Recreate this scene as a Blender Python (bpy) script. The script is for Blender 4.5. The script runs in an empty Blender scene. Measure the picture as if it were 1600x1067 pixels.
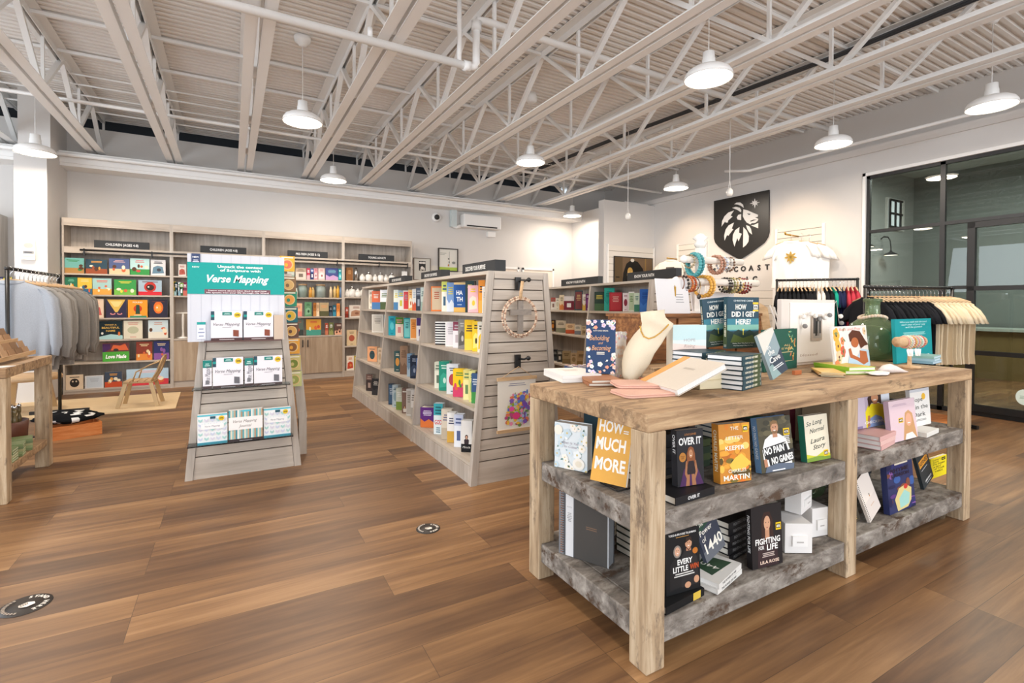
import bpy, math, random
from mathutils import Vector, Matrix, Euler, noise
PI = math.pi
R = math.radians
sc = bpy.context.scene
col = sc.collection
rnd = random.Random(7)

# ---------------------------------------------------------------- camera
F, CX, CY, EYE = 779.5, 800.0, 487.6, 1.25
yaw, pitch, roll = R(29.4), R(-0.8), R(0.23)
fw = Vector((math.sin(yaw) * math.cos(pitch), math.cos(yaw) * math.cos(pitch), math.sin(pitch)))
rt = Vector((math.cos(yaw), -math.sin(yaw), 0))
up = rt.cross(fw)
rt, up = rt * math.cos(roll) + up * math.sin(roll), up * math.cos(roll) - rt * math.sin(roll)
cd = bpy.data.cameras.new('camera')
cam = bpy.data.objects.new('camera', cd)
col.objects.link(cam)
M = Matrix((rt, up, -fw)).transposed().to_4x4()
M.translation = (0, 0, EYE)
cam.matrix_world = M
cd.sensor_width = 36
cd.sensor_fit = 'HORIZONTAL'
cd.lens = 36 * F / 1600
cd.shift_y = (CY - 533.5) / 1600
cd.clip_start = 0.05
sc.camera = cam

# ---------------------------------------------------------------- light
w = bpy.data.worlds.new('daylight')
sc.world = w
w.use_nodes = True
bg = w.node_tree.nodes['Background']
bg.inputs[0].default_value = (0.80, 0.90, 1.0, 1)
bg.inputs[1].default_value = 1.0
sc.view_settings.view_transform = 'Standard'
sc.view_settings.look = 'None'
sc.view_settings.exposure = 0.16
sc.view_settings.gamma = 1.0
sc.view_settings.use_curve_mapping = False
sc.cycles.use_denoising = True
sc.cycles.max_bounces = 8
sc.cycles.diffuse_bounces = 4
sc.cycles.transparent_max_bounces = 12

def area(name, loc, rot, sx, sy, power, colr):
    l = bpy.data.lights.new(name, 'AREA')
    l.shape = 'RECTANGLE'
    l.size, l.size_y, l.energy, l.color = sx, sy, power, colr
    o = bpy.data.objects.new(name, l)
    o.location, o.rotation_euler = loc, rot
    col.objects.link(o)
    return o
# added area lights for shop-front and left daylight, tilted up to brighten the ceiling
area('daylight_front', (1.5, -4.3, 1.9), (R(108), 0, 0), 11, 3.0, 330, (0.95, 0.97, 1.0))
area('daylight_left', (-6.2, 3.0, 2.0), (R(106), 0, R(-90)), 9, 2.6, 400, (0.80, 0.90, 1.0))

def pdir(px, py):
    return fw + rt * ((px - CX) / F) - up * ((py - CY) / F)
def at_z(px, py, z):
    d = pdir(px, py)
    return Vector((0, 0, EYE)) + d * ((z - EYE) / d.z)
def at_y(px, py, y):
    d = pdir(px, py)
    return Vector((0, 0, EYE)) + d * (y / d.y)
def at_x(px, py, x):
    d = pdir(px, py)
    return Vector((0, 0, EYE)) + d * (x / d.x)
def px_of(p):
    d = Vector(p) - Vector((0, 0, EYE))
    z = d.dot(fw)
    return CX + F * d.dot(rt) / z, CY - F * d.dot(up) / z

# ---------------------------------------------------------------- materials
def lin(h):
    if not isinstance(h, str):
        return tuple(h)
    h = h.lstrip('#')
    if len(h) == 3:
        h = ''.join(ch * 2 for ch in h)
    return tuple((((int(h[i:i + 2], 16) / 255) + 0.055) / 1.055) ** 2.4 if int(h[i:i + 2], 16) > 10
                 else int(h[i:i + 2], 16) / 255 / 12.92 for i in (0, 2, 4))
MATS = {}
def new_mat(name):
    m = bpy.data.materials.new(name)
    m.use_nodes = True
    nt = m.node_tree
    return m, nt, nt.nodes['Principled BSDF']
def N(nt, typ, **kw):
    n = nt.nodes.new(typ)
    for k, v in kw.items():
        if k.startswith('i_'):
            n.inputs[k[2:].replace('_', ' ')].default_value = v
        else:
            setattr(n, k, v)
    return n
def ramp(nt, stops):
    n = nt.nodes.new('ShaderNodeValToRGB')
    e = n.color_ramp.elements
    while len(e) < len(stops):
        e.new(0.5)
    for el, (p, c) in zip(e, stops):
        el.position = p
        el.color = (*lin(c), 1)
    return n
def flat(c, rough=0.5, metal=0.0, bump=0.0, bscale=60, name=None, emit=0, spec=0.5, trans=0, var=0.06):
    key = ('flat', c, rough, metal, bump, bscale, emit, trans, spec, var)
    if key in MATS:
        return MATS[key]
    m, nt, b = new_mat(name or 'paint_' + (c if isinstance(c, str) else 'c').strip('#'))
    L = lin(c)
    b.inputs['Roughness'].default_value = rough
    b.inputs['Metallic'].default_value = metal
    b.inputs['Specular IOR Level'].default_value = spec
    b.inputs['Base Color'].default_value = (*L, 1)
    if trans:
        b.inputs['Transmission Weight'].default_value = trans
    if emit:
        b.inputs['Emission Color'].default_value = (*L, 1)
        b.inputs['Emission Strength'].default_value = emit
    tc = N(nt, 'ShaderNodeTexCoord')
    if not emit and var:
        n = N(nt, 'ShaderNodeTexNoise', i_Scale=7.0, i_Detail=4.0)
        nt.links.new(tc.outputs['Object'], n.inputs['Vector'])
        mx = N(nt, 'ShaderNodeMix', data_type='RGBA')
        mx.inputs['A'].default_value = (*[v * (1 - var) for v in L], 1)
        mx.inputs['B'].default_value = (*[min(1, v * (1 + var)) for v in L], 1)
        nt.links.new(n.outputs['Fac'], mx.inputs['Factor'])
        nt.links.new(mx.outputs['Result'], b.inputs['Base Color'])
    if bump:
        n2 = N(nt, 'ShaderNodeTexNoise', i_Scale=bscale, i_Detail=5.0)
        nt.links.new(tc.outputs['Object'], n2.inputs['Vector'])
        bp = N(nt, 'ShaderNodeBump', i_Strength=bump, i_Distance=0.01)
        nt.links.new(n2.outputs['Fac'], bp.inputs['Height'])
        nt.links.new(bp.outputs['Normal'], b.inputs['Normal'])
    MATS[key] = m
    return m
def wood(name, dark, mid, light, scale=(40, 40, 2.0), rough=0.55, patch=None, bump=0.25):
    """stretched grain; scale is small along the grain"""
    m, nt, b = new_mat(name)
    tc = N(nt, 'ShaderNodeTexCoord')
    mp = N(nt, 'ShaderNodeMapping')
    mp.inputs['Scale'].default_value = scale
    nt.links.new(tc.outputs['Object'], mp.inputs['Vector'])
    n1 = N(nt, 'ShaderNodeTexNoise', i_Scale=1.0, i_Detail=6.0, i_Roughness=0.65, i_Distortion=0.4)
    nt.links.new(mp.outputs['Vector'], n1.inputs['Vector'])
    rp = ramp(nt, [(0.28, dark), (0.5, mid), (0.72, light)])
    nt.links.new(n1.outputs['Fac'], rp.inputs['Fac'])
    outc = rp.outputs['Color']
    if patch:
        n2 = N(nt, 'ShaderNodeTexNoise', i_Scale=patch[1] / 8, i_Detail=7.0, i_Roughness=0.72)
        mp4 = N(nt, 'ShaderNodeMapping')
        mp4.inputs['Scale'].default_value = [max(5, min(14, v)) for v in scale]
        nt.links.new(tc.outputs['Object'], mp4.inputs['Vector'])
        nt.links.new(mp4.outputs['Vector'], n2.inputs['Vector'])
        r2 = ramp(nt, [(patch[2], '#000000'), (patch[2] + 0.09, '#ffffff')])
        nt.links.new(n2.outputs['Fac'], r2.inputs['Fac'])
        mx = N(nt, 'ShaderNodeMix', data_type='RGBA')
        nt.links.new(r2.outputs['Color'], mx.inputs['Factor'])
        nt.links.new(outc, mx.inputs['A'])
        mx.inputs['B'].default_value = (*lin(patch[0]), 1)
        outc = mx.outputs['Result']
    nt.links.new(outc, b.inputs['Base Color'])
    bp = N(nt, 'ShaderNodeBump', i_Strength=bump, i_Distance=0.004)
    nt.links.new(n1.outputs['Fac'], bp.inputs['Height'])
    nt.links.new(bp.outputs['Normal'], b.inputs['Normal'])
    b.inputs['Roughness'].default_value = rough
    return m
LAM_V = wood('grey_oak_laminate', '#a3978b', '#bbb0a4', '#cec5bb', (16, 16, 1.1), 0.5)
LAM_Y = wood('grey_oak_laminate_lengthwise', '#a99c8e', '#c3b6a7', '#d3c8bb', (16, 1.1, 16), 0.5)
LAM_X = wood('grey_oak_laminate_crosswise', '#a89b8d', '#bfb2a4', '#d0c5b8', (1.1, 16, 16), 0.5)
CAB_V = wood('warm_oak_laminate', '#8d7860', '#a8927a', '#bba78f', (14, 14, 1.0), 0.5)
RUS_Z = wood('reclaimed_pine_upright', '#80684e', '#b39a7b', '#d3bfa2', (34, 34, 2.4), 0.75, ('#7f6c58', 7, 0.55), 0.7)
RUS_X = wood('reclaimed_pine_lengthwise', '#6f553c', '#a78765', '#c9ab85', (2.2, 30, 30), 0.7, ('#7a6249', 7, 0.55), 0.7)
RUS_Y = wood('reclaimed_pine_crosswise', '#6f553c', '#a78765', '#c9ab85', (30, 2.2, 30), 0.7, ('#7a6249', 7, 0.55), 0.7)
ZINC = wood('distressed_grey_plank', '#3f3934', '#7d756d', '#b3aca3', (7, 16, 16), 0.8, ('#4e3b2c', 8, 0.54), 1.0)
CRATE = wood('dark_stained_wood', '#4c2c14', '#84532b', '#b07b48', (3, 30, 30), 0.6)
BEIGEWOOD = wood('pale_raw_wood', '#a98760', '#c9a57c', '#dcc09a', (3, 30, 30), 0.6)
ORNG = wood('orange_plywood', '#b0602a', '#d07a38', '#e39a5c', (3, 20, 20), 0.5)
WHITE = flat('#f1efec', 0.45, var=0.02, name='white_steel_paint')
WALL = flat('#d6d2ce', 0.75, bump=0.05, bscale=150, var=0.015, name='white_wall_paint')
BLACK = flat('#1c1b1b', 0.4, name='black_metal')
MATTBLK = flat('#26282a', 0.6, name='matt_black_board')
BRASS = flat('#c39a45', 0.3, 1.0, name='brass')
GOLD = flat('#d9ae55', 0.25, 1.0, name='gold')
CHROME = flat('#c9c9c9', 0.2, 1.0, name='chrome')
LENS = flat('#fff2dc', 0.5, emit=9.0, name='lit_lamp_lens')
CERAM = flat('#efece6', 0.2, name='white_ceramic')
LINEN = flat('#e6d8bf', 0.9, bump=0.3, bscale=300, name='cream_linen')

def print_mat():
    m, nt, b = new_mat('printed_cover')
    a = N(nt, 'ShaderNodeAttribute', attribute_name='Col')
    tc = N(nt, 'ShaderNodeTexCoord')
    n = N(nt, 'ShaderNodeTexNoise', i_Scale=90.0, i_Detail=3.0)
    nt.links.new(tc.outputs['Object'], n.inputs['Vector'])
    hs = N(nt, 'ShaderNodeMix', data_type='RGBA', blend_type='OVERLAY')
    hs.inputs['Factor'].default_value = 0.05
    nt.links.new(a.outputs['Color'], hs.inputs['A'])
    nt.links.new(n.outputs['Fac'], hs.inputs['B'])
    nt.links.new(hs.outputs['Result'], b.inputs['Base Color'])
    b.inputs['Roughness'].default_value = 0.45
    b.inputs['Specular IOR Level'].default_value = 0.25
    return m
PRINT = print_mat()
def cloth_mat():
    m, nt, b = new_mat('knitted_cloth')
    a = N(nt, 'ShaderNodeAttribute', attribute_name='Col')
    tc = N(nt, 'ShaderNodeTexCoord')
    n = N(nt, 'ShaderNodeTexNoise', i_Scale=220.0, i_Detail=3.0)
    nt.links.new(tc.outputs['Object'], n.inputs['Vector'])
    hs = N(nt, 'ShaderNodeMix', data_type='RGBA', blend_type='OVERLAY')
    hs.inputs['Factor'].default_value = 0.22
    nt.links.new(a.outputs['Color'], hs.inputs['A'])
    nt.links.new(n.outputs['Fac'], hs.inputs['B'])
    nt.links.new(hs.outputs['Result'], b.inputs['Base Color'])
    b.inputs['Roughness'].default_value = 0.95
    b.inputs['Specular IOR Level'].default_value = 0.1
    return m
CLOTH = cloth_mat()
def pages_mat():
    m, nt, b = new_mat('page_edges')
    a = N(nt, 'ShaderNodeAttribute', attribute_name='Col')
    tc = N(nt, 'ShaderNodeTexCoord')
    wv = N(nt, 'ShaderNodeTexWave', i_Scale=180.0, i_Distortion=0.6, bands_direction='Y')
    nt.links.new(tc.outputs['Object'], wv.inputs['Vector'])
    mx = N(nt, 'ShaderNodeMix', data_type='RGBA', blend_type='MULTIPLY')
    mx.inputs['Factor'].default_value = 0.16
    nt.links.new(a.outputs['Color'], mx.inputs['A'])
    nt.links.new(wv.outputs['Color'], mx.inputs['B'])
    nt.links.new(mx.outputs['Result'], b.inputs['Base Color'])
    b.inputs['Roughness'].default_value = 0.85
    return m
PAGES = pages_mat()
def floor_mat():
    m, nt, b = new_mat('vinyl_wood_planks')
    tc = N(nt, 'ShaderNodeTexCoord')
    mp = N(nt, 'ShaderNodeMapping')
    mp.inputs['Location'].default_value = (0.35, 0.06, 0)
    nt.links.new(tc.outputs['Object'], mp.inputs['Vector'])
    br = N(nt, 'ShaderNodeTexBrick', offset=0.37, offset_frequency=3, squash=1.0)
    br.inputs['Color1'].default_value = (0, 0, 0, 1)
    br.inputs['Color2'].default_value = (1, 1, 1, 1)
    br.inputs['Mortar'].default_value = (0.5, 0.5, 0.5, 1)
    br.inputs['Scale'].default_value = 1.0
    br.inputs['Mortar Size'].default_value = 0.0009
    br.inputs['Brick Width'].default_value = 1.52
    br.inputs['Row Height'].default_value = 0.18
    nt.links.new(mp.outputs['Vector'], br.inputs['Vector'])
    # grain, shifted per plank
    sep = N(nt, 'ShaderNodeSeparateColor')
    nt.links.new(br.outputs['Color'], sep.inputs['Color'])
    mul = N(nt, 'ShaderNodeMath', operation='MULTIPLY')
    mul.inputs[1].default_value = 37.0
    nt.links.new(sep.outputs[0], mul.inputs[0])
    mp2 = N(nt, 'ShaderNodeMapping')
    mp2.inputs['Scale'].default_value = (1.3, 22, 1)
    nt.links.new(mp.outputs['Vector'], mp2.inputs['Vector'])
    n1 = N(nt, 'ShaderNodeTexNoise', noise_dimensions='4D', i_Scale=1.0, i_Detail=8.0, i_Roughness=0.62, i_Distortion=0.5)
    nt.links.new(mp2.outputs['Vector'], n1.inputs['Vector'])
    nt.links.new(mul.outputs[0], n1.inputs['W'])
    mp3 = N(nt, 'ShaderNodeMapping')
    mp3.inputs['Scale'].default_value = (0.9, 5, 1)
    nt.links.new(mp.outputs['Vector'], mp3.inputs['Vector'])
    n3 = N(nt, 'ShaderNodeTexNoise', noise_dimensions='4D', i_Scale=1.0, i_Detail=3.0)
    nt.links.new(mp3.outputs['Vector'], n3.inputs['Vector'])
    nt.links.new(mul.outputs[0], n3.inputs['W'])
    a1 = N(nt, 'ShaderNodeMath', operation='MULTIPLY_ADD')
    a1.inputs[1].default_value = 0.38
    nt.links.new(sep.outputs[0], a1.inputs[0])
    s3 = N(nt, 'ShaderNodeMath', operation='MULTIPLY_ADD')
    s3.inputs[1].default_value = 0.75
    nt.links.new(n3.outputs['Fac'], s3.inputs[0])
    s1 = N(nt, 'ShaderNodeMath', operation='MULTIPLY_ADD')
    s1.inputs[1].default_value = 1.0
    s1.inputs[2].default_value = -0.50
    nt.links.new(n1.outputs['Fac'], s1.inputs[0])
    nt.links.new(s1.outputs[0], s3.inputs[2])
    nt.links.new(s3.outputs[0], a1.inputs[2])
    rp = ramp(nt, [(0.08, '#453122'), (0.40, '#6b4c33'), (0.66, '#8a6542'), (0.98, '#b0885e')])
    nt.links.new(a1.outputs[0], rp.inputs['Fac'])
    mx = N(nt, 'ShaderNodeMix', data_type='RGBA')
    nt.links.new(br.outputs['Fac'], mx.inputs['Factor'])
    nt.links.new(rp.outputs['Color'], mx.inputs['A'])
    mx.inputs['B'].default_value = (*lin('#4a3626'), 1)
    nt.links.new(mx.outputs['Result'], b.inputs['Base Color'])
    b.inputs['Roughness'].default_value = 0.42
    bp = N(nt, 'ShaderNodeBump', i_Strength=0.12, i_Distance=0.003)
    nt.links.new(n1.outputs['Fac'], bp.inputs['Height'])
    nt.links.new(bp.outputs['Normal'], b.inputs['Normal'])
    return m
FLOOR = floor_mat()
def glass_mat(name, tint, rough=0.0, body=None):
    m = bpy.data.materials.new(name)
    m.use_nodes = True
    nt = m.node_tree
    nt.nodes.clear()
    o = N(nt, 'ShaderNodeOutputMaterial')
    t = N(nt, 'ShaderNodeBsdfTransparent')
    t.inputs[0].default_value = (*lin(tint), 1)
    g = N(nt, 'ShaderNodeBsdfGlossy')
    g.inputs['Roughness'].default_value = rough
    fr = N(nt, 'ShaderNodeFresnel', i_IOR=1.5)
    mx = N(nt, 'ShaderNodeMixShader')
    nt.links.new(fr.outputs[0], mx.inputs[0])
    nt.links.new(t.outputs[0], mx.inputs[1])
    nt.links.new(g.outputs[0], mx.inputs[2])
    if body:      # diffuse tint added to brighten the glass where black shows behind it
        d = N(nt, 'ShaderNodeBsdfDiffuse')
        d.inputs[0].default_value = (*lin(body), 1)
        m2 = N(nt, 'ShaderNodeMixShader')
        m2.inputs[0].default_value = 0.14
        nt.links.new(mx.outputs[0], m2.inputs[1])
        nt.links.new(d.outputs[0], m2.inputs[2])
        nt.links.new(m2.outputs[0], o.inputs[0])
    else:
        nt.links.new(mx.outputs[0], o.inputs[0])
    return m
PANE = glass_mat('tinted_glazing', '#b9bcb8')
GGLASS = glass_mat('green_bottle_glass', '#e6f0df', .03, '#b9cfa6')
JARGLASS = glass_mat('clear_jar_glass', '#dfe4e2')

# ---------------------------------------------------------------- mesh builder
TXT = {}
def text_geo(s, bold=0.0, shear=0.0):
    k = (s, bold, shear)
    if k in TXT:
        return TXT[k]
    c = bpy.data.curves.new('t', 'FONT')
    c.body, c.size, c.offset, c.shear = s, 1.0, bold, shear
    c.resolution_u = 2
    c.fill_mode = 'FRONT'
    o = bpy.data.objects.new('t', c)
    col.objects.link(o)
    dg = bpy.context.evaluated_depsgraph_get()
    me = bpy.data.meshes.new_from_object(o.evaluated_get(dg))
    vs = [(v.co.x, v.co.y) for v in me.vertices]
    fs = [tuple(p.vertices) for p in me.polygons]
    bpy.data.objects.remove(o)
    bpy.data.curves.remove(c)
    bpy.data.meshes.remove(me)
    xs = [v[0] for v in vs] or [0, 1]
    ys = [v[1] for v in vs] or [0, 1]
    TXT[k] = (vs, fs, min(xs), max(xs), min(ys), max(ys))
    return TXT[k]

class MB:
    def __init__(s):
        s.v, s.f, s.m, s.c, s.sm = [], [], [], [], []
        s.mats = []
    def mi(s, m):
        if m not in s.mats:
            s.mats.append(m)
        return s.mats.index(m)
    def add(s, vs, fs, m, c=(1, 1, 1), smooth=False):
        b = len(s.v)
        s.v += [tuple(p) for p in vs]
        i = s.mi(m)
        c = lin(c)
        for f in fs:
            s.f.append(tuple(b + q for q in f))
            s.m.append(i)
            s.c.append(c)
            s.sm.append(smooth)
        return s
    def box(s, x0, y0, z0, x1, y1, z1, m, c=(1, 1, 1), T=None):
        vs = [Vector(p) for p in ((x0, y0, z0), (x1, y0, z0), (x1, y1, z0), (x0, y1, z0), (x0, y0, z1), (x1, y0, z1), (x1, y1, z1), (x0, y1, z1))]
        if T:
            vs = [T @ p for p in vs]
        return s.add(vs, [(0, 3, 2, 1), (4, 5, 6, 7), (0, 1, 5, 4), (1, 2, 6, 5), (2, 3, 7, 6), (3, 0, 4, 7)], m, c)
    def bar(s, a, b, wx, wy, m, c=(1, 1, 1), side=None):
        """rectangular bar from a to b, width wx along `side`"""
        a, b = Vector(a), Vector(b)
        d = (b - a).normalized()
        sd = Vector(side) if side else (Vector((0, 0, 1)) if abs(d.z) < 0.9 else Vector((1, 0, 0)))
        u = (sd - d * sd.dot(d)).normalized() * (wx / 2)
        v = d.cross(u).normalized() * (wy / 2)
        vs = [a - u - v, a + u - v, a + u + v, a - u + v, b - u - v, b + u - v, b + u + v, b - u + v]
        return s.add(vs, [(0, 3, 2, 1), (4, 5, 6, 7), (0, 1, 5, 4), (1, 2, 6, 5), (2, 3, 7, 6), (3, 0, 4, 7)], m, c)
    def tube(s, pts, r, m, c=(1, 1, 1), n=10, closed=False, cap=True):
        pts = [Vector(p) for p in pts]
        rs = r if isinstance(r, (list, tuple)) else [r] * len(pts)
        vs, fs = [], []
        k = len(pts)
        prev = None
        for i, p in enumerate(pts):
            if closed:
                d = pts[(i + 1) % k] - pts[i - 1]
            else:
                d = pts[min(i + 1, k - 1)] - pts[max(i - 1, 0)]
            d.normalize()
            if prev is None:
                prev = Vector((0, 0, 1)) if abs(d.z) < 0.9 else Vector((1, 0, 0))
            u = (prev - d * prev.dot(d)).normalized()
            prev = u
            v = d.cross(u)
            for j in range(n):
                a = 2 * PI * j / n
                vs.append(p + (u * math.cos(a) + v * math.sin(a)) * rs[i])
        for i in range(k if closed else k - 1):
            for j in range(n):
                fs.append((i * n + j, i * n + (j + 1) % n, ((i + 1) % k) * n + (j + 1) % n, ((i + 1) % k) * n + j))
        if cap and not closed:
            fs.append(tuple(range(n - 1, -1, -1)))
            fs.append(tuple((k - 1) * n + j for j in range(n)))
        return s.add(vs, fs, m, c, True)
    def lathe(s, prof, m, c=(1, 1, 1), n=28, o=(0, 0, 0), T=None):
        vs, fs = [], []
        for r_, z in prof:
            for j in range(n):
                a = 2 * PI * j / n
                p = Vector((o[0] + r_ * math.cos(a), o[1] + r_ * math.sin(a), o[2] + z))
                vs.append(T @ p if T else p)
        for i in range(len(prof) - 1):
            for j in range(n):
                fs.append((i * n + j, i * n + (j + 1) % n, (i + 1) * n + (j + 1) % n, (i + 1) * n + j))
        if prof[0][0] > 1e-4:
            fs.append(tuple(range(n - 1, -1, -1)))
        if prof[-1][0] > 1e-4:
            fs.append(tuple((len(prof) - 1) * n + j for j in range(n)))
        return s.add(vs, fs, m, c, True)
    def ball(s, p, r, m, c=(1, 1, 1), n=8, sz=1.0):
        k = max(4, n // 2 + 1)
        prof = [(r * math.sin(PI * i / k) + 1e-5, -r * sz * math.cos(PI * i / k)) for i in range(k + 1)]
        return s.lathe(prof, m, c, n, p)
    def prism(s, pts, m, c=(1, 1, 1), O=(0, 0, 0), U=(1, 0, 0), V=(0, 1, 0), h=0.01):
        """2D outline extruded by h along U x V"""
        O, U, V = Vector(O), Vector(U), Vector(V)
        Nn = U.cross(V).normalized()
        n = len(pts)
        a = [O + U * p[0] + V * p[1] for p in pts]
        vs = a + [p + Nn * h for p in a]
        fs = [tuple(range(n - 1, -1, -1)), tuple(range(n, 2 * n))]
        fs += [(i, (i + 1) % n, n + (i + 1) % n, n + i) for i in range(n)]
        return s.add(vs, fs, m, c)
    def build(s, name, parent=None, loc=None, bevel=0, solid=0):
        me = bpy.data.meshes.new(name)
        me.from_pydata(s.v, [], s.f)
        for m in s.mats:
            me.materials.append(m)
        me.polygons.foreach_set('material_index', s.m)
        me.polygons.foreach_set('use_smooth', s.sm)
        if any(m in (PRINT, CLOTH, PAGES) for m in s.mats):
            ca = me.color_attributes.new('Col', 'FLOAT_COLOR', 'CORNER')
            buf = []
            for f, c in zip(s.f, s.c):
                buf += [c[0], c[1], c[2], 1.0] * len(f)
            ca.data.foreach_set('color', buf)
        me.update()
        o = bpy.data.objects.new(name, me)
        col.objects.link(o)
        if loc:
            o.location = loc
        if parent:
            o.parent = parent
        if bevel:
            b = o.modifiers.new('bevel', 'BEVEL')
            b.width, b.segments, b.limit_method = bevel, 2, 'ANGLE'
        return o

class Art:
    """draws flat shapes and lettering onto a face, layer on layer"""
    def __init__(s, mb, O, U, V, w, h, step=0.00012, m=None):
        s.mb, s.O, s.U, s.V = mb, Vector(O), Vector(U), Vector(V)
        s.N = s.U.cross(s.V).normalized()
        s.w, s.h, s.k, s.step, s.m = w, h, 1, step, m or PRINT
    def P(s, u, v):
        return s.O + s.U * (u * s.w) + s.V * (v * s.h) + s.N * (s.step * s.k)
    def poly(s, pts, c):
        # keep the drawing inside its cover
        for ax, lim, sg in ((0, 0, 1), (0, 1, -1), (1, 0, 1), (1, 1, -1)):
            out = []
            for i, p in enumerate(pts):
                q = pts[i - 1]
                ip, iq = (p[ax] - lim) * sg >= 0, (q[ax] - lim) * sg >= 0
                if ip != iq:
                    k = (lim - q[ax]) / (p[ax] - q[ax])
                    out.append((q[0] + (p[0] - q[0]) * k, q[1] + (p[1] - q[1]) * k))
                if ip:
                    out.append(p)
            pts = out
            if len(pts) < 3:
                return s
        s.mb.add([s.P(u, v) for u, v in pts], [tuple(range(len(pts)))], s.m, c)
        s.k += 1 if s.k < 10 else .1
        return s
    def r(s, u0, v0, u1, v1, c):
        return s.poly([(u0, v0), (u1, v0), (u1, v1), (u0, v1)], c)
    def e(s, u, v, ru, rv, c, n=16, a0=0, a1=360):
        k = [(u + ru * math.cos(R(a0 + (a1 - a0) * i / n)), v + rv * math.sin(R(a0 + (a1 - a0) * i / n))) for i in range(n + (a1 - a0 < 360))]
        return s.poly(k, c)
    def t(s, txt, u, v, hh, c, wd=None, bold=0.0, shear=0.0, rot=0, al='C'):
        """lettering centred at u,v ; hh cap height and wd width as fractions"""
        vs, fs, x0, x1, y0, y1 = text_geo(txt, bold, shear)
        sy = hh * s.h / 0.72
        sx = sy if wd is None else wd * s.w / max(1e-3, x1 - x0)
        mx = (x0 + x1) / 2 if al == 'C' else x0
        my = 0.36
        ca, sa = math.cos(R(rot)), math.sin(R(rot))
        out = []
        for x, y in vs:
            a, b = (x - mx) * sx, (y - my) * sy
            a, b = a * ca - b * sa, a * sa + b * ca
            out.append(s.O + s.U * (u * s.w + a) + s.V * (v * s.h + b) + s.N * (s.step * s.k))
        s.mb.add(out, fs, s.m, c)
        s.k += 1 if s.k < 10 else .1
        return s
    def lines(s, u0, v0, u1, v1, n, c, seed=1, fill=0.5):
        """rows of print too small to read"""
        q = random.Random(seed)
        dv = (v1 - v0) / n
        for i in range(n):
            a = q.uniform(0, 0.18) * (u1 - u0)
            vv = v0 + dv * i
            s.mb.add([s.P(u0 + a, vv), s.P(u1 - a, vv), s.P(u1 - a, vv + dv * fill), s.P(u0 + a, vv + dv * fill)], [(0, 1, 2, 3)], s.m, c)
        s.k += 1 if s.k < 10 else .1
        return s
    def flower(s, u, v, r_, c, cc='#e8c35a', n=5):
        asp = s.w / s.h
        for i in range(n):
            a = 2 * PI * i / n
            s.e(u + r_ * 0.55 * math.cos(a), v + r_ * 0.55 * math.sin(a) * asp, r_ * 0.5, r_ * 0.5 * asp, c, 8)
        return s.e(u, v, r_ * 0.25, r_ * 0.25 * asp, cc, 8)
    def leaf(s, u, v, l, a, c):
        asp = s.w / s.h
        ca, sa = math.cos(R(a)), math.sin(R(a))
        pts = []
        for x, y in ((0, 0), (0.35, 0.18), (0.7, 0.14), (1, 0), (0.7, -0.14), (0.35, -0.18)):
            pts.append((u + l * (x * ca - y * sa), v + l * (x * sa + y * ca) * asp))
        return s.poly(pts, c)
    def person(s, u, v, sc_, hair, skin, top, legs=None):
        asp = s.w / s.h
        s.poly([(u - .16 * sc_, v), (u - .18 * sc_, v + .30 * sc_ * asp), (u - .10 * sc_, v + .38 * sc_ * asp), (u + .10 * sc_, v + .38 * sc_ * asp), (u + .18 * sc_, v + .30 * sc_ * asp), (u + .16 * sc_, v)], top)
        s.e(u, v + .52 * sc_ * asp, .115 * sc_, .16 * sc_ * asp, hair)
        s.r(u - .035 * sc_, v + .34 * sc_ * asp, u + .035 * sc_, v + .45 * sc_ * asp, skin)
        s.e(u, v + .50 * sc_ * asp, .075 * sc_, .11 * sc_ * asp, skin)
        return s

# ---------------------------------------------------------------- object bookkeeping
def tag(o, label=None, cat=None, group=None, kind=None):
    if label and len(label.split()) > 16:
        for a_, b_ in ((' of the pile', ''), ('in the pile ', ''), (' from the bottom', ' from bottom'), ('from the left', 'from left'), ('of the leftmost wall bookcase', 'of the leftmost bookcase'), (' and ', '-and-'), ('in the rear stack behind', 'in the rear stack,'), ('copy of the ', 'copy, '), (' on the ', ', '), (' book,', ',')):
            if len(label.split()) > 16:
                label = label.replace(a_, b_)
    if label: o['label'] = label
    if cat: o['category'] = cat
    if group: o['group'] = group
    if kind: o['kind'] = kind
    return o
def thing(name, label, cat, loc=(0, 0, 0), rz=0, group=None):
    o = bpy.data.objects.new(name, None)
    o.empty_display_size = 0.05
    col.objects.link(o)
    o.location = loc
    o.rotation_euler = (0, 0, rz)
    return tag(o, label, cat, group)
def struct(mb, name, **k):
    return tag(mb.build(name, **k), kind='structure')
KIDS = {}
def copy_tree(o, parent=None, kids=None):
    c = o.copy()
    col.objects.link(c)
    if parent:
        c.parent = parent
    for ch in list(o.children):
        copy_tree(ch, c)
    return c
ORD = ['first', 'second', 'third', 'fourth', 'fifth', 'sixth', 'seventh', 'eighth', 'ninth', 'tenth', 'eleventh',
       'twelfth', 'thirteenth', 'fourteenth', 'fifteenth', 'sixteenth', 'seventeenth', 'eighteenth', 'nineteenth', 'twentieth',
       'twenty-first', 'twenty-second', 'twenty-third', 'twenty-fourth']

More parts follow.
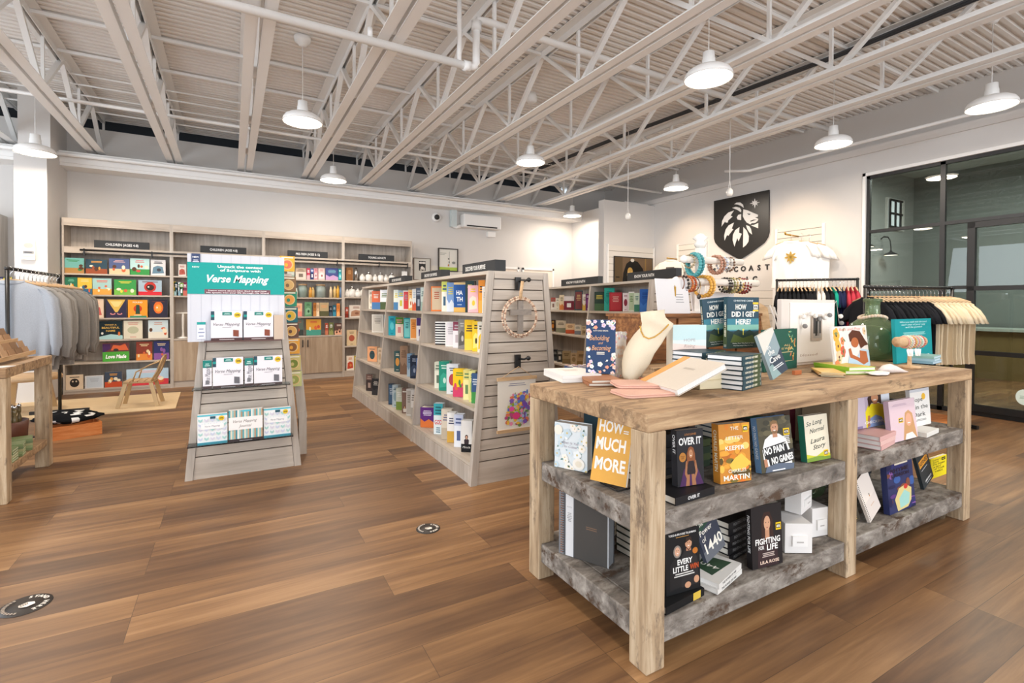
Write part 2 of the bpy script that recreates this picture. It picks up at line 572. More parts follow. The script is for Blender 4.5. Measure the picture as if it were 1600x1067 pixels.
def book(w, h, t, cover, label, cat='book', art=None, spine=None, hard=True, pages='#efe8da', parts=True, group=None,
         name='book', back=None, sart=None, bands=None, ribbon=None):
    """a book standing on its foot, front cover towards -y, spine at -x"""
    ct = 0.0025 if hard else 0.0012
    ins = 0.003 if hard else 0.0006
    mb = MB()
    x0, x1 = -w / 2, w / 2
    mb.box(x0, 0, 0, x1, ct, h, PRINT, cover)
    mb.box(x0, t - ct, 0, x1, t, h, PRINT, back or cover)
    sp = spine or cover
    mb.box(x0, ct, 0, x0 + ct, t - ct, h, PRINT, sp)
    mb.add([(x0 - .0003, 0, 0), (x0 - .0003, 0, h), (x0 - .0003, t, h), (x0 - .0003, t, 0)], [(0, 1, 2, 3)], PRINT, sp)
    if art:
        art(Art(mb, (x0, 0, 0), (1, 0, 0), (0, 0, 1), w, h))
    if sart:
        sart(Art(mb, (x0 - .0004, t, h), (0, 0, -1), (0, -1, 0), h, t))
    pb = MB() if parts else mb
    pb.box(x0 + ct, ct, ins, x1 - ins, t - ct, h - ins, PAGES, pages)
    if parts:
        r_ = thing(name, label, cat, group=group)
        mb.build('cover', r_)
        pb.build('page_block', r_)
        return r_
    o = mb.build(name)
    return tag(o, label, cat, group)
def put(o, x, y, z, rz=0, tilt=0, flat_=False, lean=0):
    """tilt: leans back; flat_: lies with its front cover up; lean: leans sideways"""
    o.rotation_mode = 'XYZ'
    m = Matrix.Rotation(R(rz), 4, 'Z')
    if flat_:
        m = m @ Matrix.Rotation(R(-90), 4, 'X')
    else:
        m = m @ Matrix.Rotation(R(-tilt), 4, 'X') @ Matrix.Rotation(R(lean), 4, 'Y')
    o.rotation_euler = m.to_euler('XYZ')
    o.location = (x, y, z)
    return o
# ================================================================ THE ROOM
XR, YB = 7.46, 9.30            # inner faces of the logo wall and the back wall
ZJ, ZD = 3.36, 4.00            # underside of the joists, underside of the roof deck
mb = MB(); mb.add([(-7, -5, 0), (15, -5, 0), (15, 11, 0), (-7, 11, 0)], [(0, 1, 2, 3)], FLOOR)
mb.box(-7, -5, -.1, 15, 11, -.005, WALL)
struct(mb, 'floor')
# corrugated roof deck, flutes running along x
mb = MB()
per, n, y = 0.085, 6, -5.0
vs, fs = [], []
prof = [(0, 0), (0.34, 0), (0.44, 0.026), (0.80, 0.026), (0.90, 0.0)]
k = 0
while y < 9.6:
    for a, dz in prof:
        vs += [(-7, y + a * per, ZD + dz), (8.2, y + a * per, ZD + dz)]
        k += 1
    y += per
fs = [(2 * i, 2 * i + 2, 2 * i + 3, 2 * i + 1) for i in range(k - 1)]
DECK = flat('#ece7e1', 0.6, var=0.03, name='painted_steel_deck')
mb.add(vs, fs, DECK)
mb.box(-7, -5, ZD + .045, 8.2, 9.9, ZD + .08, DECK)
struct(mb, 'ceiling')
mb = MB(); mb.box(-7, YB, 0, 6.81, YB + .12, 3.78, WALL); struct(mb, 'wall_back')
mb = MB(); mb.box(6.81, YB + .12, 3.3, 8.2, YB + .2, 4.0, WALL); mb.box(-7, YB + .45, 3.3, 6.80, YB + .55, 4.1, flat('#30343a', .9, name='painted_gap_shade')); struct(mb, 'wall_back_upper')  # dark-coloured board stands in for the shade in the gap under the deck
mb = MB(); mb.box(6.81, 7.55, 0, XR + .1, YB + .12, 3.32, WALL); struct(mb, 'wall_right_back')
mb = MB()
# logo wall with the opening for the glazing (y -0.2 .. 3.54)
mb.box(XR, 3.585, 0, XR + .15, 7.56, 3.30, WALL)
mb.box(XR, -5, 3.02, XR + .15, 3.585, 3.30, WALL)
mb.box(XR, -5, 0, XR + .15, -.6, 3.02, WALL)
mb.box(XR - .03, -5, 3.30, XR + .42, 9.3, 3.39, WALL)
mb.box(XR + .40, -5, 3.39, XR + .5, 9.9, 4.02, WALL)
struct(mb, 'wall_right')
mb = MB()
for (a, b) in (((XR - .012, 3.54, 0), (XR + .02, 3.575, 3.045)), ((XR - .012, -.6, 3.005), (XR + .02, 3.575, 3.045))):
    mb.box(*a, *b, WHITE)
struct(mb, 'trim_1')
mb = MB(); mb.box(6.154, 7.39, 0, XR, 7.55, 3.255, WALL); struct(mb, 'wall_partition')
mb = MB(); mb.box(-7.1, -5, 0, -7, 10, 4.1, WALL); struct(mb, 'wall_left')
mb = MB(); mb.box(-2.33, 8.40, 0, -2.02, 9.3, 3.10, WALL); mb.box(-2.33, 8.55, 3.1, -2.02, 9.3, 4.0, WALL); struct(mb, 'wall_pier')
mb = MB(); mb.box(-7, 8.95, 3.13, 6.81, 9.3, 3.17, WHITE); mb.box(-7, 8.93, 3.17, 6.81, 8.95, 3.30, WHITE); mb.box(-7, 8.90, 3.28, 6.81, 9.3, 3.32, WHITE)
struct(mb, 'trim_2')
mb = MB(); mb.box(2.95, YB - .012, 0, 6.1, YB, .10, WHITE); struct(mb, 'baseboard_back')
mb = MB(); mb.box(XR - .012, 3.6, 0, XR, 7.39, .10, WHITE); struct(mb, 'baseboard_right')

# ---- steel bar joists
def joist(x, idx):
    t = thing('bar_joist', 'white open-web steel roof joist, %s counting from the left wall side' % ORD[idx], 'roof joist', (x, 0, 0), group='white steel roof joists')
    if not KIDS.get('j'):
        c = MB()
        for s in (-1, 1):
            c.bar((s * .06, -5, ZJ + .004), (s * .06, 9.24, ZJ + .004), .085, .008, WHITE, side=(1, 0, 0))
            c.bar((s * .020, -5, ZJ + .035), (s * .020, 9.24, ZJ + .035), .008, .07, WHITE, side=(1, 0, 0))
        KIDS['j'] = c.build('bottom_chord', t)
        c = MB()
        for s in (-1, 1):
            c.bar((s * .06, -5, ZD - .008), (s * .06, 9.45, ZD - .008), .095, .008, WHITE, side=(1, 0, 0))
            c.bar((s * .020, -5, ZD - .045), (s * .020, 9.45, ZD - .045), .008, .07, WHITE, side=(1, 0, 0))
        KIDS['tc'] = c.build('top_chord', t)
        P0, PW = 2.52 - 1.38 * 5, 1.38
        dg1 = MB(); dg1.bar((0, 0, ZJ + .03), (0, PW / 2, ZD - .04), .05, .035, WHITE, side=(1, 0, 0))
        dg2 = MB(); dg2.bar((0, 0, ZJ + .03), (0, -PW / 2, ZD - .04), .05, .035, WHITE, side=(1, 0, 0))
        ve = MB(); ve.bar((0, .06, ZJ + .03), (0, .06, ZD - .04), .028, .028, WHITE, side=(1, 0, 0))
        KIDS['web'] = []
        for nm, m_ in (('diagonal_web', dg1), ('diagonal_web', dg2), ('vertical_web', ve)):
            a = m_.build(nm, t)
            for q in range(10):
                b = a if q == 0 else a.copy()
                if q:
                    col.objects.link(b); b.parent = t
                b.location = (0, P0 + PW * (q + 1), 0)
                KIDS['web'].append(b)
        KIDS['root'] = t
    else:
        for ch in KIDS['root'].children:
            b = ch.copy(); col.objects.link(b); b.parent = t
    return t
KIDS['j'] = None
for i in range(12):
    joist(.20 + .92 * (i - 5), i)
# bridging rods between the joists and the pipes under them
def pipe(name, label, pts, r, cat='pipe', m=WHITE, group=None, extra=None):
    b = MB(); b.tube(pts, r, m, n=10)
    for e in extra or []:
        b.tube(e, r * .9, m, n=8)
    o = b.build(name)
    return tag(o, label, cat, group)
for i, yy in enumerate((1.1, 2.9, 4.6, 6.28, 7.1)):
    b = MB(); b.bar((-7, yy, ZD - .03), (7.8, yy, ZD - .03), .03, .03, WHITE); tag(b.build('bridging_rod'), 'white bridging bar under the roof deck, %s from the back wall' % ORD[4 - i], 'bridging bar', 'bridging bars under the deck')
for i, yy in enumerate((7.65, 7.95, 8.3, 8.6, 8.85)):
    b = MB(); b.tube([(-7, yy, ZD - .06 - .012 * i), (7.6, yy, ZD - .06 - .012 * i)], .012, WHITE, n=6)
    tag(b.build('ceiling_conduit'), 'thin white conduit crossing above the joists near the back wall, %s from it' % ORD[4 - i], 'conduit', 'white conduits near the back wall')
pipe('cross_pipe', 'long thin white pipe crossing the room beneath the joists above the back shelves', [(-7, 7.15, 3.47), (7.4, 7.15, 3.47)], .02)
pipe('ledge_pipe', 'white pipe running along the front of the ledge on the back wall', [(-7, 8.84, 3.26), (6.7, 8.84, 3.26)], .028)
b = MB()
b.tube([(-7, 3.955, 3.30), (1.80, 3.95, 3.30)], .032, WHITE, n=14)
b.tube([(1.74, 3.95, 3.30), (1.80, 3.95, 3.30)], .042, WHITE, n=14)
b.tube([(.95, 3.95, 3.33), (.95, 3.95, 3.40)], .02, WHITE, n=10)
b.tube([(1.70, 3.95, 3.30), (1.70, 3.95, 3.98)], .020, WHITE, n=10)
b.tube([(1.80, 3.95, 3.30), (1.84, 3.95, 3.31), (1.86, 3.95, 3.35), (1.86, 3.95, 3.66), (1.88, 3.95, 3.72), (1.95, 3.95, 3.73), (7.4, 3.95, 3.73)], .032, WHITE, n=14)
b.tube([(1.86, 3.95, 3.62), (1.86, 3.95, 3.70)], .045, WHITE, n=14)
tag(b.build('sprinkler_main'), 'thick white sprinkler main that drops and turns up beside the third bay of joists', 'sprinkler pipe')
pipe('wall_pipe', 'white pipe slung below the joists beside the logo wall', [(6.75, 5.2, 3.36), (6.78, 4.8, 3.28), (6.8, 3.0, 3.28), (6.8, -3, 3.28)], .02)
b = MB()
for q in range(3):
    b.tube([(5.55 + q * .035, -4, 3.93 - .01 * (q % 2)), (5.6 + q * .035, 3, 3.92), (5.35 + q * .04, 6, 3.93), (5.2 + q * .05, 9, 3.93)], .012, flat('#3c3f44', .6, name='grey_cable'), n=6)
tag(b.build('cable_bundle'), 'bundle of dark grey cables running under the deck on the right', 'cables')

# ---- pendant lamps
def pendant_first():
    t = thing('pendant_lamp', '', 'lamp')
    z = 3.12
    c = MB(); c.lathe([(.005, 3.90), (.035, 3.905), (.05, 3.93), (.078, 3.95), (.085, 3.99), (.06, 4.0)], WHITE); c.build('canopy', t)
    c = MB(); c.tube([(0, 0, z + .20), (0, 0, 3.92)], .0035, WHITE, n=6); c.build('cord', t)
    c = MB(); c.lathe([(.03, z + .225), (.046, z + .22), (.048, z + .17), (.052, z + .165), (.054, z + .12), (.060, z + .098)], WHITE); c.build('lamp_socket', t)
    c = MB(); c.lathe([(.055, z + .105), (.085, z + .100), (.135, z + .085), (.170, z + .062), (.186, z + .035), (.193, z), (.186, z), (.180, z + .03), (.13, z + .075), (.05, z + .09)], WHITE, n=40); c.build('lamp_shade', t)
    c = MB(); c.lathe([(.001, z + .010), (.10, z + .008), (.184, z + .006), (.184, z + .016), (.001, z + .02)], LENS, n=36); c.build('lens', t)
    return t
pen = pendant_first()
lit = [(.651, 5.568, 'lamp with the widest drop, nearest the sprinkler pipe on the left half'), (-1.965, 7.76, 'in front of the white pier at far left'),
       (1.362, 7.952, 'above the back bookcases, left of the wall air conditioner'), (3.445, 5.633, 'high in the middle, left of the three big right-hand lamps'),
       (3.441, 2.819, 'nearest above the rustic display table'), (6.098, 3.242, 'beside the glazing above the hanging t-shirts'),
       (6.217, 1.895, 'at the far right in front of the glazed wall'), (6.205, 5.691, 'above the partition, left of the black shield'),
       (6.253, 8.538, 'smallest, farthest at the back right corner'),
       (.65, 2.75, 'above the walkway behind the photographer'), (3.44, 0.0, 'beyond the near end of the rustic table'), (-2.1, 5.6, 'over the left clothes rack'), (-2.1, 2.7, 'over the front left corner')]
DESC = ['white metal pendant lamp on a cord, second from left, left of the ceiling sprinkler pipe', 'white metal pendant lamp hanging in front of the white pier at far left',
        'small white pendant lamp above the back bookcases, left of the air conditioner', 'white pendant lamp in the middle, hanging over the end of the sloping bookcase',
        'large white pendant lamp hanging high above the rustic table of books', 'white pendant lamp left of the glazed wall, above the clothes rails',
        'white pendant lamp at the far right, in front of the glazed wall', 'small white pendant lamp just left of the black lion shield',
        'smallest white pendant lamp, deep at the back right corner', 'white pendant lamp overhead between the entrance and the slatted display',
        'white pendant lamp overhead nearest the shop front', 'white pendant lamp over the left clothes rail', 'white pendant lamp over the front left corner']
for i, (x, y, _) in enumerate(lit):
    o = pen if i == 0 else copy_tree(pen)
    dz = -.14 if i == 1 else 0
    o.location = (x, y, dz)
    tag(o, DESC[i], 'lamp', 'white pendant lamps')
    l = bpy.data.lights.new('pendant_light', 'AREA'); l.shape = 'DISK'; l.size = .34; l.energy = 26; l.color = (1.0, .87, .73)
    lo = bpy.data.objects.new('pendant_light', l); lo.location = (x, y, 3.10 + dz); col.objects.link(lo)
# small hanging sensors / spotlights on cords, lighting the logo wall
def spot_bulb(x, y, z, label):
    t = thing('hanging_spot', label, 'spotlight', (x, y, 0), group='small hanging spotlights')
    c = MB(); c.tube([(0, 0, z + .16), (0, 0, 3.98)], .005, WHITE, n=6); c.tube([(-.02, 0, z + .05), (0, 0, z + .17), (.02, 0, z + .05)], .004, WHITE, n=6); c.build('cord', t)
    c = MB(); c.lathe([(.001, z - .055), (.03, z - .05), (.042, z - .02), (.04, z + .02), (.02, z + .05), (.001, z + .055)], CERAM, n=14); c.build('bulb', t)
    return t
p = at_z(1140, 300, 2.75); spot_bulb(p.x, p.y, 2.75, 'white bulb on a thin cord in front of the top of the black shield')
p = at_z(981, 338, 2.62); spot_bulb(p.x, p.y, 2.62, 'white bulb on a thin cord in front of the partition wall')
p = at_z(831, 155, 3.85)
c = MB(); c.lathe([(.03, 3.80), (.06, 3.82), (.07, 3.87), (.05, 3.93)], WHITE, o=(p.x, p.y, 0)); tag(c.build('smoke_detector'), 'round white ceiling fitting beside the middle joists above the centre lamp', 'detector')
for (x, y, z, tx, ty, tz, e) in ((6.3, 4.3, 3.2, 7.46, 4.45, 1.9, 42), (6.35, 6.5, 3.2, 7.46, 6.5, 1.9, 40), (6.3, 5.3, 3.2, 7.46, 5.2, 1.4, 20)):
    l = bpy.data.lights.new('wall_washer', 'SPOT'); l.energy = e; l.color = (1, .72, .46); l.spot_size = R(78); l.spot_blend = .8; l.shadow_soft_size = .05
    o = bpy.data.objects.new('wall_washer', l); o.location = (x, y, z); o.rotation_euler = (Vector((tx, ty, tz)) - Vector((x, y, z))).to_track_quat('-Z', 'Y').to_euler(); col.objects.link(o)

# ---- glazed wall: fixed panes with black bars, a door leaf, the room behind
b = MB()
def gb(y0, z0, y1, z1, w_=.05):
    b.box(XR + .02, min(y0, y1), min(z0, z1), XR + .02 + w_, max(y0, y1), max(z0, z1), BLACK)
gb(3.50, 0, 3.54, 3.005); gb(-.6, 2.965, 3.54, 3.005); gb(-.6, 0, 3.54, .05); gb(2.685, 0, 2.735, 3.0); gb(2.735, 2.235, 3.5, 2.275); gb(2.685, 2.235, -.6, 2.275)
gb(2.735, 1.46, 3.5, 1.50); gb(2.46, 1.46, 2.685, 1.50); gb(1.30, 0, 1.36, 3.0); gb(1.30, 1.46, -.6, 1.50)
win = thing('window_1', None, None); win['kind'] = 'structure'; win.location = (0, 0, 0)
tag(b.build('window_frame', win))
b = MB(); b.box(XR + .040, -.6, .05, XR + .046, 3.5, 2.235, PANE); b.box(XR + .040, -.6, 2.275, XR + .046, 3.5, 2.965, PANE); b.build('window_pane', win)
dr = thing('door_1', None, None, (XR + .012, 2.46, 0)); dr['kind'] = 'structure'
b = MB(); 
for (y0, z0, y1, z1) in ((0, .06, -.07, 2.225), (-1.02, .06, -1.09, 2.225), (0, 2.16, -1.09, 2.225), (0, .06, -1.09, .13), (0, 1.44, -1.09, 1.49), (0, .70, -1.09, .75)):
    b.box(-.03, min(y0, y1), z0, .022, max(y0, y1), z1, BLACK)
b.build('door_frame', dr)
b = MB(); b.tube([(-.03, -.98, .95), (-.07, -.98, .95), (-.07, -.98, 1.15), (-.03, -.98, 1.15)], .01, BLACK); b.build('door_handle', dr)
dr.rotation_euler.z = R(-2.5)
p = at_x(1600, 621, XR - .04)
b = MB(); A = Art(b, (XR - .028, p.y + .07, p.z - .085), (0, -1, 0), (0, 0, 1), .14, .17); A.e(.5, .5, .5, .5, '#dfeee4', 28); A.lines(.2, .40, .8, .62, 3, '#9db8a8', 3)
tag(b.build('door_decal'), 'pale oval decal stuck low on the glass door', 'decal')
DIM = flat('#a9aba8', .8, name='grey_plaster', var=.03)
TEX = flat('#8b918e', .85, bump=.5, bscale=3, var=.16, name='mottled_concrete')
b = MB(); b.box(12.45, -5, 0, 12.55, 5.1, 4.0, TEX); struct(b, 'wall_beyond')
b = MB(); b.box(XR + .16, 5.0, 0, 12.45, 5.1, 3.29, DIM); b.box(XR + .52, 5.0, 3.29, 12.45, 5.1, 4.0, DIM); struct(b, 'wall_beyond_left')
b = MB(); b.box(XR + .55, -5, 3.93, 12.45, 5.0, 4.0, flat('#c9ccc9', .8, name='pale_ceiling')); struct(b, 'ceiling_beyond')
def fix(px, py, y=4.98):
    return at_y(px, py, y)
a, c_ = fix(1385, 308), fix(1411, 362)
t = thing('window_2', None, None); t['kind'] = 'structure'
b = MB(); b.box(a.x, 4.96, c_.z, c_.x, 4.999, a.z, WHITE); b.build('window_frame', t)
b = MB(); b.box(a.x + .06, 4.945, c_.z + .06, (a.x + c_.x) / 2 + .12, 4.96, a.z - .06, flat('#dfe9ef', .4, emit=1.6, name='bright_sky_in_window')); b.build('pane', t)
b = MB()
xm = (a.x + .06 + (a.x + c_.x) / 2 + .12) / 2
for q in (a.x + .05, xm, (a.x + c_.x) / 2 + .12):
    b.box(q - .02, 4.92, c_.z + .05, q + .02, 4.945, a.z - .05, BLACK)
for q in (c_.z + .05, (a.z + c_.z) / 2, a.z - .05):
    b.box(a.x + .04, 4.92, q - .02, (a.x + c_.x) / 2 + .2, 4.945, q + .02, BLACK)
b.build('glazing_bars', t)
def gooseneck(px, py, label):
    p = fix(px, py, 4.82)
    t = thing('gooseneck_lamp', label, 'wall lamp', (p.x, 4.82, p.z), group='black gooseneck lamps beyond the glazing'); t.scale = (.5, .45, .6)
    b = MB(); b.tube([(0, .38, .55), (0, .30, .62), (0, .12, .60), (0, .03, .48), (0, 0, .25), (0, 0, .16)], .022, BLACK); b.build('arm', t)
    b = MB(); b.lathe([(.03, .17), (.05, .12), (.20, .06), (.27, .01), (.27, 0), (.26, 0), (.05, .09)], BLACK); b.build('lamp_shade', t)
    b = MB(); b.lathe([(.001, .008), (.24, .008), (.24, .02), (.001, .02)], LENS); b.build('lens', t)
gooseneck(1392, 399, 'black gooseneck lamp below the bright window behind the glass')
gooseneck(1354, 386, 'black gooseneck lamp half hidden by the left edge of the glazing')
# counter beyond the glass
k0 = at_z(1525, 514, .86); k1 = at_z(1640, 501, .86)
t = thing('service_counter', 'wood-fronted counter with pale top behind the glass door', 'counter', (k0.x, 0, 0))
b = MB(); b.box(.0, -3.2, 0, .8, k0.y + .6, .83, flat('#8a7448', .6, bump=.3, bscale=10, name='ochre_panelling')); b.build('front_panel', t)
b = MB(); b.box(-.05, -3.2, .83, .85, k0.y + .65, .875, flat('#c6cfc6', .4, name='pale_counter_top')); b.build('countertop', t)
q = at_z(1550, 505, .9)
b = MB(); b.box(k0.x + .1, q.y - .1, .877, k0.x + .14, q.y + .28, 1.12, flat('#dcdedc', .5, name='white_board')); tag(b.build('notice_board'), 'small white board standing on the counter behind the glass', 'board')
b = MB(); b.bar((k0.x + .3, q.y - .25, .877), (k0.x + .45, q.y - .05, 1.3), .12, .02, BEIGEWOOD); tag(b.build('wooden_easel'), 'leaning wooden board on the counter behind the glass', 'board')
b = MB(); b.lathe([(.10, 0), (.13, .02), (.12, .25), (.08, .34), (.04, .36)], flat('#2b2b2b', .4, name='black_machine'), o=(k0.x + .35, q.y + .05, .877)); tag(b.build('coffee_urn'), 'dark rounded appliance on the counter behind the glass', 'appliance')
for (yy, ex) in ((-.5, 280), (3.0, 260)):
    l = bpy.data.lights.new('room_light_beyond', 'AREA'); l.size = .9; l.energy = ex; l.color = (.92, .98, .95)
    o = bpy.data.objects.new('room_light_beyond', l); o.location = (10.2, yy, 3.7); col.objects.link(o)

# ---- lion shield and lettering on the wall
def wq(px, py):        # point on the face of the logo wall (zoomed crop coordinates -> wall)
    p = at_x(1090 + px / 5.333, 280 + py / 5.333, XR)
    return (-p.y, p.z)
sh = [(145, 183), (603, 90), (602, 440), (590, 485), (562, 528), (520, 560), (450, 612), (357, 670), (300, 640), (232, 600), (182, 562), (155, 530), (145, 495)]
t = thing('shield_sign', 'black shield with a white lion head and star, mounted on the white wall', 'sign')
b = MB(); b.prism([wq(*q) for q in sh], flat('#23211f', .38, name='black_shield_face'), O=(XR - .03, 0, 0), U=(0, -1, 0), V=(0, 0, 1), h=-.028)
# prism grows along U x V = (-1,0,0); negative h grows back to the wall
b.build('board', t)
b = MB()
WH = flat('#dedbd8', .5, name='white_logo_paint')
lion = {'star': [(487, 162), (494, 188), (508, 178), (501, 194), (533, 192), (503, 204), (511, 220), (495, 211), (487, 243), (480, 211), (466, 221), (473, 205), (444, 206), (471, 195), (464, 181), (480, 189)],
 'mane_a': [(315, 210), (335, 197), (365, 195), (388, 212), (395, 240), (370, 222), (345, 213)], 'mane_b': [(298, 240), (330, 231), (360, 238), (374, 258), (372, 277), (340, 256)],
 'face': [(392, 252), (430, 262), (470, 280), (514, 298), (512, 315), (488, 318), (516, 332), (510, 350), (490, 365), (460, 368), (450, 378), (420, 362), (400, 335), (388, 310)],
 'ear': [(373, 292), (350, 298), (337, 320), (345, 338), (373, 342)],
 'mane_c': [(210, 395), (215, 350), (235, 310), (265, 280), (313, 262), (285, 305), (302, 312), (265, 345), (262, 362), (245, 362), (240, 352)],
 'mane_d': [(235, 512), (232, 470), (245, 420), (270, 385), (314, 362), (295, 413), (309, 418), (277, 458), (268, 472), (256, 466)],
 'mane_e': [(318, 562), (303, 510), (305, 465), (325, 425), (359, 400), (356, 448), (379, 455), (352, 518), (341, 490), (334, 512)],
 'mane_f': [(389, 570), (392, 400), (420, 430), (438, 475), (435, 520), (415, 550)], 'mane_g': [(415, 384), (440, 392), (455, 415), (465, 462), (443, 445), (424, 415)],
 'chin': [(455, 385), (480, 382), (516, 366), (515, 410), (490, 400)]}
for kx, v in lion.items():
    b.prism([wq(*q) for q in v], WH, O=(XR - .0305, 0, 0), U=(0, -1, 0), V=(0, 0, 1), h=.004)
BK = flat('#23211f', .38, name='black_shield_face')
b.prism([wq(*q) for q in ((422, 286), (455, 290), (440, 300))], BK, O=(XR - .0345, 0, 0), U=(0, -1, 0), V=(0, 0, 1), h=.002)
b.prism([wq(*q) for q in ((448, 348), (478, 338), (506, 340), (480, 346), (455, 356))], BK, O=(XR - .0345, 0, 0), U=(0, -1, 0), V=(0, 0, 1), h=.002)
b.build('lion_emblem', t)
LET = flat('#2b2927', .5, name='dark_sign_letters')
def wall_word(wd, yc, pitch, z, hgt, label):
    t = thing('wall_lettering', label, 'lettering', (XR, yc, z))
    for i, ch in enumerate(wd):
        b = MB()
        vs, fs, x0, x1, y0, y1 = text_geo(ch, .03)
        off = ((len(wd) - 1) / 2 - i) * pitch
        s_ = hgt / .72
        P2 = [(-.012, off - (x - (x0 + x1) / 2) * s_, y * s_) for x, y in vs]
        b.add(P2, fs, LET)
        b.add([(-.002, p[1], p[2]) for p in P2], fs, LET)
        ed = {}
        for f in fs:
            for q in range(len(f)):
                e_ = (f[q], f[(q + 1) % len(f)])
                ed[e_] = 1
        sid = [(a1, a2) for a1, a2 in ed if (a2, a1) not in ed]
        nb = len(b.v)
        base = nb - 2 * len(P2)
        for a1, a2 in sid:
            b.f.append((base + a1, base + a2, base + len(P2) + a2, base + len(P2) + a1)); b.m.append(0); b.c.append((0, 0, 0)); b.sm.append(False)
        b.build('letter', t)
wall_word('SEACOAST', 5.44, .142, 1.835, .085, 'upper row of spaced dark capital letters on the wall under the shield')
wall_word('MUSIC', 5.44, .142, 1.655, .085, 'lower row of spaced dark capital letters on the wall under the shield')

# ---- slatwall panels
SLAT = flat('#dcd6cd', .5, name='cream_slatwall', var=.02)
def slatwall(name, label, O, U, w_, z0, z1, pitch=.10):
    t = thing(name, label, 'wall panel', O)
    t.location += Vector(U).cross(Vector((0, 0, 1))) * .003
    U = Vector(U); Nn = U.cross(Vector((0, 0, 1)))
    b = MB(); z = z0
    def bx(u0, za, u1, zb, d0, d1, m):
        cs = [U * u + Nn * d for u in (u0, u1) for d in (d0, d1)]
        xs = [c.x for c in cs]; ys = [c.y for c in cs]
        b.box(min(xs), min(ys), za, max(xs), max(ys), zb, m)
    bx(0, z0, w_, z1, .0, .006, flat('#8d857a', .6, name='slat_groove'))
    while z < z1 - .02:
        bx(0, z, w_, min(z + pitch - .008, z1), .006, .018, SLAT); z += pitch
    b.build('slats', t)
    b = MB(); bx(w_, z0, w_ + .03, z1 + .02, 0, .03, WHITE); bx(-.03, z0, 0, z1 + .02, 0, .03, WHITE); b.build('edge_trim', t)
    return t
slatwall('slatwall_panel', 'white slatted wall panel behind the hanging white t-shirt', (XR, 4.77, .3), (0, -1, 0), .68, .0, 2.13)
slatwall('slatwall_panel', 'narrow white slatted wall panel left of the lion shield', (XR, 6.75, .3), (0, -1, 0), .62, .0, 2.1)
slatwall('slatwall_panel', 'low white slatted wall panel under the wall lettering', (XR, 6.05, .3), (0, -1, 0), 1.22, .0, 1.2, .12)
slatwall('slatwall_panel', 'white slatted panel on the partition around the dark screen', (6.25, 7.39, .3), (1, 0, 0), 1.16, .0, 2.10, .125)
slatwall('slatwall_panel', 'white slatted panel on the back wall behind the small framed prints', (2.98, YB, .3), (1, 0, 0), 1.75, .0, 1.72, .125)
for (x0, x1, lab) in ((4.80, 5.40, 'left'), (5.48, 6.3, 'right')):
    b = MB()
    for (a, z0, c_, z1) in ((x0, 2.02, x1, 2.06), (x0, .3, x0 + .04, 2.06), (x1 - .04, .3, x1, 2.06)):
        b.box(a, YB - .03, z0, c_, YB - .003, z1, WHITE)
    b.box(x0, YB - .012, .3, x1, YB - .003, 2.04, flat('#e3d6c8', .7, name='cream_panel', var=.02))
    tag(b.build('panel_door'), 'cream panel with raised white frame on the back wall, %s of the pair' % lab, 'panel', 'cream wall panels')
# framed screen on the partition
t = thing('wall_screen', 'dark framed screen showing a black sweatshirt, on the partition', 'screen', (0, 7.36, 0))
b = MB(); b.box(6.37, -.01, 1.50, 7.38, .0, 2.20, BLACK); b.build('screen_frame', t)
b = MB(); b.box(6.39, -.012, 1.52, 7.36, -.0102, 2.18, PRINT, '#6b5640')
A = Art(b, (6.39, -.012, 1.52), (1, 0, 0), (0, 0, 1), .97, .66)
A.r(0, 0, .2, 1, '#57462f').r(.8, .0, .83, 1, '#8a6d3e')
A.poly([(.18, 0), (.22, .55), (.30, .82), (.42, .93), (.60, .90), (.74, .70), (.84, .35), (.86, 0)], '#12110f').e(.46, .93, .05, .05, '#cfc8bd').e(.40, .60, .07, .12, '#b08d4a').e(.36, .50, .04, .1, '#c9a869').e(.44, .50, .04, .1, '#c9a869').r(.03, .4, .12, .44, '#2a2319')
b.build('picture', t)
# air conditioner, camera, prints
t = thing('air_conditioner', 'white wall-mounted air conditioner high on the back wall', 'air conditioner', (0, YB, 0))
b = MB(); b.box(4.02, -.22, 2.80, 4.86, 0, 3.06, WHITE); b.build('casing', t, bevel=.02)
b = MB(); b.box(4.08, -.224, 2.815, 4.76, -.20, 2.84, BLACK); b.build('air_outlet', t)
b = MB(); b.box(3.80, -.10, 2.80, 3.92, -.01, 3.13, flat('#c9d3d3', .5, name='pale_duct')); b.tube([(3.86, -.06, 2.83), (3.92, -.06, 2.80), (4.03, -.06, 2.84)], .04, WHITE); b.build('pipe_cover', t)
b = MB(); b.box(4.62, -.08, 2.66, 4.80, 0, 2.76, WHITE); tag(b.build('thermostat_box', loc=(0, YB, 0)), 'small white box under the right end of the air conditioner', 'control box')
p = at_y(681, 340, YB)
t = thing('security_camera', 'round white and black security camera on the back wall', 'camera', (p.x, YB, p.z))
b = MB(); TX = Matrix.Rotation(R(90), 4, 'X'); b.lathe([(.09, 0), (.09, .03), (.07, .05), (.05, .055)], WHITE, T=TX); b.build('mount', t)
b = MB(); b.lathe([(.052, .05), (.05, .08), (.03, .10), (.001, .105)], BLACK, T=TX); b.build('camera_lens', t)
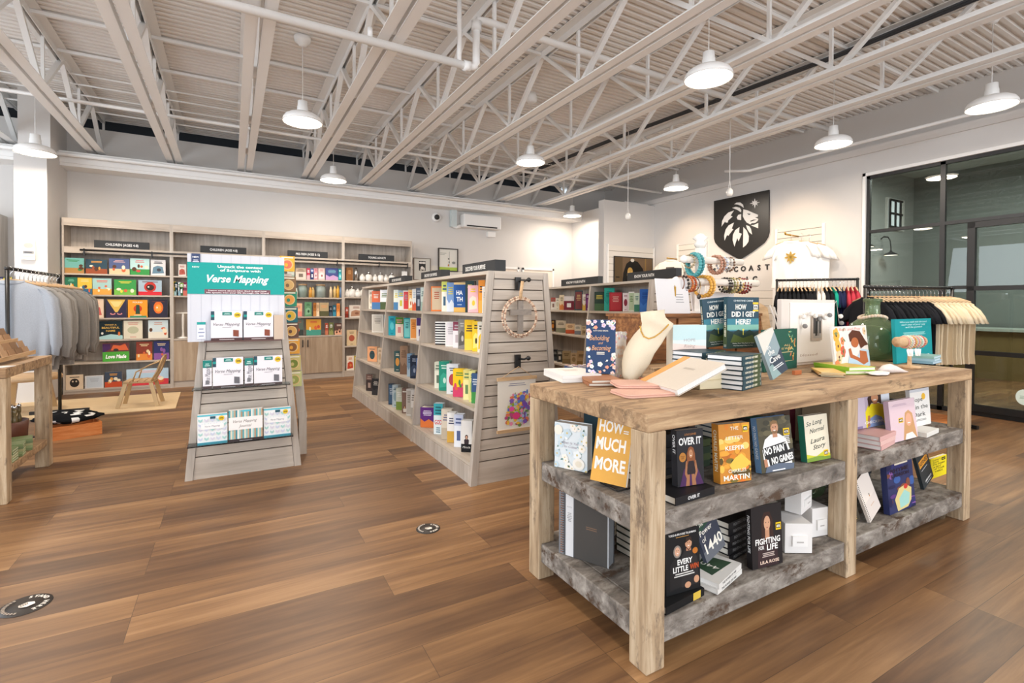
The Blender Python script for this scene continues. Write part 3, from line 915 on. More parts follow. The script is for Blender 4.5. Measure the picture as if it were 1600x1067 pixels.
def framed(name, label, x0, z0, x1, z1, y, art, fr=BLACK, fw_=.02, bgc='#dcdad2', cat='picture'):
    t = thing(name, label, cat, (0, y, 0))
    b = MB(); b.box(x0, -.02, z0, x1, -.016, z1, PRINT, bgc); art(Art(b, (x0, -.02, z0), (1, 0, 0), (0, 0, 1), x1 - x0, z1 - z0, .0008)); b.build('print', t)
    b = MB()
    for q in ((x0 - fw_, z0 - fw_, x1 + fw_, z0), (x0 - fw_, z1, x1 + fw_, z1 + fw_), (x0 - fw_, z0, x0, z1), (x1, z0, x1 + fw_, z1)):
        b.box(q[0], -.035, q[1], q[2], 0, q[3], fr)
    b.build('frame', t)
    return t
def art_a(A):
    A.r(0, 0, 1, .16, '#a9c24e').r(.05, .80, .4, .83, '#9a9c94').r(.05, .74, .3, .76, '#9a9c94').r(.55, .2, .58, .9, '#b9bab4').e(.52, .55, .05, .03, '#3b3b38').e(.55, .4, .03, .04, '#3b3b38').e(.8, .38, .1, .06, '#8a8c86').e(.5, .25, .03, .05, '#c0752e')
framed('framed_print', 'dark-framed pale print with green base on the back wall', 3.57, 1.93, 3.95, 2.35, YB - .02, art_a, flat('#3a332e', .5, name='dark_frame'))
def art_b(A):
    A.r(.30, .42, .72, .88, '#2e2b2a').e(.42, .80, .12, .05, '#f0ece6').e(.60, .80, .12, .05, '#f0ece6').e(.5, .55, .1, .08, '#f0ece6').e(.62, .5, .05, .08, '#e2dcd2').e(.42, .46, .07, .05, '#b9b3aa')
framed('framed_print', 'small white-mounted black and white print beside the last bookcase', 3.06, 1.74, 3.38, 2.14, YB - .02, art_b, flat('#7c6c5e', .5, name='brown_frame'), .012)
p = at_y(50, 391, 8.39)
b = MB(); b.box(-2.255, 8.372, p.z - .12, -2.13, 8.40, p.z + .125, CERAM)
A = Art(b, (-2.255, 8.372, p.z - .12), (1, 0, 0), (0, 0, 1), .125, .245, .0006); A.e(.5, .72, .36, .14, '#b9b4ac').r(.1, .30, .9, .44, '#8f8d8c').r(.2, .34, .75, .40, '#5e6066').r(.1, .14, .9, .2, '#cfc9c0')
tag(b.build('wall_thermostat'), 'white control panel with a grey dial on the white pier', 'control panel')
# floor stickers
def sticker(px, py, r_, label, worn):
    p = at_z(px, py, 0)
    b = MB(); b.lathe([(.001, .0016), (r_, .0016), (r_, .0002)], flat('#38322e', .5, name='dark_sticker'), n=40)
    A = Art(b, (-r_, -r_, .0017), (1, 0, 0), (0, 1, 0), 2 * r_, 2 * r_, .0004)
    for i, ch in enumerate('STAND HERE'):
        a = R(250 - i * 16)
        if ch != ' ':
            A.t(ch, .5 + .39 * math.cos(a), .5 + .39 * math.sin(a), .10, '#e9e2d8', bold=.04, rot=math.degrees(a) - 90)
    for i in range(12):
        a0, a1 = R(60 - i * 11), R(60 - i * 11 - 7)
        A.poly([(.5 + q[0] * math.cos(q[1]), .5 + q[0] * math.sin(q[1])) for q in ((.36, a0), (.43, a0), (.43, a1), (.36, a1))], '#a89a8c' if worn else '#d8d0c6')
    A.poly([(.34, .50), (.46, .42), (.46, .54), (.34, .62)], '#efe9e0'); A.poly([(.34, .62), (.46, .54), (.62, .60), (.50, .67)], '#f6f1e8'); A.poly([(.47, .42), (.63, .48), (.63, .59), (.47, .535)], '#c9bfb2')
    for q in (.50, .54, .58):
        A.r(q, .46, q + .01, .56, '#6a6058')
    o = b.build('floor_sticker', loc=(p.x, p.y, 0)); o.rotation_euler.z = R(200 if worn else 160)
    return tag(o, label, 'sticker', 'round floor stickers')
sticker(669, 826, .066, 'round dark floor sticker with white ring lettering, in the middle of the walkway', False)
sticker(40, 946, .085, 'round dark worn floor sticker at the bottom left corner', True)
# ================================================================ SHELVING
ACRYL = glass_mat('clear_acrylic', '#f0f4f5')
def gondola(name, label, O, rz, L, bays, H=1.49, hb=.38, ht=.245, levels=(.15, .525, .90, 1.19), shelves=True):
    t = thing(name, label, 'bookcase', O, rz)
    def hw(z): return hb + (ht - hb) * z / H
    # slatted end panel
    for end in (0, 1):
        yo = L if end else 0
        s = 1 if end else -1
        b = MB()
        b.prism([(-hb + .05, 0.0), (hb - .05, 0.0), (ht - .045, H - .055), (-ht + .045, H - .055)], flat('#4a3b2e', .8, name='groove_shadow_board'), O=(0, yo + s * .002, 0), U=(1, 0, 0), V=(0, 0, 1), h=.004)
        z = .16; first = True
        zs = [0.0, .16]
        while zs[-1] + .075 < H - .06: zs.append(zs[-1] + .075)
        for i in range(len(zs)):
            z0 = zs[i] + (.004 if i else 0); z1 = (zs[i + 1] if i + 1 < len(zs) else H - .055) - .004
            if z1 - z0 < .01: continue
            a0, a1 = hw(z0) - .05, hw(z1) - .05
            b.prism([(-a0, z0), (a0, z0), (a1, z1), (-a1, z1)], LAM_X, O=(0, yo + (s * .016 if s < 0 else .004), 0), U=(1, 0, 0), V=(0, 0, 1), h=-.012)
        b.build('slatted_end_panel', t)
        for sd in (-1, 1):
            b = MB(); b.prism([(sd * hb, 0), (sd * (hb - .048), 0), (sd * (ht - .043), H), (sd * ht, H)], LAM_V, O=(0, yo + (-.024 if s < 0 else .024), 0), U=(1, 0, 0), V=(0, 0, 1), h=-.024 if s < 0 else .024)
            if s > 0: pass
            b.build('end_stile', t)
        b = MB(); y0, y1 = (-.024, -.002) if s < 0 else (L + .002, L + .024)
        b.box(-ht + .043, y0, H - .052, ht - .043, y1, H, LAM_X); b.build('end_top_rail', t)
    b = MB(); b.box(-ht, .0, H - .024, ht, L, H, LAM_Y); b.build('top_board', t)
    b = MB(); b.box(-.012, .012, .0, .012, L - .012, H - .03, LAM_V); b.build('back_panel', t)
    n = len(bays)
    ys = [0] + [sum(bays[:i + 1]) for i in range(n)]
    for i, y in enumerate(ys):
        w_ = .03 if 0 < i < n else .02
        ya = y - w_ / 2 if 0 < i < n else (y if i == 0 else y - w_)
        b = MB(); b.prism([(-hb, 0), (hb, 0), (ht, H - .024), (-ht, H - .024)], LAM_V, O=(0, ya + w_, 0), U=(1, 0, 0), V=(0, 0, 1), h=w_); b.build('divider', t)
    if shelves:
        for i in range(n):
            ya, yb = ys[i] + .02, ys[i + 1] - .02
            for s in (-1, 1):
                for k, z in enumerate(levels):
                    b = MB(); x1 = s * (hw(z) - .004)
                    b.box(min(s * .013, x1), ya, z - .022, max(s * .013, x1), yb, z, LAM_Y); b.build('shelf', t)
                b = MB(); x1 = s * (hb - .012); x2 = s * (hb - .032)
                b.box(min(x1, x2), ya, 0, max(x1, x2), yb, levels[0] - .024, LAM_V); b.build('kick_board', t)
    return t
G1 = gondola('bookcase_island', 'long grey-oak bookcase with sloping slatted end in the middle of the shop', (1.81, 3.13, 0), 0, 3.80, (1.29, 1.25, 1.26))
g2P, g2a = Vector((3.348, 3.413, 0)), R(9.7)
g2x = Vector((math.cos(-g2a), math.sin(-g2a), 0)); g2y = Vector((math.sin(g2a), math.cos(g2a), 0))
g2O = g2P + g2x * .245 - g2y * .06
G2 = gondola('bookcase_island', 'grey-oak bookcase half hidden behind the rustic table, with two black signs on top', g2O, -g2a, 3.55, (1.13, 1.2, 1.22))
G3 = gondola('slatted_display', 'narrow sloping slatted display carrying the teal poster', (.092, 4.19, 0), 0, 1.1, (1.1,))

def gen_art(c2, c3, seed=0, kind=None):
    def f(A):
        q = random.Random(seed)
        k = kind if kind is not None else q.randrange(6)
        if k == 0:
            A.r(0, 0, 1, .38, c2).lines(.15, .62, .85, .86, 3, c3, seed)
        elif k == 1:
            A.e(.5, .48, .30, .20, c2).lines(.2, .78, .8, .92, 2, c3, seed).lines(.3, .08, .7, .14, 1, c3, seed)
        elif k == 2:
            A.r(0, .66, 1, 1, c2).lines(.12, .72, .88, .94, 2, c3, seed).r(.3, .2, .7, .5, c3)
        elif k == 3:
            A.poly([(0, 0), (1, 0), (1, .25), (.6, .42), (.3, .28), (0, .45)], c2).lines(.15, .6, .85, .88, 4, c3, seed, .45)
        elif k == 4:
            A.poly([(.1, .1), (.9, .15), (.8, .55), (.45, .62), (.15, .5)], c2).e(.55, .35, .15, .1, c3).lines(.2, .75, .8, .92, 2, c3, seed)
        elif k == 5:
            A.r(.08, .06, .92, .94, c2).lines(.2, .5, .8, .82, 4, c3, seed, .5)
        elif k == 6:   # picture book scene
            A.r(0, 0, 1, .35, c2)
            for i in range(5):
                A.e(q.uniform(.12, .88), q.uniform(.2, .55), q.uniform(.05, .12), q.uniform(.06, .14), q.choice([c3, c2, '#f2e6c8', '#5b3a26', '#d8663c']))
            A.lines(.2, .76, .8, .92, 2, c3, seed)
        elif k == 7:   # dark creature on pale
            A.e(.5, .45, .28, .3, c2).e(.4, .55, .05, .06, c3).e(.6, .55, .05, .06, c3).lines(.2, .82, .8, .92, 1, c2, seed)
        elif k == 8:   # stripes
            for i in range(8):
                A.r(0, i / 8, 1, i / 8 + .07, c2)
        elif k == 9:
            A.person(.5, .05, 1.5, c2, '#d8a988', c3)
            A.lines(.1, .84, .9, .94, 1, '#f0ece4', seed)
    return f
CNAME = {}
cnt = [0]
def fit_book(px0, px1, pyt, z, P0, Nn, theta, colr, c2, c3, kind=None, t=.025, n=1, desc='', shelf='', art=None, group=None, hard=True, parts=False, inset=0, cat='book', h=None, name='book', wmax=.34, lean=0):
    """stand a book on a shelf of height z in the vertical plane through P0 with normal Nn"""
    cx = (px0 + px1) / 2
    d = pdir(cx, 480)
    P0 = Vector(P0); Nn = Vector(Nn)
    E = Vector((0, 0, EYE))
    k = (P0 - E).dot(Nn) / d.dot(Nn)
    p = E + d * k
    if h is None:
        dd = pdir(cx, pyt); pt = E + dd * ((P0 - E).dot(Nn) / dd.dot(Nn)); h = min(.40, max(.08, pt.z - z))
    u = Vector((math.cos(R(theta)), math.sin(R(theta)), 0))
    a = px_of((p.x, p.y, z)); b_ = px_of((p.x + u.x * .01, p.y + u.y * .01, z))
    w_ = min(wmax, max(.05, abs(px1 - px0) / max(1e-3, abs(b_[0] - a[0]) * 100)))
    cnt[0] += 1
    o = book(w_, h, t, colr, desc, cat, art=art or gen_art(c2, c3, cnt[0] * 3 + int(px0), kind), hard=hard, parts=parts, group=group, name=name)
    nrm = Vector((math.sin(R(theta)), -math.cos(R(theta)), 0))
    put(o, p.x - nrm.x * inset, p.y - nrm.y * inset, z + .0015, theta, lean=lean)
    o['_px'] = cx
    return o
def shelf_row(items, z, P0, Nn, theta, where, t=.022, parts=False, **kw):
    """items: (px0, px1, top px, colour, c2, c3, colour words[, extra dict])"""
    items = sorted(items, key=lambda q: q[0] + q[1])
    for i, it in enumerate(items):
        ex = dict(it[7]) if len(it) > 7 else {}
        noun = ex.pop('noun', 'book')
        dsc = '%s %s, %s from left on %s' % (it[6], noun, ORD[i], where)
        k2 = dict(kw); k2.update(ex)
        th = k2.pop('theta', theta)
        tt = k2.pop('t', t); cp = k2.pop('copies', 0)
        o = fit_book(it[0], it[1], it[2], z, P0, Nn, th, it[3], it[4], it[5], desc=dsc, t=tt, parts=parts, group='books on ' + where, **k2)
        for c in range(cp):
            m = o.copy(); col.objects.link(m)
            m.location = o.location + Vector((-math.sin(R(th)), math.cos(R(th)), 0)) * (tt + .0015) * (c + 1)
            tag(m, ('rear ' if c == 0 else 'hindmost ') + 'copy of the ' + dsc)
            m['group'] = 'books on ' + where

# ---- books of the middle island (left side, faces -x)
def gx(z): return 1.43 + .136 * z / 1.49
NX = (1, 0, 0)
def g1row(items, z, where, th=-52, t=.028, d=.085, **k):
    k.setdefault('copies', 1)
    shelf_row(items, z, (gx(z) + d, 0, 0), NX, th, where, t, **k)
def hath(A): A.r(0, 0, 1, .16, '#e2b25a').r(0, .93, 1, 1, '#e8c987').t('HA', .5, .66, .15, '#f4f4f2', wd=.55, bold=.03).t('TH', .5, .44, .15, '#f4f4f2', wd=.55, bold=.03).lines(.3, .24, .7, .28, 1, '#cfe0ef')
g1row([(665.6, 673.5, 446, '#33363d', '#50545c', '#c9c4ba', 'dark grey'),
       (673.5, 691, 447.5, '#e7803a', '#cdb89a', '#a8442a', 'orange and sand'),
       (690, 699, 440, '#f4f0df', '#dfe26a', '#3c5f78', 'white and yellow'),
       (698, 710, 441.6, '#7f9fcd', '#dfe6ee', '#e0d24a', 'sky-blue'),
       (709, 727, 441.6, '#1d5296', '#fff', '#fff', 'royal blue large-lettered', {'art': hath}),
       (727, 741, 439, '#233a37', '#36524c', '#c7b356', 'dark green'),
       (731, 747, 446, '#eeb9bf', '#f5dccf', '#e8c43c', 'pink'),
       (748, 757, 438, '#ee9430', '#e8a94c', '#51402f', 'orange'),
       (755, 762, 448, '#f0ece6', '#dcd6cc', '#8a8378', 'white')], 1.19, 'the nearest top shelf of the island', -40, wmax=.16)
def zebra(A):
    for i in range(9): A.r(0, i / 9, 1, i / 9 + .055, '#1d1d20')
g1row([(680, 697, 503, '#f3f1ee', '#222', '#222', 'black-and-white striped', {'art': zebra}),
       (696, 712, 503, '#efedea', '#e4dfe2', '#a9a3a8', 'plain white'),
       (708, 720, 503, '#f1ecee', '#8b3950', '#c4b6ba', 'white with maroon band', {'kind': 2}),
       (716, 728, 499, '#8b8884', '#5f5c59', '#c9c6c1', 'grey photographic'),
       (726, 741, 500, '#f2c51e', '#f5d553', '#3d3826', 'yellow'),
       (738, 749, 502, '#f3c92a', '#f8de77', '#453f2a', 'second yellow'),
       (748, 755, 503, '#f2edda', '#f1c933', '#54503f', 'white and yellow')], .90, 'the nearest second shelf of the island', -40, wmax=.17)
g1row([(679, 690, 566, '#eeead9', '#d4d2c0', '#6c7a67', 'cream'),
       (686, 702, 565, '#1f8f76', '#37a68c', '#c7e8da', 'green', {'t': .04}),
       (698, 716, 569.5, '#dfe3e8', '#b8444c', '#50617a', 'pale grey', {'kind': 1}),
       (708, 728, 577, '#f2c81c', '#d2416a', '#4d8a3f', 'yellow floral', {'kind': 6}),
       (724, 735, 578, '#efe6a6', '#e0d27c', '#66875a', 'pale yellow'),
       (733, 743, 580, '#e6e08e', '#a5c26b', '#4b6b45', 'yellow-green'),
       (737, 748, 584, '#3b5a84', '#4a9a4c', '#cfd8e0', 'blue and green', {'kind': 0})], .525, 'the nearest third shelf of the island', -40, wmax=.17)
def godart(A): A.r(0, .62, 1, 1, '#3fa9b3').t('GOD', .5, .40, .15, '#d8343c', wd=.8, bold=.03).lines(.15, .66, .85, .95, 3, '#20646d', 4).lines(.2, .06, .8, .26, 3, '#3f6f86', 5)
def blackw(A): A.person(.5, .25, 1.25, '#2b1b18', '#c99a80', '#3a2f33').r(0, 0, 1, .26, '#151517').t('Miracle', .5, .16, .07, '#ece8e2', wd=.7, shear=.2)
g1row([(657, 679, 637, '#5f2a7c', '#e0793a', '#e9dff0', 'purple and orange', {'t': .10, 'kind': 3, 'copies': 0}),
       (678, 692, 631, '#e4eef0', '#fff', '#fff', 'teal and white red-lettered', {'art': godart}),
       (690, 706, 639.5, '#d8ccb9', '#bfb09a', '#6f6c88', 'beige'),
       (699, 712, 645, '#eeebe6', '#d3a546', '#4b4e66', 'white and gold', {'kind': 0}),
       (710, 724, 648, '#e9ecf2', '#c4cbe0', '#56648f', 'white blue-lettered'),
       (721, 738, 658, '#e9e5e0', '#222', '#222', 'black-based portrait', {'art': blackw})], .15, 'the nearest bottom shelf of the island', -40, wmax=.17)
g1row([(610, 616, 453, '#4aa0a0', '#7cc4bd', '#eee', 'teal'), (615, 623, 453, '#e9efe4', '#4f86b8', '#e2d24a', 'white and blue'), (622, 631, 454, '#eef0ec', '#9db6c6', '#d0c94a', 'white splashed'),
       (630, 639, 454, '#f0eee9', '#dd4a4e', '#8a92a3', 'white and red'), (638, 645, 453, '#eec27e', '#f5f0e2', '#c56a38', 'orange-striped'), (644, 651, 452, '#f2f1ef', '#e46a4a', '#9bb6cf', 'white red-striped'),
       (650, 658, 450, '#3f4656', '#5c6677', '#aab3c2', 'slate'), (657, 665, 449, '#d5e2dc', '#a9c2b8', '#5d8080', 'pale green')], 1.19, 'the middle top shelf of the island', -45, wmax=.16)
g1row([(607, 618, 494, '#21a3b8', '#5cc5d2', '#0c5f7c', 'turquoise'), (618, 630, 496, '#e8d9cb', '#4f8a33', '#d08b8b', 'green and pink', {'kind': 2}), (631, 641, 497, '#2aa7b6', '#7bd0d3', '#155f74', 'second turquoise'),
       (641, 651, 497, '#f0dfc4', '#e99b52', '#b0602c', 'cream and orange'), (651, 662, 497, '#eceaf0', '#4a3273', '#4a3273', 'white and purple', {'kind': 2})], .90, 'the middle second shelf of the island', -45, wmax=.18)
g1row([(616, 626, 549, '#3e5f62', '#e0a050', '#e8dfc8', 'teal and gold'), (625, 637, 541, '#a98a72', '#8a6c58', '#5c4638', 'brown wood-patterned'), (636, 644, 553, '#86a9c9', '#bcd2e2', '#39536e', 'light blue'),
       (641, 653, 556, '#262f42', '#3d4a63', '#9aa5ba', 'dark navy'), (651, 658, 560, '#7b97cd', '#a9bde0', '#35466e', 'periwinkle')], .525, 'the middle third shelf of the island', -45, wmax=.18)
g1row([(607, 615, 600, '#2e4257', '#45607c', '#b9c6d2', 'navy'), (613, 622, 602, '#b9c9cf', '#8fa9b3', '#4f6670', 'grey-blue'), (619, 629, 607, '#d9dfcf', '#86a24e', '#f4f4ee', 'green and white', {'kind': 0}),
       (628, 637, 607, '#8b7065', '#5e483f', '#e8e2da', 'brown portrait', {'kind': 9}), (635, 643, 608, '#e6e3de', '#c3bdb5', '#8c857c', 'pale grey'), (642, 650, 609, '#ddd9d4', '#b7b0a8', '#7f786f', 'off-white')], .15, 'the middle bottom shelf of the island', -45, wmax=.18)
g1row([(566, 577, 451.5, '#7a8fd0', '#b9cf3c', '#e8f0e4', 'blue and lime', {'kind': 0}), (576, 583, 453, '#e8e0d0', '#c9b59a', '#8a6a4c', 'cream'), (581, 594, 455, '#dc6a44', '#4a7ab0', '#f0e6d8', 'red and blue', {'kind': 0}),
       (594, 608, 453, '#eef0f2', '#4d5d33', '#6a7f4a', 'white and dark green', {'kind': 0})], 1.19, 'the far top shelf of the island', -50, wmax=.2)
g1row([(581, 599, 491.5, '#ddd8cf', '#c4bdb2', '#8b8479', 'sketch-covered white', {'kind': 5}), (600, 606, 493, '#9fb4bb', '#d6dfe0', '#50666c', 'pale blue')], .90, 'the far second shelf of the island', -50, wmax=.22)
g1row([(574, 589, 542, '#e9a878', '#2e4b50', '#2e2a28', 'orange', {'kind': 7}), (590, 597, 544, '#cbb59a', '#b39a7c', '#7b654d', 'tan')], .525, 'the far third shelf of the island', -50, wmax=.22)
g1row([(572, 582, 585, '#3b2e2b', '#6c5148', '#a58d80', 'dark photographic'), (581, 593, 592, '#1e1d1e', '#2f2d2e', '#b9b2aa', 'black')], .15, 'the far bottom shelf of the island', -50, wmax=.22)
# ---- books of the island behind (left side)
def g2row(items, z, where, th=-42, t=.03, **k):
    k.setdefault('copies', 1)
    hwz = .38 + (.245 - .38) * z / 1.49
    P = g2O - g2x * (hwz - .09)
    shelf_row(items, z, P, g2x, th, where, t, **k)
g2row([(861, 868, 465, '#e9e3da', '#b34b3f', '#8a6a5c', 'white'), (868, 874, 466, '#e7e0cd', '#cfc7ad', '#7c765f', 'ivory'), (874, 881, 461, '#f0dcb6', '#e08a4a', '#6a6048', 'cream and orange'),
       (881, 897, 463, '#7d2233', '#e8ddd8', '#f0e8e4', 'maroon and white', {'kind': 2, 't': .08, 'copies': 0}), (898, 910, 454, '#22484d', '#7c3a3a', '#c8a46a', 'teal and dark red'), (910, 918, 460, '#efe6d4', '#e2b84c', '#8a7a54', 'white and gold'),
       (915, 922, 459, '#6a2a62', '#8c4a86', '#e0cfe0', 'purple')], 1.19, 'the left top shelf behind the table', wmax=.17)
g2row([(929, 944, 456, '#2c4033', '#4d6a45', '#c9b64a', 'dark green'), (944, 960, 450, '#1fa08e', '#33b5a2', '#0f6a62', 'tall turquoise', {'t': .14, 'copies': 0}), (952, 972, 457, '#a4222c', '#b9343a', '#d9a59a', 'red boxed', {'t': .12, 'copies': 0}),
       (973, 982, 458, '#ecdfe0', '#8a2a3c', '#a5707c', 'pinkish white', {'kind': 1}), (982, 991, 456, '#f0eee8', '#b9c8a8', '#5d7a4e', 'white leafy'), (991, 999, 458, '#dfe9c8', '#4a8a6a', '#2a6a5a', 'pale green', {'kind': 0}),
       (1000, 1017, 452, '#2a62b4', '#3f7ac8', '#123f86', 'bright blue', {'t': .12, 'copies': 0})], 1.19, 'the right top shelf behind the table', wmax=.2)
g2row([(861, 867, 500, '#4a3020', '#e08a30', '#f0c060', 'dark orange'), (869, 884, 501, '#d8c9b0', '#8a8a72', '#5a4a3a', 'sketch-covered', {'kind': 0}), (884, 898, 506, '#e6c59a', '#c4552e', '#8a4a2a', 'sunset', {'kind': 0}),
       (898, 908, 508, '#d8cdb9', '#7c7f86', '#5a5a55', 'stone and grey', {'kind': 0}), (908, 917, 510, '#cdb896', '#a98f6a', '#6a553a', 'tan')], .90, 'the left second shelf behind the table', wmax=.2)
g2row([(864, 871, 547, '#23282c', '#3c4246', '#9a978f', 'charcoal'), (871, 879, 548, '#3b3a36', '#6a675f', '#d0cbc0', 'black-and-white'), (879, 892, 549, '#a8916a', '#8a7450', '#5c4a30', 'olive tan'),
       (892, 902, 552, '#c2a781', '#9c8058', '#6a5232', 'sandy'), (902, 915, 549, '#b8976b', '#977648', '#5c4528', 'brown paper')], .525, 'the left third shelf behind the table', wmax=.2)
def topsign(px0, px1, z0, h, P0, ax, nrm, dep, txt, label, tsz=.5, tw=.62, al='C', tu=.5):
    E = Vector((0, 0, EYE)); P0 = Vector(P0); nrm = Vector(nrm); ax = Vector(ax)
    pts = []
    for px in (px0, px1):
        d = pdir(px, 440); pts.append(E + d * ((P0 - E).dot(nrm) / d.dot(nrm)))
    a, c_ = pts
    L = (Vector((c_.x, c_.y, 0)) - Vector((a.x, a.y, 0))).length
    U = (Vector((c_.x, c_.y, 0)) - Vector((a.x, a.y, 0))).normalized()
    Nn = U.cross(Vector((0, 0, 1)))
    t = thing('shelf_sign', label, 'sign', (a.x, a.y, z0), math.atan2(U.y, U.x), group='black shelf signs')
    b = MB(); b.box(0, 0, 0, L, dep, h, MATTBLK); b.build('sign_block', t)
    b = MB(); A = Art(b, (0, 0, 0), (1, 0, 0), (0, 0, 1), L, h, .0012); A.t(txt, tu, .5, tsz, '#f2efe9', wd=tw, bold=.02); b.build('lettering', t)
    return t
topsign(722.5, 773.5, 1.492, .078, (1.615, 0, 0), (0, 1, 0), (1, 0, 0), .085, 'DISCOVER YOUR PURPOSE', 'black sign with white capitals on the near end of the island bookcase', .42, .62, tu=.42)
topsign(658, 689, 1.492, .07, (1.615, 0, 0), (0, 1, 0), (1, 0, 0), .085, 'DISCOVER YOUR PURPOSE', 'black sign lying on the middle of the island bookcase top', .38, .62)
topsign(608, 632, 1.492, .07, (1.615, 0, 0), (0, 1, 0), (1, 0, 0), .085, 'DISCOVER YOUR PURPOSE', 'black sign at the far end of the island bookcase top', .38, .6)
c2 = g2O - g2x * .20
topsign(877, 934.5, 1.492, .085, c2, g2y, g2x, .06, 'KNOW YOUR FAITH', 'black sign with white capitals on the far part of the bookcase behind the table', .34, .52, tu=.42)
topsign(980, 1056, 1.492, .085, c2, g2y, g2x, .06, 'KNOW YOUR FAITH', 'black sign with white capitals nearest the jewellery stand', .34, .42, tu=.38)

# hook, cross wreath and flower banner on the sloping end
def hook(z, label, x=1.80):
    b = MB(); b.box(x - .03, 3.088, z - .045, x + .015, 3.104, z + .05, BLACK); b.tube([(x - .0, 3.092, z + .02), (x + .02, 3.05, z + .02), (x + .035, 3.02, z + .035)], .007, BLACK, n=8); b.ball((x + .036, 3.018, z + .03), .017, BLACK)
    tag(b.build('display_hook'), label, 'hook', 'black display hooks')
hook(1.40, 'black display hook holding the beaded cross wreath'); hook(.845, 'black display hook holding the flower banner')
t = thing('cross_wreath', 'round wreath of pale wooden beads with a grey wooden cross hanging inside', 'wreath', (1.79, 3.075, 1.165))
b = MB()
BEAD = flat('#d9c0a8', .6, name='pale_wood_bead'); BEAD2 = flat('#b08a72', .6, name='rosy_wood_bead')
for k_, rr in enumerate((.128, .142)):
    for i in range(58):
        a = 2 * PI * i / 58 + k_ * .05
        b.ball((rr * math.cos(a), -.012 - .012 * (k_ == 0), rr * math.sin(a)), .0085, BEAD if (i + k_) % 3 else BEAD2, n=7)
b.build('bead_ring', t)
b = MB(); CRW = flat('#8f857c', .8, bump=.6, bscale=40, name='weathered_grey_wood'); b.box(-.022, -.03, -.115, .018, -.012, .115, CRW); b.box(-.085, -.032, .015, .085, -.012, .055, CRW); b.build('wooden_cross', t)
b = MB(); b.tube([(0, -.02, .12), (.004, -.02, .18), (.01, -.03, .255)], .012, BEIGEWOOD, n=8); b.build('hanging_loop', t)
pL, pR = at_y(779, 600, 3.06), at_y(834, 600, 3.06)
zt, zb = at_y(800, 592, 3.06).z, at_y(800, 673, 3.06).z
bw = .31
t = thing('flower_banner', 'cream canvas banner with a watercolour bouquet between wooden battens', 'banner', (pL.x, 3.075, 0))
b = MB(); b.box(0, -.006, zb, bw, -.002, zt, PRINT, '#ebe4d8')
A = Art(b, (0, -.006, zb), (1, 0, 0), (0, 0, 1), bw, zt - zb, .0004)
A.lines(.25, .86, .75, .93, 2, '#7d7a94', 3, .35)
q = random.Random(11)
for i in range(40): A.leaf(.52 + .25 * q.uniform(-1, 1), .42 + .25 * q.uniform(-1, 1), .13, q.uniform(0, 360), q.choice(['#7d9a4a', '#a9b85c', '#5c8a5a', '#c9b84a']))
for i in range(110):
    a, r_ = q.uniform(0, 2 * PI), q.uniform(0, 1) ** .6
    u_, v_ = .56 + .40 * r_ * math.cos(a), .42 + .34 * r_ * math.sin(a) + .1 * r_ * math.cos(a)
    cc = q.choice(['#c74f93', '#e58aa8', '#7e5cae', '#5d7fc4', '#e8b84a', '#8fa83f', '#6f8f4a', '#e07a5a', '#b64a7c', '#9fb4d8'])
    A.e(u_, v_, q.uniform(.02, .06), q.uniform(.015, .05), cc, 9)
A.e(.46, .28, .10, .07, '#d83f7d').e(.34, .42, .07, .05, '#e0559a').e(.62, .62, .07, .06, '#5f74c8').e(.70, .48, .06, .05, '#7b54b4')
b.build('canvas', t)
for zz in (zt, zb):
    b = MB(); b.box(-.006, -.014, zz - .011, bw + .006, .002, zz + .011, BEIGEWOOD); b.build('batten', t)
b = MB(); b.tube([(.03, -.006, zt + .01), (bw / 2, -.025, zt + .085), (bw - .03, -.006, zt + .01)], .0025, BEIGEWOOD, n=6); b.build('hanging_cord', t)

# ---- the teal poster display
t = thing('poster_board', 'teal and white advertising board on top of the slatted display', 'poster', (-.262, 4.11, .985))
W_, H_ = .612, .615
b = MB(); b.box(0, .0, 0, W_, .012, H_, PRINT, '#d2d5de')
A = Art(b, (0, 0, 0), (1, 0, 0), (0, 0, 1), W_, H_, .0004)
for i in range(10): A.r(.10 * i + .03, 0, .10 * i + .034, 1, '#c3c6d2')
A.r(0, .545, 1, .905, '#13a09b')
A.r(.04, .90, .125, 1, '#3b4a70').t('NEW', .082, .962, .018, '#ffffff', wd=.06, bold=.02).lines(.05, .905, .115, .94, 2, '#cfd6e8').t('NEW', .082, .85, .016, '#e9f5f3', wd=.07, bold=.02)
A.t('Unpack the context', .53, .865, .030, '#ffffff', wd=.47, bold=.025).t('of Scripture with', .53, .822, .028, '#ffffff', wd=.42, bold=.025)
A.t('Verse Mapping', .51, .725, .085, '#ffffff', wd=.64, bold=.025, shear=.35)
A.r(.165, .548, .845, .60, '#7b5560').t('Learn more about who God is and how', .505, .586, .015, '#ffffff', wd=.60, bold=.01).t('He speaks into your life through His Word', .505, .562, .015, '#ffffff', wd=.64, bold=.01)
A.r(.09, .03, .175, .225, '#dfe4f0').r(.09, .195, .175, .225, '#1f9a94')
for i in range(3): A.lines(.10, .06 + .04 * i, .165, .08 + .04 * i, 1, '#7c86a8', i)
b.build('printed_panel', t)
b = MB(); b.box(.10, -.11, 0, W_ - .03, 0.0, .008, flat('#5b3d38', .5, name='maroon_card')); b.build('card_tray', t)
for i, z in enumerate((.655, .265)):
    b = MB(); b.box(-.235 - .03 * i, 4.05, z - .006, .385 + .02 * i, 4.172, z, ACRYL); b.box(-.235 - .03 * i, 4.05, z, .385 + .02 * i, 4.053, z + .02, ACRYL)
    tag(b.build('acrylic_shelf'), 'clear acrylic ledge, %s on the slatted display' % ('upper' if i == 0 else 'lower'), 'shelf')
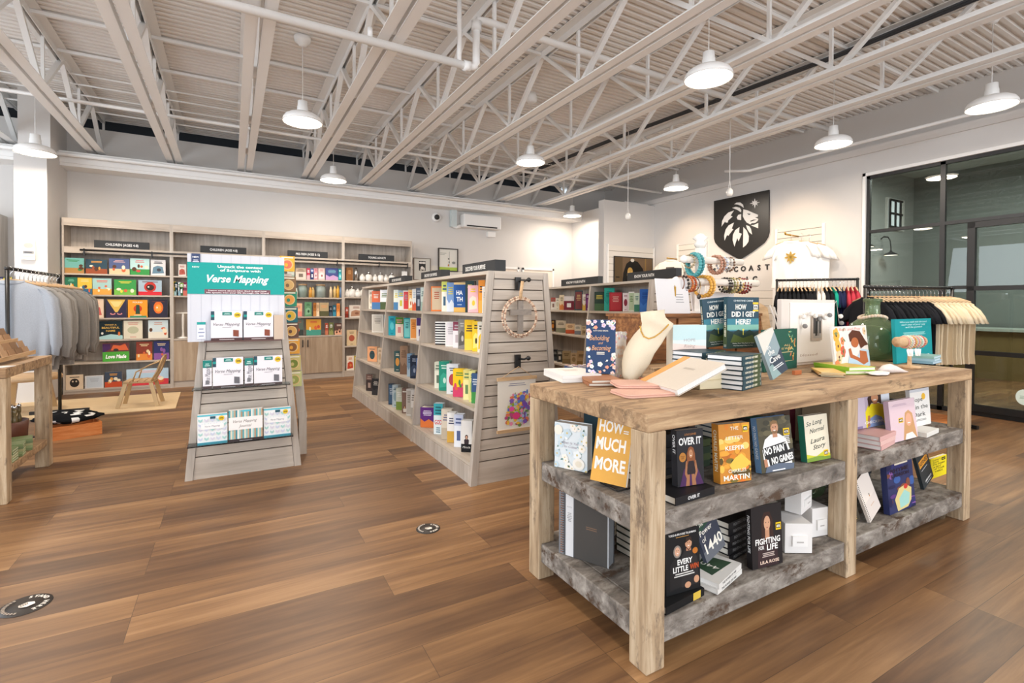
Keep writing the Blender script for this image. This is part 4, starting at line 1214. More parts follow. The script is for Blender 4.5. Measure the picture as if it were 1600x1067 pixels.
def vmbox(x0, x1, y, z, h, label, kind):
    w_ = x1 - x0
    t = thing('boxed_book', label, 'boxed book', ((x0 + x1) / 2, y, z + .001), group='boxed books on the slatted display')
    b = MB(); d_ = .045
    base = {'brown': '#eceaf0', 'grey': '#eceaf0', 'slim': '#eceaf0', 'chev': '#eef1f2', 'journal': '#f1efee'}[kind]
    b.box(-w_ / 2, 0, 0, w_ / 2, d_, h, PRINT, base)
    A = Art(b, (-w_ / 2, 0, 0), (1, 0, 0), (0, 0, 1), w_, h, .0004)
    if kind in ('brown', 'grey'):
        A.r(0, 0, 1, .085, '#54393a').lines(.25, .02, .75, .06, 1, '#d9cfcf')
        A.r(0, .70, .11, 1, '#2b4c5c').r(.0, .80, .11, .88, '#1f9a94').r(.36, .86, .66, .97, '#1e8078').lines(.4, .89, .62, .95, 2, '#bfe2dc')
        A.e(.84, .87, .11, .09, '#e9c62e').t('20%', .84, .87, .06, '#222226', wd=.15, bold=.03)
        A.t('Verse Mapping', .5, .56, .10, '#6c6672', wd=.84, shear=.35).lines(.35, .44, .65, .47, 1, '#a9a4ae')
        A.poly([(.70, .14), (.88, .12), (.88, .34), (.70, .36)], '#8a4a38' if kind == 'brown' else '#6d6c72')
    elif kind == 'slim':
        A.r(0, 0, 1, .1, '#54393a').r(0, .74, 1, 1, '#1e8078').lines(.2, .80, .8, .92, 2, '#bfe2dc').t('Verse Mapping', .5, .48, .16, '#6c6672', wd=2.4, shear=.3, rot=90).r(.3, .16, .7, .3, '#7a7a80')
    elif kind == 'chev':
        A.r(0, 0, 1, .09, '#48b6cc').r(0, .95, 1, 1, '#5cc0d2')
        for i in range(5):
            for j in range(5):
                u_, v_ = .1 + .2 * i, .14 + .155 * j
                A.poly([(u_ - .07, v_ + .05), (u_, v_), (u_ + .07, v_ + .05), (u_ + .07, v_ + .12), (u_, v_ + .07), (u_ - .07, v_ + .12)], ['#cdd3e6', '#a9d3cf', '#d9d6e3'][(i + j) % 3])
        A.r(.12, .52, .88, .70, '#f4f4f4').t('Verse Mapping', .5, .62, .055, '#55506a', wd=.5, shear=.3).r(.42, .86, .60, .94, '#2b5868').e(.80, .86, .10, .08, '#e9c62e').t('20%', .80, .86, .05, '#222226', wd=.13, bold=.03)
    else:
        cs = ['#5aa7b0', '#e6dcc8', '#8fc3c4', '#c9a98a', '#3f8d9c', '#f0ebe0', '#a6cfd0', '#b8977a']
        for i in range(20): A.r(i / 20, 0, (i + 1) / 20, 1, cs[i % 8])
        A.r(0, .38, 1, .78, '#f4f1ef').t('Verse Mapping', .48, .65, .09, '#6c5d5c', wd=.7, shear=.35).t('Journal', .48, .50, .09, '#6c5d5c', wd=.38, shear=.35).r(0, 0, 1, .09, '#4d3a3c').lines(.3, .02, .7, .06, 1, '#d9cfcf').e(.5, .97, .16, .03, '#5cc0d2')
    b.build('box', t)
    return t
def dx(px, y=4.06): return at_y(px, 600, y).x
vmbox(dx(330), dx(379), 4.05, .993, .205, 'boxed book with brown cover picture, left one in front of the poster', 'brown')
vmbox(dx(381), dx(427), 4.05, .993, .205, 'boxed book with brown cover picture, right one in front of the poster', 'brown')
vmbox(dx(317), dx(331), 4.06, .656, .20, 'narrow boxed book with teal top, left end of the upper ledge', 'slim')
vmbox(dx(332.5), dx(380), 4.06, .656, .215, 'boxed book with grey cover picture, left wide one on the upper ledge', 'grey')
vmbox(dx(382.5), dx(395.5), 4.06, .656, .205, 'narrow boxed book with teal top, between two wide boxes', 'slim')
vmbox(dx(397), dx(441), 4.06, .656, .215, 'boxed book with dark cover picture, right end of the upper ledge', 'grey')
vmbox(dx(308), dx(355), 4.06, .266, .21, 'chevron-patterned box with turquoise base, left on the lower ledge', 'chev')
vmbox(dx(357), dx(410), 4.055, .266, .225, 'striped journal box with white label in the middle of the lower ledge', 'journal')
vmbox(dx(412), dx(454), 4.06, .266, .215, 'chevron-patterned box with turquoise base, right on the lower ledge', 'chev')
b = MB(); b.box(dx(428), 4.04, .993, dx(443), 4.10, 1.17, flat('#cdb9a6', .6, name='tan_card')); tag(b.build('card_block'), 'plain tan box at the right edge of the poster board', 'box')
for i, (py, cc, c_2) in enumerate(((412, '#f0b23c', '#e07a5a'), (444, '#8a6a4a', '#d8b070'), (467, '#2c8a6c', '#e8a048'), (492, '#246a72', '#d8b23a'), (516, '#6a4a3a', '#d8a85c'), (541, '#e6a43c', '#8a5a30'), (567, '#cfc07a', '#7c8a3c'), (592, '#c9cc8a', '#a0a85a'))):
    px = 449 + (py - 412) * .062
    p = at_y(px, py, 4.45)
    b = MB(); b.box(-.055, 0, -.062, .055, .012, .062, PRINT, cc)
    A = Art(b, (-.055, 0, -.062), (1, 0, 0), (0, 0, 1), .11, .124, .0006); A.e(.5, .45, .38, .34, '#e6c48a').e(.5, .45, .31, .28, c_2).e(.42, .42, .12, .12, cc).r(.1, .86, .9, .94, '#f3ead6')
    tag(b.build('craft_kit', loc=(p.x, p.y, p.z)), 'small hanging craft kit with a hoop, %s from the top beside the poster' % ORD[i], 'craft kit', 'craft kits hung beside the poster')
b = MB()
b.bar((.52, 4.485, .30), (.40, 4.485, 1.5), .07, .02, LAM_V, side=(1, 0, 0)); b.box(.49, 4.47, 0, .55, 4.56, .36, LAM_V)
tag(b.build('kit_hanging_strip'), 'narrow grey strip carrying the column of craft kits', 'display strip')

# ---- bookcases along the back wall
LV = (1.665, 1.372, 1.047, .742, .426, .06)
def wall_bay(x0, x1, levels, cab, label, y0=8.92, handles=True):
    t = thing('tall_bookcase', label, 'bookcase', (x0, y0, 0))
    w_ = x1 - x0; d_ = 9.285 - y0
    for sx in (0, w_ - .022):
        b = MB(); b.box(sx, 0, 0, sx + .022, d_, 2.42, LAM_V); b.build('side_panel', t)
    b = MB(); b.box(.022, d_ - .012, 0, w_ - .022, d_, 2.42, LAM_V); b.build('back_panel', t)
    b = MB(); b.box(.022, .0, 2.315, w_ - .022, .022, 2.42, LAM_X); b.build('header', t)
    b = MB(); b.box(.022, .022, 2.395, w_ - .022, d_ - .012, 2.42, LAM_X); b.build('top_board', t)
    b = MB(); b.box(.022, 0, 1.945, w_ - .022, .022, 2.03, LAM_X); b.box(.022, .022, 2.005, w_ - .022, d_ - .012, 2.03, LAM_X); b.build('sign_rail', t)
    for z in levels:
        b = MB(); b.box(.022, .004, z - .022, w_ - .022, d_ - .012, z, LAM_X); b.build('shelf', t)
    if cab:
        n = cab
        b = MB(); b.box(.022, .004, .705, w_ - .022, d_ - .012, .727, LAM_X); b.build('cabinet_top', t)
        for k in range(n):
            a = .022 + (w_ - .044) * k / n; c_ = .022 + (w_ - .044) * (k + 1) / n
            dt = MB(); dt.box(a + .002, -.018, .10, c_ - .002, .002, .70, CAB_V); do = dt.build('cabinet_door', t)
            hx = c_ - .04 if k == 0 else a + .04
            hb_ = MB(); hb_.bar((hx, -.032, .54), (hx, -.032, .66), .014, .014, BLACK); hb_.bar((hx, -.018, .55), (hx, -.034, .55), .012, .012, BLACK); hb_.bar((hx, -.018, .65), (hx, -.034, .65), .012, .012, BLACK)
            hb_.build('door_handle', do)
    b = MB(); b.box(.022, .012, 0, w_ - .022, .03, (levels[-1] - .022) if not cab else .098, LAM_X); b.build('kick_board', t)
    return t
BX = (-2.0, -.765, .46, 1.69, 2.91)
wall_bay(BX[0], BX[1], LV, 0, 'leftmost grey-oak bookcase of the back wall row, full of picture books')
wall_bay(BX[1], BX[2], (1.665, 1.372), 2, 'back wall bookcase with cupboards mostly hidden by the teal poster')
wall_bay(BX[2], BX[3], (1.665, 1.365, 1.047), 2, 'back wall bookcase with two black-handled cupboard doors and colourful books')
wall_bay(BX[3], BX[4], (1.665, 1.38, 1.02, .53, .10), 0, 'rightmost back wall bookcase with white lidded jars')
wall_bay(-3.9, -2.64, LV, 0, 'grey bookcase at the far left edge behind the pier')
t = thing('ladder_rail', 'long black rail along the front of the back wall bookcases', 'rail', (0, 8.87, 1.985))
b = MB(); b.tube([(-1.80, 0, 0), (2.80, 0, 0)], .013, BLACK, n=10); b.build('rail', t)
for px in (131.5, 237.5, 335, 441, 527, 592.5, 637):
    x = at_y(px, 400, 8.87).x
    b = MB(); b.bar((x, 0, .02), (x, 0, -.07), .018, .018, BLACK); b.bar((x, 0, -.06), (x, .05, -.06), .018, .018, BLACK); b.build('bracket', t)
def baysign(px0, px1, txt, tw, label):
    a, c_ = at_y(px0, 390, 8.93).x, at_y(px1, 390, 8.93).x
    t = thing('shelf_sign', label, 'sign', (a, 8.93, 2.031), group='black shelf signs')
    b = MB(); b.box(0, 0, 0, c_ - a, .05, .105, MATTBLK); b.build('sign_block', t)
    b = MB(); Art(b, (0, 0, 0), (1, 0, 0), (0, 0, 1), c_ - a, .105, .002).t(txt, .5, .5, .34, '#e6e6e6', wd=tw, bold=.02); b.build('lettering', t)
baysign(147, 233, 'CHILDREN (AGES 4-8)', .60, 'black sign above the leftmost picture-book bookcase')
baysign(313, 385, 'CHILDREN (AGES 4-8)', .60, 'black sign just above the teal poster')
baysign(449.5, 512, 'PRE-TEEN (AGES 8-12)', .60, 'black sign above the cupboard bookcase right of the poster')
baysign(561, 616, 'YOUNG ADULTS', .50, 'black sign above the bookcase with white jars')
a_ = at_y(0, 390, 8.93).x
t = thing('shelf_sign', 'black sign cut off by the left edge of the photo', 'sign', (-3.4, 8.93, 2.031), group='black shelf signs')
b = MB(); b.box(0, 0, 0, .66, .05, .105, MATTBLK); b.build('sign_block', t)
YW = 8.96
def wrow(items, z, where, y=YW, **k):
    k.setdefault('t', .02)
    shelf_row(items, z, (0, y, 0), (0, 1, 0), 0, where, hard=False, **k)
def bigcircle(c, c3, base=None):
    def f(A):
        if base: A.r(0, 0, 1, .24, base)
        A.e(.5, .55, .26, .34, c).e(.5, .52, .17, .2, c3).e(.43, .55, .04, .05, '#f2e6da').lines(.15, .86, .85, .95, 1, '#6a3b38')
    return f
def wabn(A): A.t('WHAT A', .5, .80, .08, '#e3b95a', wd=.5, bold=.02).t('BEAUTIFUL', .5, .64, .10, '#e3b95a', wd=.74, bold=.02).t('NAME', .5, .47, .10, '#e3b95a', wd=.38, bold=.02).poly([(0, 0), (1, 0), (1, .2), (.5, .28), (0, .14)], '#a9cfcf').e(.15, .33, .05, .07, '#e8e4da').e(.85, .3, .05, .12, '#d8763a')
def lovemade(A): A.r(0, 0, 1, .52, '#4fa63c').poly([(0, .52), (0, .95), (.28, .95), (.3, .7), (.1, .52)], '#4b2a5c').poly([(.3, .6), (.4, .9), (.65, .85), (.85, .95), (.98, .6)], '#d8663c').e(.5, .62, .1, .08, '#3c3432').t('Love Made', .5, .27, .20, '#ffffff', wd=.78, bold=.04, shear=.2)
def vshape(A): A.poly([(.05, 1), (.95, 1), (.55, .30), (.45, .30)], '#e2b95a').poly([(.2, .9), (.8, .9), (.6, .6), (.4, .6)], '#f0d58a').e(.33, .22, .13, .06, '#d88a8a').e(.66, .22, .13, .06, '#d88a8a').e(.33, .25, .08, .04, '#2a2540').e(.66, .25, .08, .04, '#2a2540')
def orangeman(A): A.r(.1, .0, .95, .1, '#3f8a6a').e(.5, .5, .22, .2, '#c8401e').poly([(.38, .2), (.62, .2), (.58, .72), (.42, .72)], '#2e4a3c').t('FOUND', .5, .86, .08, '#f7f1e4', wd=.5, bold=.02).lines(.3, .12, .7, .18, 1, '#f7f1e4')
B1 = 'of the leftmost wall bookcase'
wrow([(97, 132, 403, '#72b3ab', '#b98a4c', '#3f8a4a', 'teal giraffe', {'kind': 6}), (134.5, 168, 405.5, '#2f4a58', '#a0522e', '#e0a24a', 'dark blue fox', {'kind': 6}), (171, 203, 404, '#54628c', '#d8c9a0', '#e8b8b0', 'dusk-coloured', {'kind': 6}),
      (204, 234, 404, '#bfe0dc', '#3f9a4a', '#d84a4a', 'white and green farm', {'kind': 6}), (236, 259, 406, '#e6e2e0', '#6a8a9c', '#45454c', 'pale floral', {'kind': 4})], 1.665, 'the first shelf ' + B1, cat='picture book')
wrow([(102, 121, 433, '#2f7a5c', '#e0c24a', '#7ac4a8', 'dark green', {'kind': 6}), (121.5, 144, 434, '#efc64a', '#3a6a8c', '#f0e0a0', 'yellow and blue', {'kind': 6}), (145, 174.5, 435, '#a8cfcb', '#e8a84a', '#e0705a', 'pale teal vehicles', {'kind': 6}),
      (178.5, 213, 437, '#3d9a4a', '#7aba4a', '#e8d84a', 'green jungle', {'kind': 6}), (216.5, 253, 438, '#a8bcc8', '#fff', '#fff', 'grey-blue red-circled', {'art': bigcircle('#c8382c', '#3a2620', '#d8303a')})], 1.372, 'the second shelf ' + B1, cat='picture book')
wrow([(133, 162, 467, '#e6cdb4', '#c9605a', '#e8b0a0', 'peach', {'kind': 4}), (165.5, 198, 468, '#332f48', '#fff', '#fff', 'dark lantern', {'art': vshape}), (200, 230.5, 468.5, '#ee9a2c', '#fff', '#fff', 'orange', {'art': orangeman}),
      (233, 262, 468, '#2f2b3c', '#fff', '#fff', 'dark orange-faced', {'art': bigcircle('#e8722c', '#f0a040')})], 1.047, 'the third shelf ' + B1, cat='picture book')
wrow([(154, 191.5, 502, '#14262c', '#fff', '#fff', 'black gold-lettered', {'art': wabn}), (193, 222.5, 501, '#ddd4be', '#b8b89a', '#c97a6a', 'cream', {'kind': 1}), (231.5, 262.5, 500.5, '#cfdde0', '#e6e0d0', '#c98a70', 'pale sky', {'kind': 6})], .742, 'the fourth shelf ' + B1, cat='picture book')
wrow([(160, 201.5, 536, '#6a3a3c', '#fff', '#fff', 'green and white-lettered', {'art': lovemade}), (212.5, 237.5, 534, '#8a3b2c', '#e0893c', '#e8cfa0', 'rust-red', {'kind': 6}), (240, 264, 533, '#2e3468', '#8a5a9c', '#e0c8a0', 'navy', {'kind': 6})], .426, 'the fifth shelf ' + B1, cat='picture book')
wrow([(102, 129, 586, '#dfc9ae', '#2c2826', '#dfc9ae', 'tan black-ringed', {'kind': 7}), (132, 161, 587, '#d9d9dc', '#c2ccd6', '#a9b4c0', 'silver-white', {'kind': 5}), (163, 190, 581, '#3f4a5c', '#c8502c', '#e0a04a', 'dark house-shaped', {'kind': 6}),
      (197.5, 263, 576, '#b9d4e6', '#d8404a', '#f0c0c0', 'wide pale blue', {'kind': 6, 'wmax': .8})], .06, 'the bottom shelf ' + B1, cat='picture book')
wrow([(279, 291, 413, '#ddd3c9', '#b4584a', '#a8503c', 'white and red', {'kind': 4}), (420, 432, 413, '#4f9aa8', '#e8e0c8', '#234', 'sea-blue')], 1.665, 'the top shelf behind the poster', cat='picture book')
wrow([(270, 273, 440, '#dfc23c', '#c9a82c', '#554', 'yellow'), (273.5, 277, 441, '#2f6a7c', '#a8d0d8', '#fff', 'blue'), (277.5, 281, 441, '#cfd8d8', '#8ab', '#345', 'grey'), (281.5, 286, 442, '#3a5c34', '#7c9c4a', '#fff', 'green'), (286.5, 292, 441, '#7c2c4c', '#c86a5c', '#fff', 'plum')], 1.372, 'the second shelf behind the poster')
wrow([(293, 303, 480, '#e0b040', '#e8ddd0', '#7c6a8c', 'yellow-framed', {'kind': 5})], .729, 'the cupboard top behind the poster', cat='picture book')
B3 = 'of the cupboard bookcase'
wrow([(449, 460, 418.6, '#c9cfc4', '#a3b0a0', '#67786a', 'pale green'), (462, 478.5, 419, '#d9cdbf', '#b8a28c', '#7a6a5c', 'wide cream'), (479.5, 484.5, 419, '#c8405a', '#e8b0b8', '#fff', 'red'), (485.5, 490, 420, '#25386a', '#4a66a8', '#fff', 'navy'),
      (490.5, 496.5, 419, '#dc98a0', '#f0d0d0', '#a04050', 'pink'), (497.5, 507.5, 419, '#ecc9c4', '#f4e2dc', '#b06a6a', 'blush'), (509, 528.5, 419, '#46508c', '#c8a0c8', '#7cbcc4', 'wide indigo', {'kind': 3}), (529.5, 533, 420, '#1f8c94', '#5cc', '#fff', 'teal')], 1.665, 'the first shelf ' + B3)
wrow([(459, 472, 474, '#eab28c', '#e88a78', '#c0605a', 'peach', {'kind': 0}), (476, 487, 472, '#5f8f68', '#86b08c', '#2f5038', 'green'), (490, 494, 473, '#a8682c', '#c98a4a', '#5a3412', 'brown'), (494.5, 498.5, 473, '#d8b48c', '#efd8b8', '#8a6a40', 'tan'),
      (499.5, 513.5, 473, '#b8a27c', '#5c5a3c', '#e0a06a', 'landscape', {'kind': 0}), (514.5, 519, 478, '#22303c', '#44586a', '#aaa', 'dark'), (520, 525, 477, '#1d5c72', '#3c8ca4', '#ccc', 'petrol'), (526, 531, 474, '#d8843c', '#f0b070', '#7c3c14', 'orange')], 1.047, 'the third shelf ' + B3)
wrow([(461, 474, 498, '#5c6a60', '#3c4440', '#a8705a', 'grey-green', {'kind': 6}), (478.5, 501.5, 499, '#d89c3c', '#4c9c8c', '#c8503c', 'orange and teal', {'kind': 6}), (508, 513, 505, '#a8503c', '#c87a5a', '#eee', 'brick'), (514, 521, 504, '#6a7040', '#94985c', '#eee', 'olive'), (523, 536, 505, '#5c4038', '#e8b090', '#f0dccc', 'brown and peach', {'kind': 6})], .728, 'the cupboard top ' + B3)
for i, (px, r_, hh, c_) in enumerate(((473, .075, .20, '#8a9a92'), (501, .082, .20, '#97a29c'))):
    p = at_y(px, 450, 9.05)
    t = thing('glass_jar', 'wide lidded glass jar, %s on the cupboard bookcase' % ('left' if i == 0 else 'right'), 'jar', (p.x, p.y, 1.3655))
    b = MB(); b.lathe([(.001, 0), (r_, .002), (r_, hh * .85), (r_ * .85, hh * .93), (r_ * .85, hh)], flat(c_, .15, name='dusty_jar_glass')); b.build('jar_body', t)
    b = MB(); b.lathe([(r_ * .9, hh + .0), (r_ * .95, hh + .025), (.001, hh + .03)], BEIGEWOOD); b.build('lid', t)
for i, (px, c_, hh) in enumerate(((485, '#d89a3c', .17), (489, '#c8a86a', .17), (517, '#d8c09a', .19), (523, '#d8b878', .20), (528, '#e0a83c', .21), (532, '#5c7a9c', .18), (463, '#b8c0b4', .15))):
    p = at_y(px, 450, 9.0)
    b = MB(); b.lathe([(.001, 0), (.026, .002), (.026, hh * .7), (.014, hh * .8), (.014, hh), (.001, hh)], flat(c_, .4), n=12)
    tag(b.build('small_bottle', loc=(p.x, p.y, 1.3655)), 'small bottle on the second shelf of the cupboard bookcase, %s from left' % ORD[[463, 485, 489, 517, 523, 528, 532].index(px)], 'bottle', 'bottles on the cupboard bookcase')
B4 = 'of the jar bookcase'
wrow([(541.5, 551, 418, '#a8703c', '#8c5a2c', '#c89a64', 'brown', {'kind': 5, 't': .08, 'noun': 'box'})], 1.665, 'the first shelf ' + B4, cat='box')
wrow([(540, 544, 480, '#b04a34', '#8a3020', '#eee', 'rust'), (546, 567, 477, '#ddd3c8', '#b08468', '#8a5a44', 'wide pale', {'kind': 4})], 1.02, 'the third shelf ' + B4)
wrow([(542, 557, 515.5, '#dcc49c', '#b45a44', '#7c6a54', 'tan', {'kind': 1}), (559, 563, 517, '#cc9a6a', '#a06a3c', '#eee', 'amber')], .53, 'the fourth shelf ' + B4)
wrow([(541.5, 553, 556, '#efe3d4', '#c84a34', '#d88a4a', 'white and red', {'kind': 4}), (554, 558, 556, '#c8b02c', '#4c8a3c', '#eee', 'lime')], .10, 'the bottom shelf ' + B4)
def jar(px, z, r_, hh, i, where):
    p = at_y(px, 450, 9.02)
    t = thing('lidded_jar', 'white ceramic jar with knobbed lid, %s from left %s' % (ORD[i], where), 'jar', (p.x, p.y, z + .0005), group='white lidded jars')
    b = MB(); b.lathe([(.001, 0), (r_ * .8, 0), (r_, hh * .25), (r_, hh * .55), (r_ * .75, hh * .68)], CERAM, n=18); b.build('jar_body', t)
    b = MB(); b.lathe([(r_ * .8, hh * .68), (r_ * .7, hh * .78), (.012, hh * .86), (.022, hh * .93), (.012, hh), (.001, hh)], CHROME if i % 2 else CERAM, n=18); b.build('lid', t)
for i, (px, r_, hh) in enumerate(((566, .05, .13), (576, .06, .17), (586, .045, .13), (595, .055, .17), (603, .045, .13), (612, .06, .17))): jar(px, 1.665, r_, hh, i, 'on the top jar shelf')
for i, (px, r_, hh) in enumerate(((542.5, .05, .14), (550, .06, .20), (559, .055, .15), (568, .06, .19))): jar(px, 1.38, r_, hh, i, 'on the second jar shelf')
p = at_y(556, 430, 9.0); b = MB(); b.lathe([(.001, 0), (.032, 0), (.032, .19), (.02, .21), (.02, .235), (.001, .235)], CHROME, n=16); tag(b.build('steel_flask', loc=(p.x, p.y, 1.6655)), 'slim silver flask beside the brown box', 'flask')
p = at_y(632, 430, 9.0); b = MB(); b.box(-.05, 0, 0, .05, .012, .2, CERAM); tag(b.build('white_card', loc=(p.x, p.y, 1.6655)), 'small white card standing at the right end of the jar shelf', 'card')
for i, (px, c_) in enumerate(((2, '#3a3a66'), (9, '#2f5c4c'), (15, '#6a4a8c'))):
    for j, z in enumerate((1.372, 1.047)):
        fit_book(px - 3.2, px + 3.2, 428 + j * 26, z, (0, YW, 0), (0, 1, 0), 0, ['#3a3a66', '#233a4c'][j] if i != 1 else ['#2f5c4c', '#c8a83c'][j], '#d8c84a', '#e8e4dc', desc='dark book, %s from left on the %s shelf left of the pier' % (ORD[i], ('upper', 'lower')[j]), group='books left of the pier', h=.22)
# white jewellery T-stand on the cupboard behind the poster
p = at_y(286, 520, 9.03)
t = thing('jewellery_stand', 'white T-shaped jewellery stand left of the poster', 'jewellery stand', (p.x, p.y, .7285))
b = MB(); b.lathe([(.001, 0), (.08, .0), (.08, .015), (.02, .03), (.015, .1), (.02, .3), (.012, .38)], CERAM, n=18); b.build('stem', t)
b = MB(); b.tube([(-.09, 0, .38), (.09, 0, .38)], .014, CERAM, n=10); b.build('crossbar', t)
# jars of small tins behind the island: a row of striped mugs on the right back wall
for i in range(6):
    p = at_x(905 + i * 4.2, 430, 6.72)
    b = MB(); b.lathe([(.001, 0), (.035, 0), (.035, .12), (.03, .12), (.03, .02)], flat(['#c9605a', '#e8a0a0', '#3c4c6c', '#d8cfc4', '#b04a5c', '#4a5a7c'][i], .5), n=14)
    tag(b.build('mug', loc=(6.72, p.y, 1.72)), 'small coloured mug in a row on the far right wall, %s from left' % ORD[i], 'mug', 'mugs on the far right wall')
b = MB(); b.box(6.62, at_x(900, 430, 6.72).y - .8, 1.70, 6.805, at_x(900, 430, 6.72).y + .1, 1.72, WHITE); tag(b.build('wall_shelf'), 'white wall shelf holding the coloured mugs', 'shelf')
# ================================================================ RUSTIC TABLES
def rustic(label, xs, y0, y1, ztop=.885, mids=(.54, .165), lw=.085, oh=.0, rz=0, O=(0, 0, 0), th=.085, shelfm=None, flip=False):
    t = thing('display_table', label, 'table', O, rz)
    b = MB(); n = 3; wd = (y1 - y0) / n
    for i in range(n):
        b.box(xs[0] - oh, y0 + wd * i + (.001 if i else 0), ztop - .062, xs[-1] + oh, y0 + wd * (i + 1), ztop, RUS_X)
    b.build('table_top', t, bevel=.003)
    lx = [xs[0]] + [x - lw / 2 for x in xs[1:-1]] + [xs[-1] - lw]
    for x in lx:
        for y in (y0, y1 - lw):
            b = MB(); b.box(x, y, 0, x + lw, y + lw, ztop - .0625, RUS_Z); b.build('leg', t, bevel=.004)
    for z in mids:
        for i in range(len(lx) - 1):
            b = MB(); a, c_ = lx[i] + (lw if i else .02), lx[i + 1] + (.0 if i + 1 < len(lx) - 1 else lw - .02)
            b.box(lx[i] + lw + .001, y0 + .008, z - th, lx[i + 1] - .001, y1 - .008, z, shelfm or ZINC)
            if i == 0: b.box(lx[i] + .012, y0 + lw + .001, z - th, lx[i] + lw + .001, y1 - lw - .001, z, shelfm or ZINC)
            if i == len(lx) - 2: b.box(lx[i + 1] - .001, y0 + lw + .001, z - th, lx[i + 1] + lw - .012, y1 - lw - .001, z, shelfm or ZINC)
            b.build('plank_shelf', t, bevel=.005)
    return t
rustic('long rustic wooden display table with grey plank shelves, piled with books', (1.215, 2.50, 3.805), 1.225, 1.985)
rustic('rustic wooden table behind the long display table, under the wooden chest', (2.15, 3.55), 2.12, 2.75)
rustic('rustic wooden table cut off by the left edge of the photo', (-2.6, -1.215), 4.22, 5.14, .845, (.215,), .085, 0, 0, (0, 0, 0), .05, RUS_X)

ZT = .886
def lay(n, px, py, rz, w, h, t, cols, label, z0=ZT, zp=None, pages='#efe8da', art=None, sart=None, group=None, name='book', cat='book', hard=True, jit=3, xy=None, spine=None):
    """a pile of n lying books, the lowest first; returns the height reached"""
    p = Vector((*xy, 0)) if xy else at_z(px, py, zp or z0)
    q = random.Random(int(px * 7 + n))
    for i in range(n):
        top = i == n - 1
        pos = 'topmost' if top and n > 1 else (('lowest' if i == 0 else ORD[i] + ' from the bottom') if n > 1 else '')
        o = book(w, h, t, cols[i % len(cols)], (label + (', %s of the pile' % pos if pos else '')), cat, art=art if top else None, sart=sart, hard=hard, pages=pages, group=group or (label if n > 1 else None), name=name, spine=spine)
        # thing origin is at the foot of the cover: shift so that px,py is the centre of the pile
        a = rz + (q.uniform(-jit, jit) if n > 1 else 0)
        z = z0 + t * (i + 1) + .0006 * (i + 1)
        dx_, dy_ = math.sin(R(a)) * h / 2, -math.cos(R(a)) * h / 2
        put(o, p.x + dx_, p.y + dy_, z, a, flat_=True)
    return z0 + (t + .0006) * n
def stand(px0, px1, pyt, Y, theta, z, colr, label, art=None, sart=None, t=.025, tilt=0, lean=0, plane='y', hard=True, pages='#efe8da', spine=None, cat='book', name='book', h=None, w_=None, group=None):
    nn = (0, 1, 0) if plane == 'y' else (1, 0, 0)
    P0 = (0, Y, 0) if plane == 'y' else (Y, 0, 0)
    E = Vector((0, 0, EYE)); P0 = Vector(P0); Nn = Vector(nn); cx = (px0 + px1) / 2
    d = pdir(cx, 480); p = E + d * ((P0 - E).dot(Nn) / d.dot(Nn))
    if h is None:
        dd = pdir(cx, pyt); h = (E + dd * ((P0 - E).dot(Nn) / dd.dot(Nn))).z - z
        h /= math.cos(R(tilt))
    if w_ is None:
        u = Vector((math.cos(R(theta)), math.sin(R(theta)), 0))
        a = px_of((p.x, p.y, z)); b_ = px_of((p.x + u.x * .01, p.y + u.y * .01, z))
        w_ = abs(px1 - px0) / (abs(b_[0] - a[0]) * 100)
    o = book(w_, h, t, colr, label, cat, art=art, sart=sart, hard=hard, pages=pages, spine=spine, name=name, group=group)
    up_ = abs(math.sin(R(lean))) * w_ / 2 + (t * math.sin(R(tilt)) if tilt > 0 else 0)
    put(o, p.x, p.y, z + up_ + .001, theta, tilt, lean=lean)
    return o

# --- covers
def face(A, u, v, s, hair=None):
    for d in (-.35, .35): A.e(u + d * s * .07, v + .01, .010 * s, .007 * s, '#2a1c18')
    A.e(u, v - .035 * s, .026 * s, .008 * s, '#f0e2da')
def stick(A, u, v, s=1, pct='40%'):
    asp = A.w / A.h
    A.r(u - .11 * s, v - .075 * s, u + .11 * s, v + .075 * s, '#f1c51f').r(u - .085 * s, v - .045 * s, u + .085 * s, v + .045 * s, '#1d1d1f').t(pct, u, v, .055 * s, '#f5f0e0', wd=.15 * s, bold=.03)
def floral_navy(A):
    q = random.Random(5)
    for i in range(46):
        e = q.random(); s = q.choice('TBLR')
        u_, v_ = (q.random(), .86 + .13 * e) if s == 'T' else (q.random(), .01 + .24 * e) if s == 'B' else (.02 + .1 * e, q.random()) if s == 'L' else (.98 - .1 * e, q.random())
        A.leaf(u_, v_, q.uniform(.07, .13), q.uniform(0, 360), q.choice(['#5c9a7c', '#86b890', '#b9d0a8', '#e8dfc8']))
        A.flower(u_, v_, q.uniform(.03, .09), q.choice(['#f0b7b4', '#f3d3cc', '#f7eee6', '#d8c4dc', '#e89a86', '#ffffff']))
    A.t('RUTH CHOU SIMONS', .5, .80, .022, '#f2e8d8', wd=.5, bold=.02).t('Beholding', .46, .67, .095, '#e0aa80', wd=.68, bold=.005, shear=.35).t('and', .5, .575, .05, '#e0aa80', wd=.16, shear=.35).t('Becoming', .52, .485, .095, '#e0aa80', wd=.66, bold=.005, shear=.35).lines(.3, .36, .7, .42, 2, '#f2e8d8', 2)
def spine_t(txt, c='#e8e8e8', bold=.02, wd=.6, hh=.45, u=.45, c2=None):
    def f(A):
        if c2: A.r(.8, 0, 1, 1, c2)
        A.t(txt, u, .5, hh, c, wd=wd, bold=bold)
    return f
